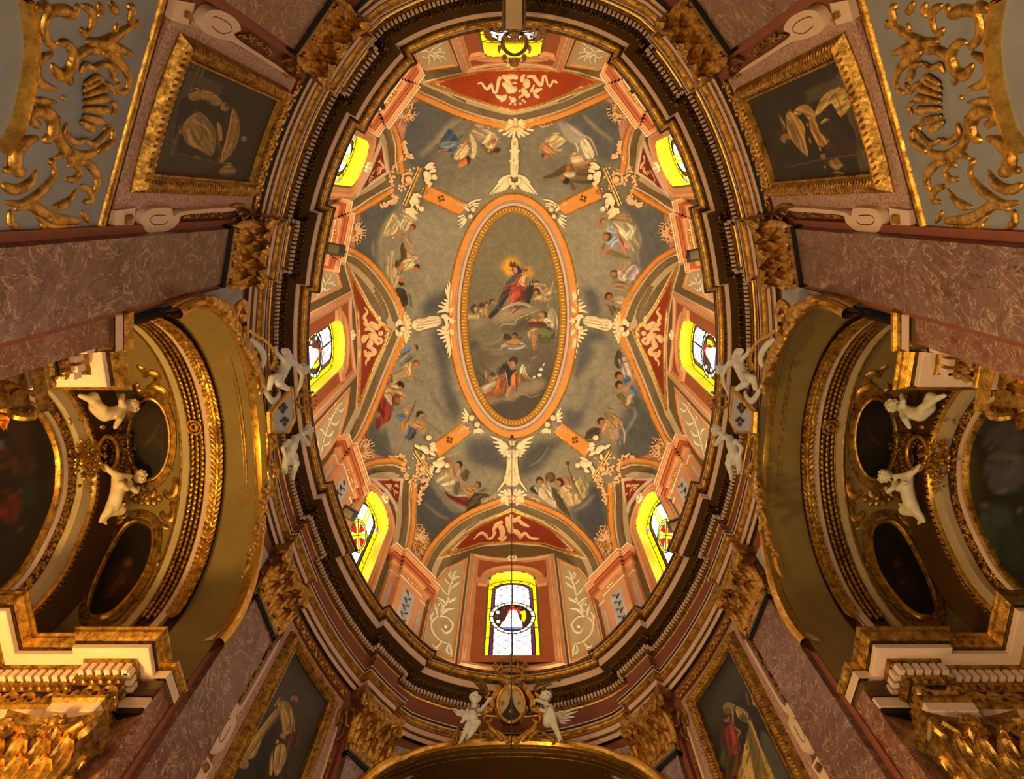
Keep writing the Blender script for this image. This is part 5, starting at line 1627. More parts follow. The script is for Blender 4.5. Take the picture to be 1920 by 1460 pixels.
WHERE = {'altar end': 'at the altar end', 'altar side of the arch': 'on the altar side of the chapel arch', 'near side of the arch': 'on the near side of the chapel arch', 'near end': 'at the near end'}
for i, (za, zb) in enumerate(ZONES):
    a = (za+zb)/2*D2; sd, row = NAMEZ[i]; fn = lambda s, z, d, a=a: wpos(a, s, z, d)
    pl = thing('giant_pilaster', wpos(a, 0., -ZO), f'brown marble pilaster with gilded capital, {sd} wall {WHERE[row]}', 'pilaster', 'giant marble pilasters')
    mb = MB(); wbox(mb, a, -.42, .42, -ZO, 10.66, .02, -.2); build('shaft', mb, 'marble', pl, False)
    for sg in (-1, 1): mb = MB(); wbox(mb, a, sg*.42, sg*.52, -ZO, 12.3, .02, -.09); build('side_strip', mb, 'red', pl, False)
    mb = MB(); wbox(mb, a, -.45, .45, 10.66, 10.78, .02, -.235); wbox(mb, a, -.47, .47, 10.70, 10.74, .02, -.25); build('neck_moulding', mb, 'black', pl, False)
    capital(pl, fn, .40, 10.78, 1.52, -.2, .22)
# ---------------------------------------------------------------- picture bays
class Flip:
    "the same wall on the other side of the cross axis (same place, mirrored in plan)"
    def __init__(s, S, sx=1, sy=1): s.S = S; s.k = np.array([sx, sy, 1.])
    def hit(s, u, v): return s.S.hit(u, v)*s.k
    def nrm(s, p): return s.S.nrm(p*s.k)*s.k
_dep = depth
def depth(p):
    if p.ndim > 1 and p.shape[0] and getattr(depth, 'k', None) is not None: return _dep(p*depth.k)
    return _dep(p)
depth.k = None
def mirrored(S, sx, sy, fn):
    depth.k = np.array([sx, sy, 1.]); r = fn(Flip(S, sx, sy)); depth.k = None; return r
def wmould(mb, a, path, prof, closed=True):
    q = np.asarray(path, float); e = NV(np.roll(q, -1, 0)-q); e0 = np.roll(e, 1, 0)
    if not closed: e[-1] = e0[-1]; e0[0] = e[0]
    n1 = np.stack([e[:, 1], -e[:, 0]], -1); n0 = np.stack([e0[:, 1], -e0[:, 0]], -1); nn = NV(n1+n0); nn /= np.maximum((nn*n1).sum(-1, keepdims=True), .4)
    return mb.grid(np.array([wpos(a, (q+nn*w)[:, 0], (q+nn*w)[:, 1], -h) for w, h in prof]), closev=closed)
ART = {'ul': ((270, 110, 530, 350), '1e1810', '''
@ 0 0 3
54482e~1 1060,395 1105,410 950,985 860,970
4a3c26~2 1100,420 1255,475 1230,540 1090,500
3a301e~3 960,860 1230,920 1100,995 890,970
1a120c 1020,560 1100,560 1260,640 1290,720 1250,860 1190,885 1200,740 1120,640 1030,690 980,780
a0783c 1060,530 1130,510 1190,520 1250,570 1210,595 1150,560 1080,565
a87c40 1030,700 1120,630 1205,720 1215,800 1190,875 1120,840 1045,800
6a4a22 S 8 1120,640 1140,740 1110,830
c89c58 S 8 1090,680 1160,720 1190,800
8a6230 S 6 1060,790 1120,800 1180,850
a87844 E 1265,600 25
3a2412 E 1280,590 14
a07438 1310,610 1350,700 1325,830 1240,920 1265,800 1285,720
c49850 S 7 1315,640 1325,740 1270,880
6a4a22 S 6 1335,690 1310,800
a07840 E 1372,780 16
6a5230 S 5 950,850 1100,885 1245,922
98703c 1240,950 1290,925 1330,960 1300,985 1240,980
'''), 'ur': ((1400, 110, 1660, 350), '1c1710', '''
@ 1280 0 3
54482e~1 900,420 980,440 1100,1000 1010,990 930,660 860,450
4e4228~2 690,510 860,440 910,520 700,580
2c2016~1 740,670 860,640 960,720 970,880 840,860 780,740
c89848 740,640 790,540 880,490 930,530 945,590 890,655 850,595 830,580 770,640 730,665
8a6028 S 8 800,560 860,540 900,640
e0b868 S 6 790,600 850,520 910,530
c08c40 620,650 650,600 700,590 745,640 720,685 680,640
b88840 580,650 610,630 680,700 690,790 705,880 630,810 590,740
7a5424 S 6 610,680 660,770 690,850
b88438 710,690 745,660 770,740 800,770 825,795 780,825 745,790
3a2410 E 560,770 36
a87040 E 578,778 27
3a2818 E 590,795 14
6a4c28 S 7 570,945 750,905 1000,868
98743c 810,910 870,890 905,930 860,965
9a6c3c E 790,880 16
5a4630 S 5 950,620 1000,760 1040,930
'''), 'll': ((400, 1200, 640, 1600), '241e13', '''
@ 0 974 3
3a3220~8 1500,1000 1620,840 1800,1040 1700,1200 1640,1450 1560,1300
5a5a44~1 1400,1200 1460,1175 1420,1235
20160c 1560,1130 1610,1200 1630,1350 1560,1440 1440,1440 1450,1300
a8803c 1560,1040 1610,1020 1645,1080 1645,1180 1605,1250 1580,1130
d0a45c S 8 1590,1050 1620,1120 1620,1200
b0883c 1540,1080 1580,1055 1545,1130 1480,1220 1430,1335 1355,1335 1430,1215
d0a458 S 6 1550,1090 1460,1220 1400,1310
3a2810 E 1660,1000 28
9a6834 E 1655,1010 22
3a2010 E 1650,1030 16
5c2018 1610,1210 1655,1190 1640,1280 1590,1310
b8904c 1550,1280 1600,1265 1612,1340 1560,1440 1538,1400
7a5a2c S 6 1570,1300 1570,1400
a0783c E 1370,1372 30
a87844 E 1590,1215 16
'''), 'lr': ((1290, 1200, 1530, 1600), '1a160e', '''
@ 1280 974 3
34301e~8 140,1080 280,820 380,900 230,1100 160,1200
4e4838~2 440,1230 470,1205 540,1320 640,1600 500,1600
a88444 300,1050 365,1085 405,1180 440,1270 500,1420 560,1600 300,1600 340,1300 360,1170 310,1110
6a4c20 S 10 390,1180 380,1300 330,1440
d0a860 S 8 340,1070 390,1160 440,1300 480,1420
6a4c20 S 9 430,1290 420,1400 400,1500
d0a860 S 7 360,1290 350,1400 330,1500
241c10 330,1130 372,1150 352,1265 318,1230
8a7858 E 258,1058 32
7a5030 E 250,1075 22
8a2c14 240,1170 290,1150 312,1220 322,1300 270,1335 240,1240
b04a28 S 8 270,1170 290,1240 290,1310
9a6c3c E 246,1120 19
3a2010 E 240,1108 14
a87c4c S 12 290,1170 320,1190 310,1220
5a3414 250,1330 320,1310 310,1440 240,1440
3a4a28~2 220,1260 245,1280 240,1400 215,1380
''')}
ARTLAB = {'ul': 'framed painting of a robed figure at a table, upper left wall', 'ur': 'framed painting of a figure in pale flying drapery, upper right wall', 'll': 'framed painting of a standing monk with a red book, lower left wall', 'lr': 'framed painting of a bearded man with a child in red, lower right wall'}
CONS = (('''@ 0 0 3
P 618,1175 735,1160 715,1290 612,1320''', '''Q 775,1195 800,1165 850,1155 930,1158 945,1200 1000,1175 1260,1155 1285,1180 1010,1200 975,1240 930,1280 860,1300 790,1295 768,1250''', '''S 13 1290,1160 1335,1150 1385,1170 1390,1210 1340,1240 1290,1230
S 9 1320,1175 1330,1205 1360,1190''', '995,1225 1060,1205 1130,1200 1200,1195 1265,1190', '''S 5 900,1200 830,1200 808,1225 830,1250 890,1248 915,1225''', 'P 672,1200 705,1195 698,1240 668,1250', 'S 10 748,1165 730,1300'),
 ('''@ 0 0 3
P 965,-20 1068,0 1030,125 935,95''', '''Q 1130,40 1190,28 1260,55 1310,100 1325,150 1300,190 1560,365 1550,385 1290,225 1200,200 1110,160 1090,110''', '''S 13 1570,340 1620,320 1660,350 1665,395 1630,430 1590,400
S 9 1600,360 1625,390 1640,360''', '1340,190 1400,215 1470,255 1530,300', '''S 5 1150,80 1180,70 1250,105 1270,150 1210,165 1150,120''', 'P 1010,40 1035,45 1025,80 1000,72', 'S 10 1082,20 1055,135'))
SCROLL = '''@ 0 0 3
S 20,34,24 165,45 230,30 265,65
S 20,32,30,26,20 425,10 395,70 335,50 262,60 232,130 250,220 300,262
S 14,34,40,26,14 268,350 320,412 372,382 396,302 352,232 300,236
S 16,30,28,10 285,290 205,330 182,400 212,462 312,500
S 6,20,12 312,572 222,560 130,548
S 14,26,36,40,24 165,692 205,702 155,668 162,630 232,618 282,680 262,762 220,784
S 12,40,46,26 205,768 112,800 62,870 82,950 132,962
S 20,28,30,12 -10,1030 60,1062 142,1030 192,948
S 14,20,28,22,12 272,900 292,960 262,1022 192,1090 100,1140 15,1132
S 10,22,24,14 285,895 350,858 392,900 362,935
S 22,28,30,22 392,470 372,420 402,322 480,272 560,280
S 22,26,22,16 560,280 642,330 702,402 704,490 655,522
S 12,16 655,522 640,480 665,465
S 22,28,28,22 312,640 302,722 342,822 432,872 530,852
S 20,24,16 530,852 612,792 622,722
S 12,16 622,722 585,708 575,735
S 20,32,26,10 462,222 542,232 622,202 702,152 772,108
S 14,30,10 482,252 562,242 642,262 742,302
S 10,20,8 562,252 642,302 692,352
S 16,26,22,12 442,18 502,62 492,152 440,192
S 18,14 432,150 482,202
S 18,26,10 532,5 552,62 530,90
S 16,22,8 602,0 642,62 655,40
S 14,20,10 642,118 632,182
S 20,26,14 742,20 722,102 772,152
S 12,26,24,12 422,900 482,920 532,980 522,1062 482,1102
S 12,20,10 352,1002 402,1002 424,960
S 14,20,12 432,1040 482,1062 502,1122 450,1132
S 10,28,18,8 272,1162 352,1142 404,1082 420,1050
S 14,30,32,14 62,1172 152,1150 222,1190 302,1232 442,1240
S 10,24,10 182,1202 262,1262 402,1272
S 18,26,14 42,1170 42,1242 92,1282
S 12,20,10 212,1242 242,1292
S 12,20,10 442,1182 492,1250
S 10,18,8 380,900 440,960 420,1010
B 20 20,952 275,905 720,30
B 14 340,542'''
SHELLF = '''@ 0 0 3
S 10,16,20 435,500 485,465 540,438
S 10,16,20 438,530 510,500 580,478
S 10,16,20 440,562 515,548 592,540
S 10,16,20 438,600 515,605 592,612
S 10,16,20 436,640 500,660 560,682
S 10,16,20 424,670 465,700 510,722
S 9,14,14,14,9 422,402 450,352 500,372 540,342
S 9,14,14,9 540,342 600,362 612,420 640,440
S 8,13,13,8 442,462 480,440 520,420 560,452
S 8,13,8 560,452 602,482 620,520
S 9,14,14,14,9 352,682 342,742 402,792 450,772
S 9,14,14,9 450,772 500,802 560,752 600,702
S 8,12,8 590,560 625,590 600,640'''
BAYS = [('ul', PI+.665, -1, -1), ('ur', -.665, 1, -1), ('ll', PI-.665, -1, 1), ('lr', .665, 1, 1)]
for k, a, sx, sy in BAYS:
    px, bg, txt = ART[k]; fr = Fresco(*px, 2.2, bg); fr.run(txt); fr.mottle(1., ((30, .08), (8, .05), (3, .05)))
    side = 'left' if sx < 0 else 'right'; end = 'near' if sy < 0 else 'altar'
    pt = thing('framed_painting', wpos(a, 0., 8.1), ARTLAB[k], 'painting', None)
    s_, z_ = np.meshgrid(np.linspace(-.66, .66, 90), np.linspace(8.3, 11.45, 200), indexing='ij')
    P = wpos(a, s_, z_, np.full(s_.shape, -.06)); u, v = project(P); painted('canvas', P, fr.sample(u, v), 'canvas', pt)
    rect = lambda hw, z0, z1: subdiv([(-hw, z0), (-hw, z1), (hw, z1), (hw, z0)], .15)
    mb = MB(); wmould(mb, a, rect(.83, 8.06, 11.6), [(-.04, -.02), (-.04, .05), (-.01, .09), (.03, .17), (.06, .19), (.09, .18), (.14, .11), (.16, .10), (.17, .13), (.195, .13), (.21, .05)]); f_ = build('frame', mb, 'gold_old', pt)
    mb = MB(); wmould(mb, a, rect(.655, 8.235, 11.425), [(0, .09), (.0, .125), (.02, .13), (.03, .07)]); build('inner_fillet', mb, 'gold_bright', f_)
    mb = MB(); o = resample(np.array([(-.76, 8.13), (-.76, 11.53), (.76, 11.53), (.76, 8.13)]), .075, True)
    for q in o:
        v_ = abs(q[0]) > .75
        e0, e1 = wpos(a, np.array([q[0]-(.07 if v_ else .03), q[0]+(.07 if v_ else .03)]), np.array([q[1]-(.03 if v_ else .07), q[1]+(.03 if v_ else .07)]), np.full(2, -.16)); mb.tube(np.linspace(e0, e1, 4), np.array([.008, .028, .03, .008]), 6)
    build('gadroons', mb, 'gold', f_)
    # granite surround
    mb = MB(); q0, q1 = rect(.86, 8.02, 11.64), rect(1.05, 7.78, 11.86); P = np.array([wpos(a, q0[:, 0]*1., q0[:, 1], -.03), wpos(a, q1[:, 0], q1[:, 1], -.03), wpos(a, q1[:, 0], q1[:, 1], .02)]) if len(q0) == len(q1) else None
    if P is None: q1 = np.stack([q0[:, 0]*1.05/.86, (q0[:, 1]-9.83)*2.04/1.81+9.82], -1); P = np.array([wpos(a, q0[:, 0], q0[:, 1], -.03), wpos(a, q1[:, 0], q1[:, 1], -.03), wpos(a, q1[:, 0], q1[:, 1], .02)])
    mb.grid(P, closev=True); tag(build('granite_surround', mb, 'granite'), f'speckled pink granite panel round the {"lower" if sy > 0 else "upper"} {side} framed painting', 'panel', 'granite panels round the paintings')
    # scrolled consoles, leaf frieze
    for ci, c in enumerate(CONS):
        nb = 'chapel-arch' if ci == 0 else 'end'
        def mk(S, c=c, nb=nb):
            t = thing('scrolled_console', at(S, pts(c[1].split(' ', 1)[1]).mean(0)/3), f'cream scrolled console on the {nb} side of the {"lower" if sy > 0 else "upper"} {side} painting', 'console', 'cream consoles beside the paintings')
            for nm, m, q, hh, b in (('block', 'cream', c[0], 1.2, 0), ('scroll_body', 'cream', '@ 0 0 3\n'+c[1], 1.6, 0), ('volute', 'gold_old', '@ 0 0 3\n'+c[2], 1., .02), ('groove', 'bronze', '@ 0 0 3\n'+c[4], .7, .075), ('boss', 'gold_old', '@ 0 0 3\n'+c[5], 1., .05), ('fillet', 'gold_old', '@ 0 0 3\n'+c[6], .6, .02)):
                mb = MB(); carve(mb, S, q, ID, hh, b); build(nm, mb, m, t)
            mb = MB(); q = ' '.join(f'{x/3},{y/3}' for x, y in pts(c[3])); garland(mb, S, q, 9, 46, base=.02, rb=(.25, .42)); build('leaf_drop', mb, 'gold_old', t)
        mirrored(W(.38), 1 if sx < 0 else -1, 1 if sy < 0 else -1, mk)
    mb = MB()
    for j, s0 in enumerate(np.linspace(-1.0, 1.0, 17)):
        sg = 1 if j % 2 else -1; t_ = np.linspace(0, 1, 9); mb.tube(wpos(a, s0+.09*np.cos(t_*4.6)*(1-.5*t_), 12.02+sg*.08*np.sin(t_*4.6)*(1-.5*t_), np.full(9, -.04)), .035*(1-.5*t_), 6)
        mb.ball(wpos(a, np.array([s0]), np.array([12.02-sg*.06]), np.array([-.05]))[0], .045, n=6, m=5)
    tag(build('leaf_frieze', mb, 'gold'), f'thin gilded running leaf band over the {"lower" if sy > 0 else "upper"} {side} painting', 'ornament', 'leaf bands over the paintings')
    # gilded scrollwork panel below (near bays)
    if sy < 0:
        def mk(S):
            t = thing('scrollwork_panel', at(S, (100, 230)), f'grey-blue wall panel of thick gilded scrolls and a shell, {side} edge', 'panel', 'gilded scrollwork panels')
            mb = MB(); plate(mb, S, pts('299,-6 183,430 -6,457 -130,470 -130,-30 250,-40'), .02, 0, sub=16.); build('ground', mb, 'grey_blue', t)
            mb = MB(); moulding(mb, S, pts('304,-20 300,0 183,431 0,457 -130,474'), ROUND(6.5, .07), sub=6.); build('border', mb, 'gold', t)
            mb = MB(); moulding(mb, S, pts('310,-20 306,0 188,437 0,464 -130,482'), [(0, -.02), (0, .05), (5, .03), (5, -.02)], sub=6.); build('outer_border', mb, 'bronze', t)
            mb = MB(); carve(mb, S, SCROLL, ID, .72, .02, 2.5, 8, k=1.2); build('scrolls', mb, 'gold', t)
            mb = MB(); carve(mb, S, SHELLF, ID, .7, .05, 2.2, k=1.35); build('shell', mb, 'gold', t)
            mb = MB(); moulding(mb, S, pts('34,-10 44,40 47,80 44,125 34,180 18,235 -10,280'), [(-7, 0), (-6, .1), (-3, .12), (0, .08), (2, .08), (5, .13), (7, .1), (8, 0)], smooth=True, sub=5.); build('medallion_rim', mb, 'gold_bright', t)
        mirrored(W(.37), 1 if sx < 0 else -1, 1, mk)
# ---------------------------------------------------------------- plaster and gilded figures: one continuous skin per body
def body(name, parent, S, txt, f, mat, vox=.016, base=0.):
    mb = MB(); o = np.zeros(2); sc = 1.
    for ln in txt.strip().splitlines():
        q = ln.split()
        if q[0] == '@': o = np.array([float(q[1]), float(q[2])]); sc = float(q[3]); continue
        k = pts(' '.join(q[1:])); px = f(o+k[:, :2]/sc); p, n = lift(S, px, base+k[:, 3]); r = .86*k[:, 2]/sc*depth(p)/F
        for a, b, ra, rb in zip(p[:-1], p[1:], r[:-1], r[1:]):
            t = np.linspace(0, 1, 5)[:, None]; mb.tube(a+(b-a)*t, ra+(rb-ra)*t[:, 0], 10)
        for a, ra in zip(p, r): mb.ball(a, ra, n=10, m=8)
    ob = build(name, mb, mat, parent, True)
    m = ob.modifiers.new('skin', 'REMESH'); m.mode = 'VOXEL'; m.voxel_size = vox; m.use_smooth_shade = True
    m = ob.modifiers.new('smooth', 'SMOOTH'); m.factor = .5; m.iterations = 4
    return ob
def head(parent, S, txt, f, mat, base=0., look=(0., 1.)):
    "x,y,r,dn of the skull centre; chin direction in the picture plane"
    fr, q = txt.split('|'); o = pts(','.join(fr.split()[1:3]))[0]; sc = float(fr.split()[3]); x, y, r, dn = pts(q)[0]
    c = f(np.array([[x, y]])/sc+o); p, n = lift(S, c, base+dn); p, n = p[0], n[0]; R_ = r/sc*depth(p)/F
    lk = np.array(look, float); lk = lk/np.linalg.norm(lk); p2, _ = lift(S, f(np.array([[x, y]])/sc+o+lk*3/1.), base+dn); dw = NV(p2[0]-p); dw = NV(dw-n*(dw@n)); sd = np.cross(dw, n)
    w = NV(n*.86+dw*.35); d2 = NV(dw-w*(dw@w)); mb = MB()
    mb.ball(p, (R_*.86, R_*.98, R_*.95), (sd, d2, w), 14, 10); mb.ball(p+d2*R_*.45+w*R_*.25, (R_*.62, R_*.6, R_*.6), (sd, d2, w), 12, 8)
    mb.ball(p+d2*R_*.22+w*R_*.98, (R_*.11, R_*.2, R_*.16), (sd, d2, w), 8, 6); mb.ball(p+d2*R_*.88+w*R_*.55, R_*.2, n=8, m=6)
    for s in (-1, 1): mb.ball(p+sd*s*R_*.42+d2*R_*.4+w*R_*.62, R_*.3, n=8, m=6); mb.ball(p+sd*s*R_*.88+d2*R_*.15, (R_*.12, R_*.24, R_*.18), (sd, d2, w), 8, 6); mb.ball(p+sd*s*R_*.34-d2*R_*.2+w*R_*.78, (R_*.26, R_*.1, R_*.14), (sd, d2, w), 8, 6)
    mb.ball(p+d2*R_*.58+w*R_*.9, (R_*.2, R_*.06, R_*.1), (sd, d2, w), 8, 6); mb.ball(p+d2*R_*.66+w*R_*.86, (R_*.16, R_*.06, R_*.1), (sd, d2, w), 8, 6)
    hd = build('head', mb, mat, parent, True); m = hd.modifiers.new('skin', 'REMESH'); m.mode = 'VOXEL'; m.voxel_size = max(.009, R_*.07); m.use_smooth_shade = True
    mb = MB()
    for s in (-1, 1): mb.ball(p+sd*s*R_*.33+d2*R_*.06+w*R_*.84, (R_*.11, R_*.07, R_*.09), (sd, d2, w), 8, 6)
    build('eyes', mb, 'bronze', hd)
    mb = MB(); rs = np.random.default_rng(int(x))
    for i in range(46):
        a = rs.uniform(0, 2*PI); b = rs.uniform(-.5, 1.); v = sd*math.cos(a)*math.sqrt(1-min(b*b, .98))-d2*abs(b)*1.+w*math.sin(a)*math.sqrt(1-min(b*b, .98))
        if v@w > .62 and v@d2 > -.55: continue
        mb.ball(p+NV(v)*R_*.93, R_*rs.uniform(.17, .27), n=7, m=5)
    build('curls', mb, mat, hd); return hd
def relief_wing(parent, S, txt, f, mat, base):
    mb = MB(); carve(mb, S, txt, f, .45, base, 2.); return build('wing', mb, mat, parent)
# ---------------------------------------------------------------- great arches
def asweep(mb, a, R, zc, prof, t0=-1.75, t1=1.75, n=70):
    t = np.linspace(t0, t1, n); return mb.grid(np.array([wpos(a, (R+r)*np.sin(t), zc+(R+r)*np.cos(t), np.full(n, -h)) for r, h in prof]))
def rnd(r, h, w, k=7): return [(r+w*math.cos(x), h+w*math.sin(x)) for x in np.linspace(-.6, PI+.3, k)]
for a, sd in ((PI, 'left'), (0, 'right'), (PI/2, 'altar')):
    R_, Z_ = (ARCH_R, ARCH_Z) if sd != 'altar' else (ALT_R, ALT_Z)
    t = thing('archivolt', wpos(a, 0., Z_+R_), f'gilded moulded arch over the {sd} chapel' if sd != 'altar' else 'gilded moulded arch under the white cherubs and mountain crest', 'arch', 'great gilded arches')
    if sd == 'altar':
        off = .40; mb = MB(); asweep(mb, a, R_, Z_, [(.32, -.05)]+rnd(.18, off, .10)+[(.08, off-.08)]); build('gilt_roll', mb, 'gold_smooth', t)
        bands = [(.085, off-.03), (.075, off-.06), (.01, off-.20)]; fil = ((.085, off-.045, .016), (.045, off-.13, .012), (.008, off-.21, .02))
    else:
        mb = MB(); asweep(mb, a, R_, Z_, [(.24, -.05), (.17, .2)]+rnd(.075, .28, .085)+[(.0, .2)]); build('gilt_roll', mb, 'gold_smooth', t)
        bands = [(.012, .2), (.004, .17), (.0, .03), (.01, -.03)]; fil = ((.004, .195, .014), (.0, .03, .018), (.002, -.02, .014))
    mb = MB(); asweep(mb, a, R_, Z_, bands); build('cream_band', mb, 'cream' if sd != 'altar' else 'brown', t)
    for r, h, w in fil: mb = MB(); asweep(mb, a, R_, Z_, rnd(r, h, w, 6)); build('fillet', mb, 'gold_old', t)
# altar recess
def tunnel(name, a, R, zc, d0, d1, mat, parent=None):
    t = np.linspace(-1.75, 1.75, 60); mb = MB(); mb.grid(np.array([wpos(a, R*np.sin(t), zc+R*np.cos(t), np.full(60, d)) for d in np.linspace(d0, d1, 8)])); return build(name, mb, mat, parent)
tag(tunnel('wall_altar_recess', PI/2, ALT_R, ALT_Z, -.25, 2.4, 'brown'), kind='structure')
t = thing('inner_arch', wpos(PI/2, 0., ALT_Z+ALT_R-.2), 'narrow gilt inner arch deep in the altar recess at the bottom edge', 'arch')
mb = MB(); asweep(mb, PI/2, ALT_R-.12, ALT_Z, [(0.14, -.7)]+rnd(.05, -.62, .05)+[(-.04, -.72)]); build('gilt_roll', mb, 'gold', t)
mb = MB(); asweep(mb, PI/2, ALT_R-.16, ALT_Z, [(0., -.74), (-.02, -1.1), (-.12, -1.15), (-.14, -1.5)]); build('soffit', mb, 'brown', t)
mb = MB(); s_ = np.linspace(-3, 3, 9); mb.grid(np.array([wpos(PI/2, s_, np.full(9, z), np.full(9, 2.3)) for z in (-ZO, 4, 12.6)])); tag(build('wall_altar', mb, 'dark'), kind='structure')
# ---------------------------------------------------------------- side chapels
XB = 7.2
def bring(mb, sx, R, zc, prof, n=64, t0=-1.62, t1=1.62):
    t = np.linspace(-PI/2, PI/2, n); dz = np.concatenate([[-1.3, -.6], 0*t, [-.6, -1.3]]); t = np.concatenate([[-PI/2]*2, t, [PI/2]*2])
    return mb.grid(np.array([np.stack([np.full(n+4, sx*x), (R+r)*np.sin(t), zc+(R+r)*np.cos(t)+dz], -1) for x, r in prof]))
def psweep(mb, path, prof, mi=0, flipy=False):
    "moulding along a plan path at the lip; prof = [(set back q, z)]"
    q = np.array(path, float); e = NV(q[1:]-q[:-1]); n = np.stack([-e[:, 1], e[:, 0]], -1); nn = np.empty_like(q); nn[0] = n[0]; nn[-1] = n[-1]
    for i in range(1, len(q)-1): m = NV(n[i-1]+n[i]); nn[i] = m/max(m@n[i], .3)
    return mb.grid(np.array([[(*(q[i]+nn[i]*b), z) for i in range(len(q))] for b, z in prof]), mi=mi)
OVAL_U = [(281+39*math.cos(x), 822+77*math.sin(x)*(1-.0*x)) for x in np.linspace(0, 2*PI, 26, endpoint=False)]
OVAL_L = pts('261,977 283,988 289,1010 284,1045 268,1085 235,1130 205,1155 180,1160 165,1148 172,1112 190,1067 215,1018 238,985')
EDGE = '-30,748 5,748 33,755 54,766 76,795 92,830 99,860 100,890 97,925 85,965 65,1010 40,1055 10,1090 -25,1120'
VSCR = '''@ 0 600 3.68
S 8,18,16,8 1000,400 1020,365 1075,370 1085,420 1045,440
S 8,20,22,18,8 1010,470 1060,455 1130,490 1140,540 1095,560 1070,530
S 8,14,10 940,310 980,330 1000,370
S 8,14,8 960,430 940,470 990,500
@ 0 840 3.68
S 8,20,20,14,8 880,215 845,260 860,320 910,330 925,295
S 8,20,20,14,8 1200,200 1225,260 1190,330 1145,320 1140,285
S 8,14,14,8 960,280 985,330 1015,315 1005,290
S 8,14,14,8 1075,280 1050,330 1025,315 1035,290
S 8,20,20,14,8 880,370 825,400 810,460 860,475 890,430
S 8,20,20,14,8 1175,370 1210,420 1180,490 1125,470 1120,430
S 8,14,14,8 960,400 990,365 1020,375 1010,400
S 8,14,14,8 1075,400 1050,365 1030,380
S 6,16,8 780,560 810,520 870,490
S 6,14,6 690,720 660,790 620,850
S 6,14,6 1110,720 1080,790 1050,860
S 6,14,6 1170,560 1130,540 1110,510
B 14 935,350 1100,350 1015,345 700,760 640,830 1090,800'''
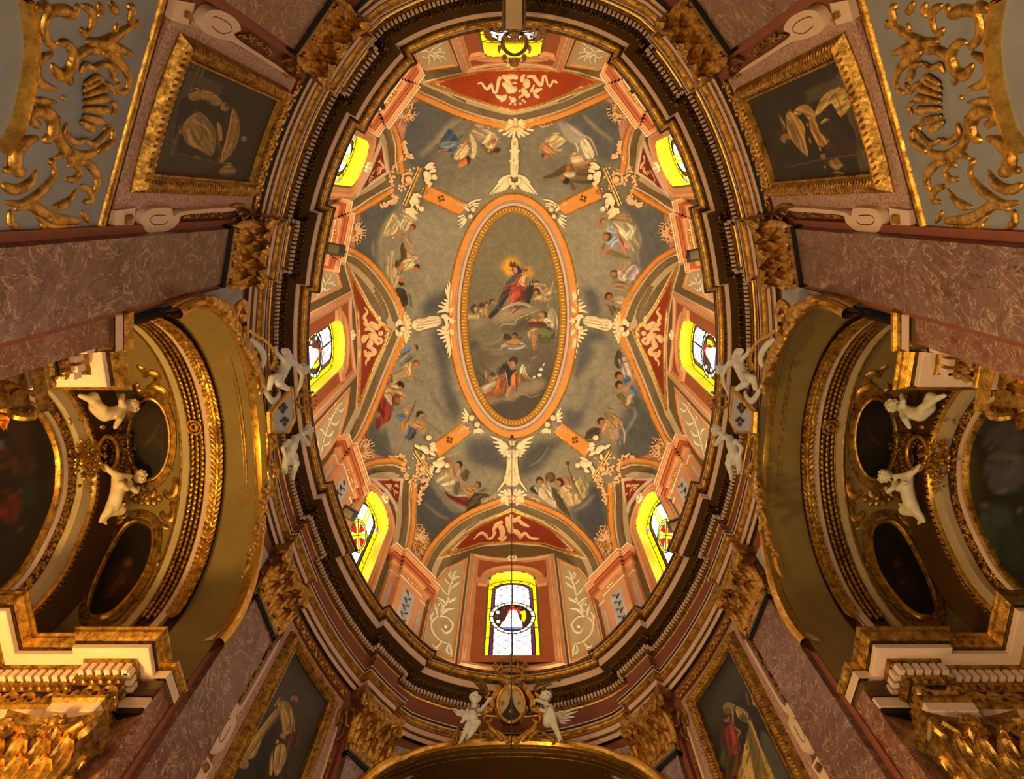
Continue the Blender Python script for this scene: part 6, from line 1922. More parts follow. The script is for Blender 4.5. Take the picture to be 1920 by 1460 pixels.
for sx, f, sd in ((-1, ID, 'left'), (1, mir, 'right')):
    BV = Barrel(ARCH_R, ARCH_Z); PB = Plane((sx*XB, 0, 0), (-sx, 0, 0))
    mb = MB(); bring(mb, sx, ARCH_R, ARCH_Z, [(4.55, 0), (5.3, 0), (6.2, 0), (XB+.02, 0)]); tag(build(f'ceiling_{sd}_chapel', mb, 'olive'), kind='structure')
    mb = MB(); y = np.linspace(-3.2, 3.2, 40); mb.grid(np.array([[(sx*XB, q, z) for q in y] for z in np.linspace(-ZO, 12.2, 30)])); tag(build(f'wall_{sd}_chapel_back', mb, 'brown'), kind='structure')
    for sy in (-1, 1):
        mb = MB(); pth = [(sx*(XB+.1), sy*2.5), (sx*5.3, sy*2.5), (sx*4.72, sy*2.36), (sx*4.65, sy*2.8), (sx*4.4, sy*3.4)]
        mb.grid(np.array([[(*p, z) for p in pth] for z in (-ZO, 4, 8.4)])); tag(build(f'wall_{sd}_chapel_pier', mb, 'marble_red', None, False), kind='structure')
    # rings of the vault
    ring = lambda nm, lab, x0, x1, h, m: None
    vt = thing('vault_rib', (sx*5.6, 0, ARCH_Z+ARCH_R), f'leafy gilded ribs and cream bands across the {sd} chapel vault', 'vault rib', 'leafy ribs of the chapel vaults')
    for nm, m, x0, x1, h in (('cream_band', 'cream', 5.54, 5.66, .10), ('ochre_band', 'tan', 5.98, 6.12, .10), ('garland_ground', 'bronze', 5.66, 5.98, .04), ('laurel_ground', 'bronze', 5.36, 5.54, .03)):
        mb = MB(); bring(mb, sx, ARCH_R, ARCH_Z, [(x0, .03), (x0, -h), (x1, -h), (x1, .03)]); build(nm, mb, m, vt)
    for x, w in ((5.67, .018), (5.97, .018), (6.12, .03), (5.52, .016)): mb = MB(); bring(mb, sx, ARCH_R, ARCH_Z, [(x+w*math.cos(k), -.085-w*math.sin(k)) for k in np.linspace(0, PI, 6)]); build('fillet', mb, 'gold_old', vt)
    rs = np.random.default_rng(5)
    mb = MB(); mg = MB(); lr = ARCH_R-.12
    for t_ in np.arange(-1.56, 1.56, .04):
        tg = np.array([0, math.cos(t_), -math.sin(t_)]); nr = np.array([0, -math.sin(t_), -math.cos(t_)])
        for s in (-1, 0, 1):
            d = NV(tg*(1 if t_ < -.02 else -1)+np.array([sx*s*.75, 0, 0])+nr*.35*rs.uniform(.4, 1.4)); c = np.array([sx*(5.45+s*.06), lr*math.sin(t_), ARCH_Z+lr*math.cos(t_)]); e = NV(np.cross(d, nr)); mb.ball(c, (.11, .042, .022), (d, e, np.cross(d, e)), 6, 4)
        for j in range(3):
            c = np.array([sx*(5.73+j*.09), (lr+.03)*math.sin(t_+(j % 2)*.017), ARCH_Z+(lr+.03)*math.cos(t_+(j % 2)*.017)]); d = NV(tg*(1 if t_ < 0 else -1)+np.array([(j-1)*.3, 0, 0])); e = NV(np.cross(d, nr)); mg.ball(c, (.062, .036, .03), (d, e, np.cross(d, e)), 6, 4)
    build('laurel_rib', mb, 'gold', vt); build('fruit_rib', mg, 'gold', vt)
    mb = MB(); P0 = np.array([sx*5.82, 0, ARCH_Z+ARCH_R-.13])
    for rr in (.13, .06):
        k = np.linspace(0, 2*PI, 20); mb.tube(np.stack([P0[0]+rr*np.cos(k), rr*np.sin(k), np.full(20, P0[2]-.02)], -1), .025, 6)
    build('rosette', mb, 'gold', vt)
    for nm, q, lab in (('upper', OVAL_U, 'rounder'), ('lower', OVAL_L, 'slanting')):
        q = f(spline(np.array(q), 3, True)); o = thing('oval_painting', at(BV, q.mean(0)), f'dark {lab} oval painting in a gilt frame on the {sd} chapel vault', 'painting', 'oval paintings of the chapel vaults')
        x0, y0 = q.min(0)-6; x1, y1 = q.max(0)+6; fr = Fresco(x0, y0, x1, y1, 2., '1a0e06')
        if nm == 'upper': txt = '@ 0 600 3.68\n3a200e~4 940,640 1080,620 1140,760 1100,900 960,860\n6a4426~1 S 20 1000,860 1060,800 1090,720\n5a3418~1 S 14 1040,820 1110,850 1130,920\n4a2a12~2 E 1000,700 40'
        else: txt = '@ 0 840 3.68\n3a1e0c~4 740,880 830,800 930,860 900,1000 760,1060\n5a3418~1 E 885,790 34\n7a4e2a~1 E 880,800 18\n5a2c12~2 S 40 850,860 800,960 720,1040\n7a4e2a~1 E 850,925 16'
        if sx < 0: fr.run(txt)
        else: fr.o = fr.o; t2 = Fresco(2*U0-x1, y0, 2*U0-x0, y1, 2., '120c08'); t2.run(txt); fr.a = t2.a[:, ::-1]*.5
        fr.a *= .5; fr.mottle(1., ((9, .2), (3, .12)))
        c = q.mean(0); k = np.linspace(1, .01, 26); uv = c+(q[:, None]-c)*k[None, :, None]; Pq, _ = lift(BV, uv, .015); painted('canvas', Pq, fr.sample(uv[..., 0], uv[..., 1]), 'canvas', o, True)
        mb = MB(); moulding(mb, BV, q, ROUND(4.5, .09), closed=True, sub=4.); build('frame', mb, 'gold', o)
        mb = MB(); moulding(mb, BV, c+(q-c)*1.16, [(-6, 0), (-6, .04), (6, .04), (6, 0)], closed=True, sub=6.); build('outer_frame', mb, 'gold_old', o)
        mb = MB()
        for i in (.12, .38, .62, .88): z = q[int(i*len(q))]; d = NV(z-c)*9; n_ = np.array([-d[1], d[0]]); plate(mb, BV, np.array([z+d*.3+n_, z+d*1.6+n_, z+d*1.6-n_, z+d*.3-n_]), .06)
        build('corner_ears', mb, 'gold_old', o)
    mb = MB(); carve(mb, BV, VSCR, f, .7, .01, k=1.7); tag(build('scroll_relief', mb, 'gold'), f'gilded scrollwork around the oval paintings of the {sd} chapel vault', 'scrollwork', 'vault scrollwork')
    # back wall: altarpiece arch
    e = f(spline(pts(EDGE), 4)); e = e[::-1] if f is ID else e
    ap = thing('altarpiece', at(PB, f(np.array([[60., 900.]]))[0]), f'dark arched altar painting in garlanded gilt rings at the {sd} edge', 'altarpiece', 'altarpieces of the side chapels')
    X = f(np.concatenate([pts('-30,1500'), spline(pts(EDGE), 4)[::-1], pts('-30,700 -160,700 -160,1500')])); mb = MB()
    fr = Fresco(-170, 690, 130, 1300, 1.5, '120a05'); fr.run('''@ 0 600 3.68
3a1c0a~3 40,700 140,660 220,760 180,860 80,840
4a260e~2 S 20 60,860 140,820 240,850
5a1c0c~1 -60,860 60,850 40,940 -40,960
@ 0 840 3.68
4a2814~1 80,60 180,20 190,160 110,210
6a1808~1 20,380 80,310 150,360 140,450 60,530 20,430
1c2410~3 120,260 260,200 260,380 160,420
5a3a20~1 S 14 130,290 190,320 220,300
5a3a20~1 S 16 90,580 150,560 190,520
8a7860~1 E 2,-20 8 26''') if sx < 0 else fr.run('''@ 0 600 3.68
262418~3 -200,620 200,640 330,900 300,1000 -200,1000
@ 1580 840 3.68
''')
    if sx > 0:
        fr = Fresco(1760, 690, 2100, 1300, 1.5, '14140e'); fr.run('''@ 1580 600 3.68
2e2a20~4 900,640 1250,560 1300,900 960,900
4e4840~2 1000,760 1160,700 1250,800 1240,900 1080,880
5c5244~1 S 24 940,700 1000,860 1080,940
@ 1580 840 3.68
3e3214~4 780,60 920,20 960,300 900,500 820,440
5a5650~2 1000,60 1160,0 1250,40 1250,260 1120,300 1000,240
7a7468~1 S 18 1010,240 1080,300 1160,280
8a6a4c~1 S 22 1060,90 1150,60 1240,90
3a4a34~2 960,430 1120,400 1180,560 1120,760 960,620
7a6a58~1 S 16 860,340 920,380 1000,400
22301e~3 1040,560 1250,520 1250,840 1080,800
6a6458~1 S 14 1190,400 1230,440 1220,490''')
    fr.a *= .55; fr.mottle(1., ((12, .22), (4, .15)))
    plate(mb, PB, X, .03, sub=9.); cv = build('canvas', mb, 'canvas', ap)
    me = cv.data; co_ = np.zeros(len(me.vertices)*3); me.vertices.foreach_get('co', co_); w_ = co_.reshape(-1, 3)+np.array(ap['_b'])-[0, 0, ZO]; uu, vv = project(w_); ca = me.color_attributes.new('Col', 'FLOAT_COLOR', 'POINT'); k4 = np.ones((len(w_), 4)); k4[:, :3] = fr.sample(uu, vv); ca.data.foreach_set('color', k4.ravel())
    sg = -1
    for nm, m, prof in (('gilt_frame', 'gold', [(x+4, y) for x, y in ROUND(4.5, .12)]), ('cream_band', 'cream', [(8.5, 0), (8.5, .1), (16, .1), (16, 0)]), ('garland_ground', 'bronze', [(16, .03), (40, .03)]), ('outer_cream_band', 'tan', [(40, 0), (40, .14), (57, .14), (57, 0)]), ('outer_roll', 'gold_bright', [(x+61, y) for x, y in ROUND(4.5, .2)])):
        mb = MB(); moulding(mb, PB, e, prof, sub=6.); build(nm, mb, m, ap)
    def along(dist): t_ = NV(np.gradient(e, axis=0)); return e+np.stack([-t_[:, 1], t_[:, 0]], -1)*dist
    mb = MB(); rs = np.random.default_rng(3)
    for q in resample(along(28), 3.):
        for j in range(3): blob(mb, PB, q+rs.normal(size=2)*6, rs.uniform(2, 4.4), rs.uniform(1.6, 3), .9, rs.uniform(0, 3), .03, 7)
    build('fruit_garland', mb, 'gold', ap)
    mb = MB()
    for i, q in enumerate(resample(along(76), 5.5)):
        for j in (-5, 3): blob(mb, PB, q+[j*.8, (i % 2)*2], 3.6, 2.6, .9, .6, .05, 7)
    build('guilloche', mb, 'gold', ap)
    # bouquet and crown ring before the altarpiece
    bq = thing('gilt_bouquet', at(PB, f(np.array([[150., 850.]]))[0]), f'gilded flower bouquet with an oval wreath between the two putti of the {sd} chapel', 'bouquet', 'gilt bouquets of the chapels')
    mb = MB(); rs = np.random.default_rng(9)
    for i in range(90): blob(mb, PB, f(np.array([[rs.normal(140, 13), rs.normal(858, 24)]]))[0], rs.uniform(3, 7), rs.uniform(2.5, 4.5), 1., rs.uniform(0, 3), rs.uniform(.12, .3), 8)
    build('flowers', mb, 'gold', bq)
    mb = MB(); k = np.linspace(0, 2*PI, 30); stroke(mb, PB, f(np.stack([180+19*np.cos(k), 850+32*np.sin(k)], -1)), 4.2, .9, .2, 'flat', smooth=False)
    for i in range(24): blob(mb, PB, f(np.array([[180+19*math.cos(i/24*6.28), 850+32*math.sin(i/24*6.28)]]))[0], 1.5, None, 1., 0, .32, 6)
    build('wreath', mb, 'gold_bright', bq)
    mb = MB()
    for i in range(26):
        an = rs.uniform(-1.15, 1.15); r = rs.uniform(28, 62); c = np.array([185., 845.]); tip = c+np.array([math.cos(an)*r*.9, math.sin(an)*r]); stroke(mb, PB, f(np.array([c+[8*math.cos(an), 20*math.sin(an)], (c+tip)/2+rs.normal(size=2)*3, tip])), [1.2, 1.4, .8], .9, .15, step=3, nsec=5); blob(mb, PB, f(tip[None])[0], 4.2, 3.4, .9, 0, .18, 8)
        for j in range(4): blob(mb, PB, f((tip+4.5*np.array([math.cos(j*1.57), math.sin(j*1.57)]))[None])[0], 2., None, .9, 0, .16, 6)
    build('branches', mb, 'gold_old', bq)
    pm = 'stucco' if sx < 0 else 'stucco_white'
    for nm, lab, skin, hd, lk in (('upper', 'kneeling', '''@ 0 600 3.68
C 560,600,58,.25 600,650,60,.3 650,640,52,.35 690,610,44,.38
C 690,610,30,.38 735,600,24,.4
C 690,600,28,.42 655,560,24,.45 690,520,20,.4
C 660,650,30,.45 620,690,26,.5 600,735,20,.48
C 600,735,9,.48 585,752,5,.48
C 600,735,9,.48 598,758,5,.49
C 600,735,9,.48 612,752,5,.49
C 560,600,52,.25 520,530,44,.3 480,540,30,.3 440,520,20,.26
C 590,650,48,.3 560,610,40,.35 500,560,30,.32''', '@ 0 600 3.68|750,590,46,.42', (.3, .9)), ('lower', 'standing', '''@ 0 840 3.68
C 690,200,44,.3 680,270,52,.34 665,340,54,.34 660,400,54,.3
C 690,190,26,.34 750,195,22,.38
C 690,190,30,.3 660,160,26,.26 640,120,20,.2
C 740,240,26,.4 700,280,24,.44 655,235,18,.44
C 655,235,8,.44 640,228,5,.44
C 655,235,8,.44 640,240,5,.44
C 655,235,8,.44 645,252,5,.44
C 730,260,24,.4 770,300,22,.45 795,275,18,.42
C 690,400,46,.3 710,430,40,.32 640,450,30,.28 612,500,20,.24 630,522,12,.26
C 650,390,44,.3 630,430,36,.3 610,470,26,.26 595,505,16,.24''', '@ 0 840 3.68|812,196,46,.40', (-.5, .8))):
        pu = thing('chapel_putto', at(PB, f(pts(hd.split('|')[1])[:, :2]/3.68+[0, 600 if nm == 'upper' else 840])[0]), f'{lab} pale putto {"above" if nm == "upper" else "below"} the gilt bouquet, {sd} chapel', 'putto', 'putti of the side chapels')
        body('body', pu, PB, skin, f, pm, .02); head(pu, PB, hd, f, pm, 0., lk if f is ID else (-lk[0], lk[1]))
    # chapel entablatures
    for sy in (-1, 1):
        en = thing('chapel_entablature', (sx*5.6, sy*2., 6.9), f'stepped gilt and cream entablature on the {"altar" if sy > 0 else "near"} side of the {sd} chapel', 'entablature', 'entablatures of the side chapels')
        lip = [(-4.76, 2.6), (-4.76, 1.69), (-6.03, 1.69), (-6.03, 1.79), (-6.57, 1.79), (-6.57, 1.13), (-7.4, 1.13)]
        lip = [(sx*-x, sy*y) for x, y in lip]; fl = (sx < 0) == (sy > 0); L_ = lip if fl else lip[::-1]; s_ = -1
        L_ = L_ if s_ == 1 else L_[::-1]
        for nm, segs in (('cyma', [([(.3, 8.30), (0, 8.285), (.0, 8.265), (.02, 8.235), (.03, 8.195), (.07, 8.135), (.10, 8.095)], 'gold')]), ('bead_band', [([(.105, 8.09), (.115, 8.055)], 'gold_dark')]), ('corona', [([(.12, 8.05), (.12, 7.975), (.13, 7.965), (.27, 7.955)], 'cream')]), ('bed_moulding', [([(.27, 7.955), (.28, 7.915), (.30, 7.885), (.34, 7.86), (.36, 7.53)], 'gold_old')]), ('frieze', [([(.37, 7.54), (.37, 7.24)], 'bronze')]),
                ('architrave', [([(.29, 7.27), (.30, 7.23), (.33, 7.18)], 'gold'), ([(.33, 7.18), (.335, 7.05), (.35, 7.04), (.355, 6.88), (.9, 6.86)], 'cream')])):
            mb = MB(); ms = []
            for pr, m in segs: ms.append(m); psweep(mb, L_, [(b, z) for b, z in pr], len(ms)-1)
            mesh(nm, np.concatenate(mb.v), mb.f, ms, en, False, mb.mi)
        mb, me_ = MB(), MB(); ms_ = MB(); q = np.array(L_); ee = NV(q[1:]-q[:-1]); nn = np.stack([-ee[:, 1], ee[:, 0]], -1); rs = np.random.default_rng(2)
        for i in range(len(q)-1):
            if np.linalg.norm(q[i+1]-q[i]) < .3: continue
            l = np.linalg.norm(q[i+1]-q[i])
            cr_ = lambda j: 0. if j < 0 or j+1 >= len(ee) else (1. if ee[j][0]*ee[j+1][1]-ee[j][1]*ee[j+1][0] > 0 else -1.)
            c0, c1 = cr_(i-1), cr_(i)
            for s0 in np.arange(.31*c0+.05, l-.31*c1, .115):
                b = q[i]+ee[i]*s0+nn[i]*.31; mb.box((*b, 7.785), (*ee[i], 0), (*nn[i], 0), (0, 0, 1), .036, .04, .07)
                b = q[i]+ee[i]*s0+nn[i]*.35; me_.ball((*b, 7.61), (.045, .05, .06), ((*ee[i], 0), (*nn[i], 0), (0, 0, 1)), 7, 5)
            for s0 in np.arange(.37*c0+.05, l-.37*c1, .11):
                b = q[i]+ee[i]*s0+nn[i]*.365; sg = rs.choice([-1, 1]); a_ = np.linspace(0, 4.2, 9); c2 = b[None]+ee[i][None]*(.11*np.cos(a_)*(1-a_/7))[:, None]; ms_.tube(np.concatenate([c2, (7.39+sg*.12*np.sin(a_)*(1-a_/7))[:, None]], 1), np.linspace(.05, .02, 9), 6)
        build('dentils', mb, 'cream', en, False); build('egg_course', me_, 'gold_old', en); build('acanthus_frieze', ms_, 'gold', en)
        # impost of the arch pier
        im = thing('impost', (sx*4.8, sy*2.4, 7.4), f'gold and cream impost block under the {"altar" if sy > 0 else "near"} foot of the {sd} arch', 'impost', 'imposts of the great arches')
        ip = [(sx*5.3, sy*2.2), (sx*4.64, sy*2.2), (sx*4.57, sy*2.68), (sx*4.62, sy*2.74)]; ip = ip if ((sx < 0) == (sy > 0)) else ip[::-1]
        for nm, pr, m in (('top_moulding', [(.3, 8.24), (0, 8.23), (0, 8.18), (.03, 8.14), (.04, 8.09)], 'gold'), ('upper_band', [(.05, 8.085), (.05, 7.92)], 'cream'), ('hollow', [(.08, 7.91), (.14, 7.82), (.14, 7.68), (.1, 7.65)], 'brown'), ('lower_band', [(.12, 7.64), (.12, 7.48), (.16, 7.47)], 'cream'), ('base_fillet', [(.14, 7.47), (.15, 7.38), (.3, 7.37)], 'black')):
            mb = MB(); psweep(mb, ip, pr); build(nm, mb, m, im, False)
        # inner column with capital
        cl = thing('altar_column', (sx*5.4, sy*2.1, -ZO), f'column with a gilt volute capital beside the {sd} altarpiece, {"altar" if sy > 0 else "near"} side', 'column', 'columns of the side altars')
        fn = lambda s, z, d, sy=sy: np.stack([sx*(5.40+np.asarray(s)*-1+0*np.asarray(z)+0*np.asarray(d)), sy*(2.06+np.asarray(d)+0*np.asarray(z)+0*np.asarray(s)), np.asarray(z)+0*np.asarray(s)+0*np.asarray(d)], -1)
        mb = MB(); v = [(sx*x, sy*y, z) for z in (-ZO, 5.86) for x, y in ((5.02, 2.06), (5.78, 2.06), (5.78, 2.48), (5.02, 2.48))]; mb.add(v, [(0, 1, 5, 4), (1, 2, 6, 5), (2, 3, 7, 6), (3, 0, 4, 7)]); build('shaft', mb, 'ochre', cl, False)
        capital(cl, fn, .36, 5.86, 1.0, 0., .3, True)
        q0 = 0
# ---------------------------------------------------------------- spandrel grounds
for sx, f, sd in ((-1, ID, 'left'), (1, mir, 'right')):
    for q, lab in (('376,550 453,528 452,572 440,590 405,578', f'pale grey wall panel beside the near foot of the {sd} arch crest'), ('489,1012 502,1042 472,1092 436,1152 438,1130 466,1068', f'slim pale grey wall panel beside the altar foot of the {sd} arch crest'), ('716,1392 815,1419 776,1452 740,1490 696,1500', f'pale grey wall panel {sd} of the altar arch, with a gilt leaf')):
        t = thing('spandrel_ground', at(W(.375), f(pts(q)).mean(0)), lab, 'panel', 'pale wall panels'); mb = MB(); plate(mb, W(.385), f(pts(q)), .02); build('ground', mb, 'panel_white', t)
        if 'altar arch' in lab:
            mb = MB(); carve(mb, W(.37), '''@ 640 974 3
S 8,16,10 215,1450 240,1400 270,1360
S 6,16,6 250,1400 240,1330 250,1285
S 6,16,6 270,1370 290,1320 310,1290
S 6,16,6 280,1370 340,1330 360,1290
S 6,16,6 280,1380 370,1360 425,1345
S 6,14,6 270,1400 330,1390 380,1390
S 6,14,6 250,1430 300,1430 330,1420
S 6,12,6 340,1330 390,1320 420,1330
B 12 270,1370 300,1330''', f, .7, .03); build('gilt_leaf', mb, 'gold', t)
# ---------------------------------------------------------------- crests over the side arches
for sx, f, sd in ((-1, ID, 'left'), (1, mir, 'right')):
    S = W(-.10); cr = thing('arch_crest', at(S, f(np.array([[515., 770.]]))[0]), f'gilt crest with club-spotted shield and crown over the {sd} chapel arch', 'crest', 'crests of the chapel arches'); g = '@ 0 487 3\n'
    mb = MB(); plate(mb, S, f(pts(' '.join(f'{x/3},{487+y/3}' for x, y in [(1485, 860), (1540, 800), (1595, 735), (1608, 900), (1575, 965), (1490, 960)]))), .05, .1, sub=8.); sh = build('shield', mb, 'panel_white', cr)
    mb = MB(); moulding(mb, S, f(pts(' '.join(f'{x/3},{487+y/3}' for x, y in [(1480, 860), (1540, 795), (1600, 728), (1614, 900), (1578, 972), (1486, 968)]))), ROUND(3, .09), closed=True, base=.1, sub=5.); build('shield_rim', mb, 'gold_bright', sh)
    mb = MB(); carve(mb, S, g+'B 12 1530,830 1560,830 1545,850 1548,812\nS 5,5 1545,840 1548,872', f, .5, .16); carve(mb, S, g+'B 11 1540,905 1570,903 1556,925 1556,892\nS 5,5 1555,915 1552,940', f, .5, .16); build('club_marks', mb, 'black', sh)
    mb = MB(); carve(mb, S, g+'S 16,14 1500,905 1540,888 1595,880', f, .4, .13); build('gilt_bend', mb, 'gold_old', sh)
    mb = MB(); k = np.linspace(0, 2*PI, 24); stroke(mb, S, f(np.stack([552+14*np.cos(k), 752+14*np.sin(k)], -1)), 3.4, 1., .2, 'flat', smooth=False)
    for i in range(9): x = -1.9+i*.47; blob(mb, S, f(np.array([[552+20*math.cos(x), 752+20*math.sin(x)]]))[0], 3., None, 1., 0, .25, 7); stroke(mb, S, f(np.array([[552+14*math.cos(x), 752+14*math.sin(x)], [552+20*math.cos(x), 752+20*math.sin(x)]])), 1.6, 1., .24, step=2)
    build('crown', mb, 'gold_old', cr)
    mb = MB(); carve(mb, S, g+'''S 14,22,24,20,12 1330,420 1305,340 1320,270 1360,245 1385,300
S 10,16,10 1385,300 1360,330 1345,300
S 10,18,18,10 1300,360 1265,300 1285,270 1310,300
B 26 1195,235 1240,262 1180,225 1215,250 1262,300 1280,320
S 10,16,16,10 1250,290 1285,350 1330,400 1340,430
S 14,18,18,10 1370,370 1350,440 1390,480 1420,560
S 18,26,26,14 1330,430 1400,540 1440,640 1450,740
S 16,20,14 1440,640 1470,690 1450,760
S 10,16,16,10 1490,960 1500,1020 1500,1100 1490,1180
S 14,20,14 1500,980 1530,1010 1520,1080
S 14,22,16 1510,1150 1545,1170 1530,1230
S 10,16,16,8 1500,1180 1510,1260 1490,1330 1470,1400
S 10,16,16,8 1475,1400 1440,1480 1430,1560 1400,1640
S 8,14,8 1440,1480 1475,1500 1470,1550
S 8,14,8 1400,1640 1380,1720 1350,1790
B 16 1410,520 1425,580 1400,560 1440,610 1380,500 1420,640 1495,1260 1480,1300 1500,1320 1470,1360
B 14 1480,1420 1455,1460 1430,1540 1420,1600 1390,1660''', f, .8, .03, k=1.35); build('rocaille', mb, 'gold', cr)
    mb = MB(); q = spline(pts(' '.join(f'{x/3},{487+y/3}' for x, y in [(1365, 395), (1400, 420), (1450, 450), (1495, 500), (1512, 560), (1490, 610)])), 6)
    for i, c in enumerate(resample(q, 4.2)): blob(mb, S, f(c[None])[0], 5.2, 3.2, 1., .7 if f is ID else -.7, .12, 8)
    build('rope', mb, 'gold_bright', cr)
    mb = MB(); carve(mb, S, g+'''S 12,22,24,16 1385,440 1440,490 1465,550 1450,610
S 10,18,20,12 1450,690 1500,780 1530,790 1560,740
S 8,16,8 1500,1220 1490,1290 1500,1320''', f, .7, .06); build('white_scroll', mb, 'stone_white', cr)
    for nm, lab, skin, hd, lk, wg in (('near', 'leaning', '''@ 0 487 3
C 1540,540,30,.3 1525,590,38,.34 1510,640,36,.32
C 1545,560,24,.36 1590,600,16,.42
C 1560,560,18,.4 1590,640,15,.46 1580,700,13,.46 1575,735,9,.42
C 1575,735,4,.42 1562,748,3,.42
C 1575,735,4,.42 1574,752,3,.42
C 1530,560,18,.3 1500,520,15,.26 1505,490,12,.22
C 1500,650,32,.34 1480,690,26,.36 1520,720,18,.4
C 1510,650,30,.3 1470,660,24,.26 1470,720,18,.22''', '@ 0 487 3|1606,608,31,.44', (-.2, .95), ''), ('altar', 'upright', '''@ 0 487 3
C 1590,1010,30,.32 1570,1050,36,.34 1560,1095,36,.32
C 1600,1000,22,.34 1630,975,16,.4
C 1610,1010,17,.4 1630,1045,15,.46 1600,985,13,.44
C 1600,985,5,.44 1596,965,3.5,.44
C 1600,985,5,.44 1606,962,3.5,.44
C 1600,985,5,.44 1588,970,3.5,.44
C 1560,1020,17,.3 1530,1060,14,.28 1540,1110,12,.3
C 1560,1100,30,.32 1585,1150,25,.36 1580,1210,17,.32 1575,1240,10,.34
C 1550,1100,28,.3 1545,1150,22,.28 1560,1200,15,.24''', '@ 0 487 3|1640,962,31,.42', (-.5, .7), '')):
        pu = thing('arch_putto', at(S, f(pts(hd.split('|')[1])[:, :2]/3+[0, 487])[0]), f'white {lab} cherub on the {nm} side of the {sd} arch crest', 'statue', 'white cherubs of the chapel arches')
        body('body', pu, S, skin, f, 'stone_white', .014, -.08); head(pu, S, hd, f, 'stone_white', -.08, lk if f is ID else (-lk[0], lk[1]))
        y0 = 520 if nm == 'near' else 1090
        mb = MB(); carve(mb, S, g+('S 12,30,22,10 1510,500 1550,520 1575,560 1570,600\nS 8,20,10 1520,490 1560,540 1560,590' if nm == 'near' else 'S 10,26,18 1560,1090 1600,1110 1605,1150\nS 10,22,14 1540,1120 1570,1140 1600,1130'), f, .5, .22); build('drapery', mb, 'stone_white', pu)
# ---------------------------------------------------------------- mountain crest over the altar arch, with two cherubs
S = W(-.22); g = '@ 820 1220 6.854\n'
cr = thing('altar_crest', at(S, (959, 1340)), 'big gilt crest with a brown mountain, stars and crown over the altar arch', 'crest')
k = np.linspace(0, 2*PI, 40, endpoint=False); ov = np.stack([820+(945+182*np.cos(k))/6.854, 1220+(770+232*np.sin(k))/6.854], -1)
mb = MB(); plate(mb, S, 820*0+np.stack([ov[:, 0], ov[:, 1]], -1), .04, .12, sub=6.); sh = build('shield', mb, 'tan', cr)
mb = MB(); moulding(mb, S, ov, ROUND(3.6, .11), closed=True, base=.12, sub=4.); build('oval_rim', mb, 'gold_bright', sh)
mb = MB(); plate(mb, S, np.array([820, 1220])+pts('945,640 920,760 880,830 800,920 800,970 860,1020 960,1040 1040,1010 1100,930 1040,860 990,790 970,700')/6.854, .03, .15, sub=5.); build('mountain', mb, 'dark', sh)
mb = MB(); carve(mb, S, g+'S 8,10 945,560 945,650\nS 8,10,8 880,590 945,595 1010,590\nS 6,8,6 900,630 945,625 990,630', ID, .6, .16); build('cross', mb, 'gold_old', sh)
mb = MB()
for c in ((835, 755), (1050, 750), (945, 860)):
    for j in range(5): x = j*1.257-1.57; carve(mb, S, g+f'S 12,3 {c[0]},{c[1]} {c[0]+36*math.cos(x):.1f},{c[1]+36*math.sin(x):.1f}', ID, .7, .18, 1.5)
build('stars', mb, 'gold', sh)
mb = MB()
for ff in (ID, mir):
    carve(mb, S, g+'''S 30,52,44,24 900,420 830,480 760,560 730,650
S 24,40,34 740,560 700,680 715,780
S 30,40,30,16 720,780 640,800 590,850 600,930
S 20,30,22 600,930 660,950 700,890
S 26,44,44,34 650,960 700,1050 780,1130 860,1180
S 20,34,34,20 740,1040 800,1100 870,1150 930,1170
S 24,34,30 610,1040 680,1110 740,1160
S 20,30,30,16 860,1190 910,1200 940,1160 925,1110
S 20,30,22 680,560 620,610 650,660
S 16,26,16 940,370 890,420 860,480
S 14,22,14 930,480 890,500 870,470
S 16,24,14 660,650 700,700 690,750''', ff, .8, .06)
build('scrolled_frame', mb, 'gold', cr)
mb = MB()
for ff in (ID, mir): fan(mb, S, ff(np.array([[820+615/6.854, 1220+870/6.854]]))[0], 0, 2*PI, 1.2, 6.5, 12, hh=.9, base=.24); blob(mb, S, ff(np.array([[820+615/6.854, 1220+870/6.854]]))[0], 2, None, 1., 0, .28, 8)
build('shells', mb, 'gold_bright', cr)
mb = MB(); S2 = W(-.42)
k = np.linspace(0, 2*PI, 36); stroke(mb, S2, np.stack([820+(945+150*np.cos(k))/6.854, 1220+(330+70*np.sin(k))/6.854], -1), 3.6, 1.2, 0, 'flat', smooth=False); stroke(mb, S2, np.stack([820+(945+160*np.cos(k))/6.854, 1220+(270+70*np.sin(k))/6.854], -1), 2.2, 1.2, .0, 'flat', smooth=False)
stroke(mb, S2, np.array([820, 1220])+pts('795,290 800,350 850,400 945,420 1040,400 1090,350 1095,290')/6.854, 4.5, .8, .0)
for x, y in ((740, 225), (815, 150), (945, 120), (1040, 150), (1135, 220)):
    stroke(mb, S2, np.array([820, 1220])+np.array([[945+(x-945)*.85, 290], [x, y+30]])/6.854, 1.8, 1., .05, step=2)
    for dx, dy in ((0, -28), (-24, 0), (24, 0), (0, 6)): blob(mb, S2, (820+(x+dx)/6.854, 1220+(y+dy)/6.854), 3.2, None, 1., 0, .06, 8)
build('crown', mb, 'gold_old', cr)
mb = MB()
for q in ('640,620 600,540 520,440 430,360', '630,610 540,520 450,440 380,410', '620,620 540,580 460,570 400,560', '640,600 620,520 560,450 500,390'): stroke(mb, S, np.array([820, 1220])+pts(q)/6.854, [1.6, 3.2, 1], .7, .12, step=2)
for q in ('1240,560 1320,500 1420,470 1560,430', '1250,580 1340,540 1420,500 1500,480', '1240,540 1290,490 1320,450'): stroke(mb, S, np.array([820, 1220])+pts(q)/6.854, [1.6, 2.4, 1], .7, .12, step=2)
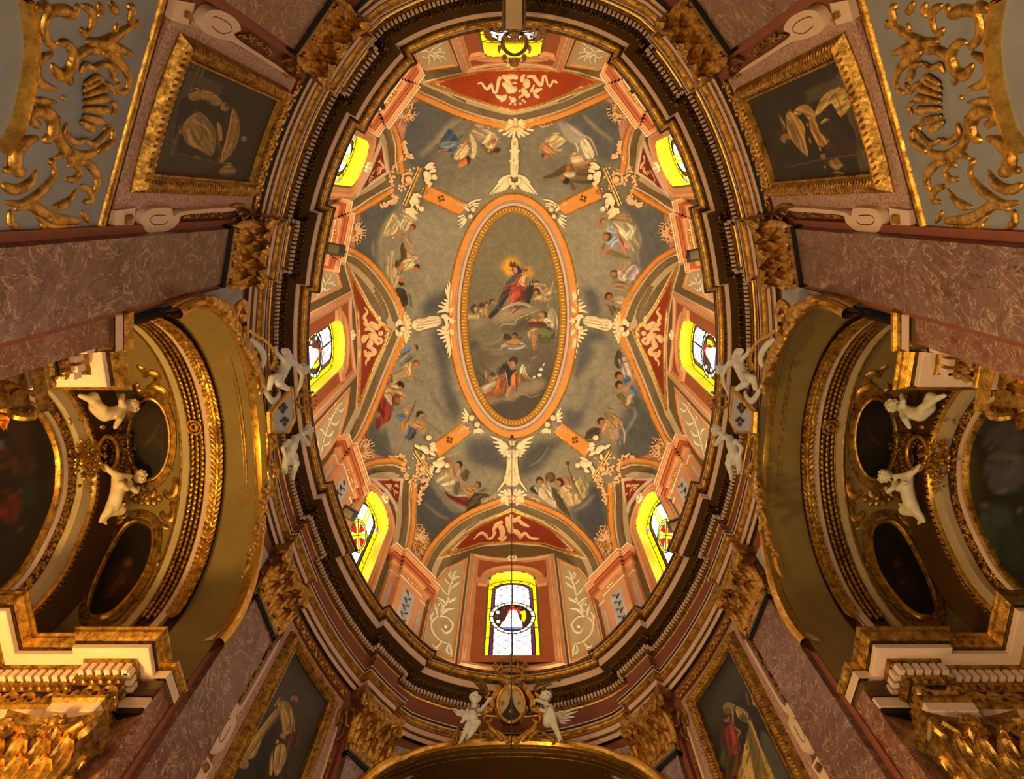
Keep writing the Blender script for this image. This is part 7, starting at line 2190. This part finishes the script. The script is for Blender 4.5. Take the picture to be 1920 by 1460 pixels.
for c in ((1310, 440), (1330, 480), (1290, 460), (1560, 430), (1580, 445), (1350, 590), (1490, 600), (1400, 560), (1470, 580)): blob(mb, S, (820+c[0]/6.854, 1220+c[1]/6.854), 3.6, 2.8, .9, 0, .14, 8)
build('palm_and_lilies', mb, 'gold_dark', cr)
for nm, lab, skin, hd, lk, wing, dr in (('left', 'white winged cherub seated left of the mountain crest, one arm raised to it', '''@ 820 1220 6.854
C 400,905,72,.3 418,960,84,.34 415,1020,90,.36 405,1070,78,.34
C 430,880,46,.3 448,830,40,.34
C 350,900,38,.32 310,970,34,.36 290,1040,30,.36 265,1062,22,.36
C 265,1062,9,.36 240,1075,6,.38
C 265,1062,9,.36 250,1085,6,.38
C 480,900,38,.3 545,870,32,.3 600,800,28,.28 660,710,26,.26
C 660,710,11,.26 690,690,8,.26
C 660,710,11,.26 700,705,8,.28
C 660,710,11,.26 690,722,8,.28
C 380,1090,62,.36 345,1140,50,.42 320,1190,44,.40 265,1290,30,.34 240,1335,20,.36 215,1345,12,.40
C 440,1090,62,.36 480,1120,50,.46 420,1200,42,.42 360,1270,28,.38 335,1300,18,.40 325,1325,10,.44''', '@ 820 1220 6.854|452,755,74,.36', (-.1, 1), '''S 10,22,8 330,880 260,830 165,790
S 10,22,8 330,890 255,860 185,830
S 10,22,8 330,900 265,880 215,870
S 14,30,16 345,880 310,830 290,800''', '''S 14,30,30,16 300,1060 240,1090 200,1180 150,1260
S 14,26,26,12 240,1080 220,1170 230,1240 160,1300
S 12,26,12 500,1070 540,1150 500,1210
S 12,24,12 540,1120 620,1130 680,1140'''),
 ('right', 'white winged cherub sitting sideways right of the mountain crest, legs crossed', '''@ 820 1220 6.854
C 1470,880,66,.3 1480,930,74,.32 1460,990,80,.34 1440,1050,72,.32
C 1450,860,42,.3 1425,810,38,.34
C 1500,870,38,.36 1440,880,34,.46 1400,860,30,.46 1330,800,28,.40 1285,765,24,.34
C 1285,765,10,.34 1262,770,7,.34
C 1285,765,10,.34 1270,755,7,.34
C 1285,765,10,.34 1275,785,7,.34
C 1440,1060,64,.36 1500,960,56,.46 1530,1010,48,.46 1560,1120,38,.42 1610,1240,28,.36 1640,1290,18,.38 1655,1325,10,.42
C 1480,1060,58,.32 1510,1080,52,.40 1570,1170,40,.36 1600,1260,26,.32 1605,1310,16,.34
C 1430,880,34,.3 1400,910,30,.34 1350,900,24,.36''', '@ 820 1220 6.854|1425,735,74,.36', (.35, 1), '''S 10,20,8 1560,900 1690,830 1845,775
S 10,20,8 1560,920 1700,870 1830,830
S 10,20,8 1560,935 1700,910 1790,900
S 10,20,8 1565,955 1680,950 1740,940
S 10,18,8 1570,970 1640,985 1690,985
S 14,34,18 1550,930 1570,870 1600,820''', '''S 14,26,14 1500,880 1560,960 1590,1010
S 14,30,30,16 1400,1080 1380,1130 1440,1180 1500,1200
S 14,30,14 1500,1190 1520,1260 1490,1290
S 12,26,12 1640,1240 1720,1260 1760,1290''')):
    pu = thing('altar_cherub', at(S, np.array([820, 1220])+pts(hd.split('|')[1])[0, :2]/6.854), lab, 'statue')
    bd = body('body', pu, S, skin, ID, 'stone_white', .013, -.06); head(pu, S, hd, ID, 'stone_white', -.06, lk); relief_wing(pu, S, g+wing, ID, 'stone_white', .12)
    mb = MB(); carve(mb, S, g+dr, ID, .7, .16); build('gilt_drapery', mb, 'gold_old', pu)
    mb = MB(); carve(mb, S, g+('S 7,9,7 330,960 390,930 450,950 480,1010' if nm == 'left' else 'S 7,9,7 1420,900 1480,920 1520,1000'), ID, .9, .40); build('sash', mb, 'gold_old', pu)
# ---------------------------------------------------------------- hanging crest at the near end
S = W(-.33); g = '@ 820 0 6.854\n'
cr = thing('hanging_crest', at(S, (963, 60)), 'gilt hanging bracket with an open ring and scrolls before the near window', 'crest')
mb = MB(); q = lift(S, pts('948,-60 948,28 980,28 980,-60'), 0)[0]; q2 = lift(S, pts('948,-60 948,28 980,28 980,-60'), .22)[0]; mb.add(np.concatenate([q, q2]), [(0, 1, 2, 3), (7, 6, 5, 4), (0, 4, 5, 1), (1, 5, 6, 2), (2, 6, 7, 3)]); build('bracket', mb, 'tan', cr, False)
mb = MB()
for x in (944, 984): stroke(mb, S, [(x, -50), (x, 0), (x, 40)], 3.5, .8, .12, 'flat')
build('bracket_edges', mb, 'gold_dark', cr)
mb = MB(); k = np.linspace(0, 2*PI, 40); stroke(mb, S, np.stack([965+23*np.cos(k), 75+22*np.sin(k)], -1), 4., .9, .05, 'flat', smooth=False); build('ring', mb, 'bronze', cr)
mb = MB()
for ff in (lambda z: z, lambda z: np.stack([2*964.5-z[:, 0], z[:, 1]], -1)):
    for l in ('S 14,30,26,16 330,290 420,220 520,230 590,260', 'S 20,44,50,36,20 600,200 620,300 650,380 720,420 770,400', 'S 12,20,14 770,400 765,365 735,370', 'S 16,30,20 740,200 740,280 800,330', 'S 18,34,24,12 850,350 880,400 930,420 950,380', 'S 12,18,10 950,380 920,350 895,370', 'S 20,34,14 940,160 930,230 920,300', 'S 16,30,14 975,170 960,260 975,330', 'B 26,34 795,555', 'S 8,14,8 795,500 780,555 800,605', 'B 34,38 860,680', 'S 10,20,10 830,630 850,690 900,740', 'B 30 945,720', 'S 8,16,8 930,700 950,760 985,790', 'S 10,20,10 900,290 950,330 985,320'):
        k_ = l.split(); q = ff(np.array([820, 0])+pts(' '.join(k_[2:]))/6.854); w = [float(x)/6.854 for x in k_[1].split(',')]
        if k_[0] == 'S': stroke(mb, S, q, w, .8, .12, step=2)
        else: blob(mb, S, q[0], w[0], w[-1], .9, 0, .08)
blob(mb, S, (964.5, 106), 7, 8, 1., 0, .1); blob(mb, S, (964.5, 45), 6, 9, 1., 0, .2)
build('scrolls', mb, 'gold_old', cr)
# ---------------------------------------------------------------- light and view
sc = bpy.context.scene
sc.view_settings.view_transform = 'Standard'; sc.view_settings.look = 'None'; sc.view_settings.gamma = 1; sc.view_settings.use_curve_mapping = False
sc.view_settings.exposure = .12
w = bpy.data.worlds.new('daylight'); sc.world = w; w.use_nodes = True
w.node_tree.nodes['Background'].inputs[0].default_value = (.55, .7, 1, 1); w.node_tree.nodes['Background'].inputs[1].default_value = .03
WARM = (1.0, .71, .36)
def lamp(name, kind, loc, power, size=.3, to=None, color=WARM, spot=None, blend=.6):
    l = bpy.data.lights.new(name, kind); l.energy = power; l.color = color
    if kind == 'AREA': l.shape = 'DISK'; l.size = size
    else: l.shadow_soft_size = size
    if kind == 'SPOT': l.spot_size = math.radians(spot or 100); l.spot_blend = blend
    o = bpy.data.objects.new(name, l); C.objects.link(o); loc = Vector((loc[0], loc[1], loc[2]+ZO)); o.location = loc
    if to is not None: o.rotation_euler = (Vector((to[0], to[1], to[2]+ZO))-loc).to_track_quat('-Z', 'Y').to_euler()
    return o
# the floodlights standing on the cornice, washing the dome
for i, a in enumerate(range(0, 360, 24)):
    q = plan(np.array((a+6)*D2), .16); lamp('cornice_lamp', 'SPOT', (*q, 14.72), 300, .2, (q[0]*.15, q[1]*.15, 22.5), spot=140, blend=1.)
# unseen fill lights added low in the hall, and lamps in the chapels
for x, y, p in ((0, -2.2, 430), (0, 3.0, 400)): lamp('hall_fill_lamp', 'POINT', (x, y, 2.6), p, .6)
lamp('chapel_lamp', 'POINT', (-6.0, .6, 3.6), 1300, .35, color=(1., .56, .12)); lamp('chapel_lamp', 'POINT', (6.0, .3, 4.2), 90, .35)
lamp('altar_lamp', 'POINT', (-6.4, -.6, 6.6), 60, .2, color=(1., .6, .18))

for o in bpy.data.objects:
    if '_b' in o: del o['_b']
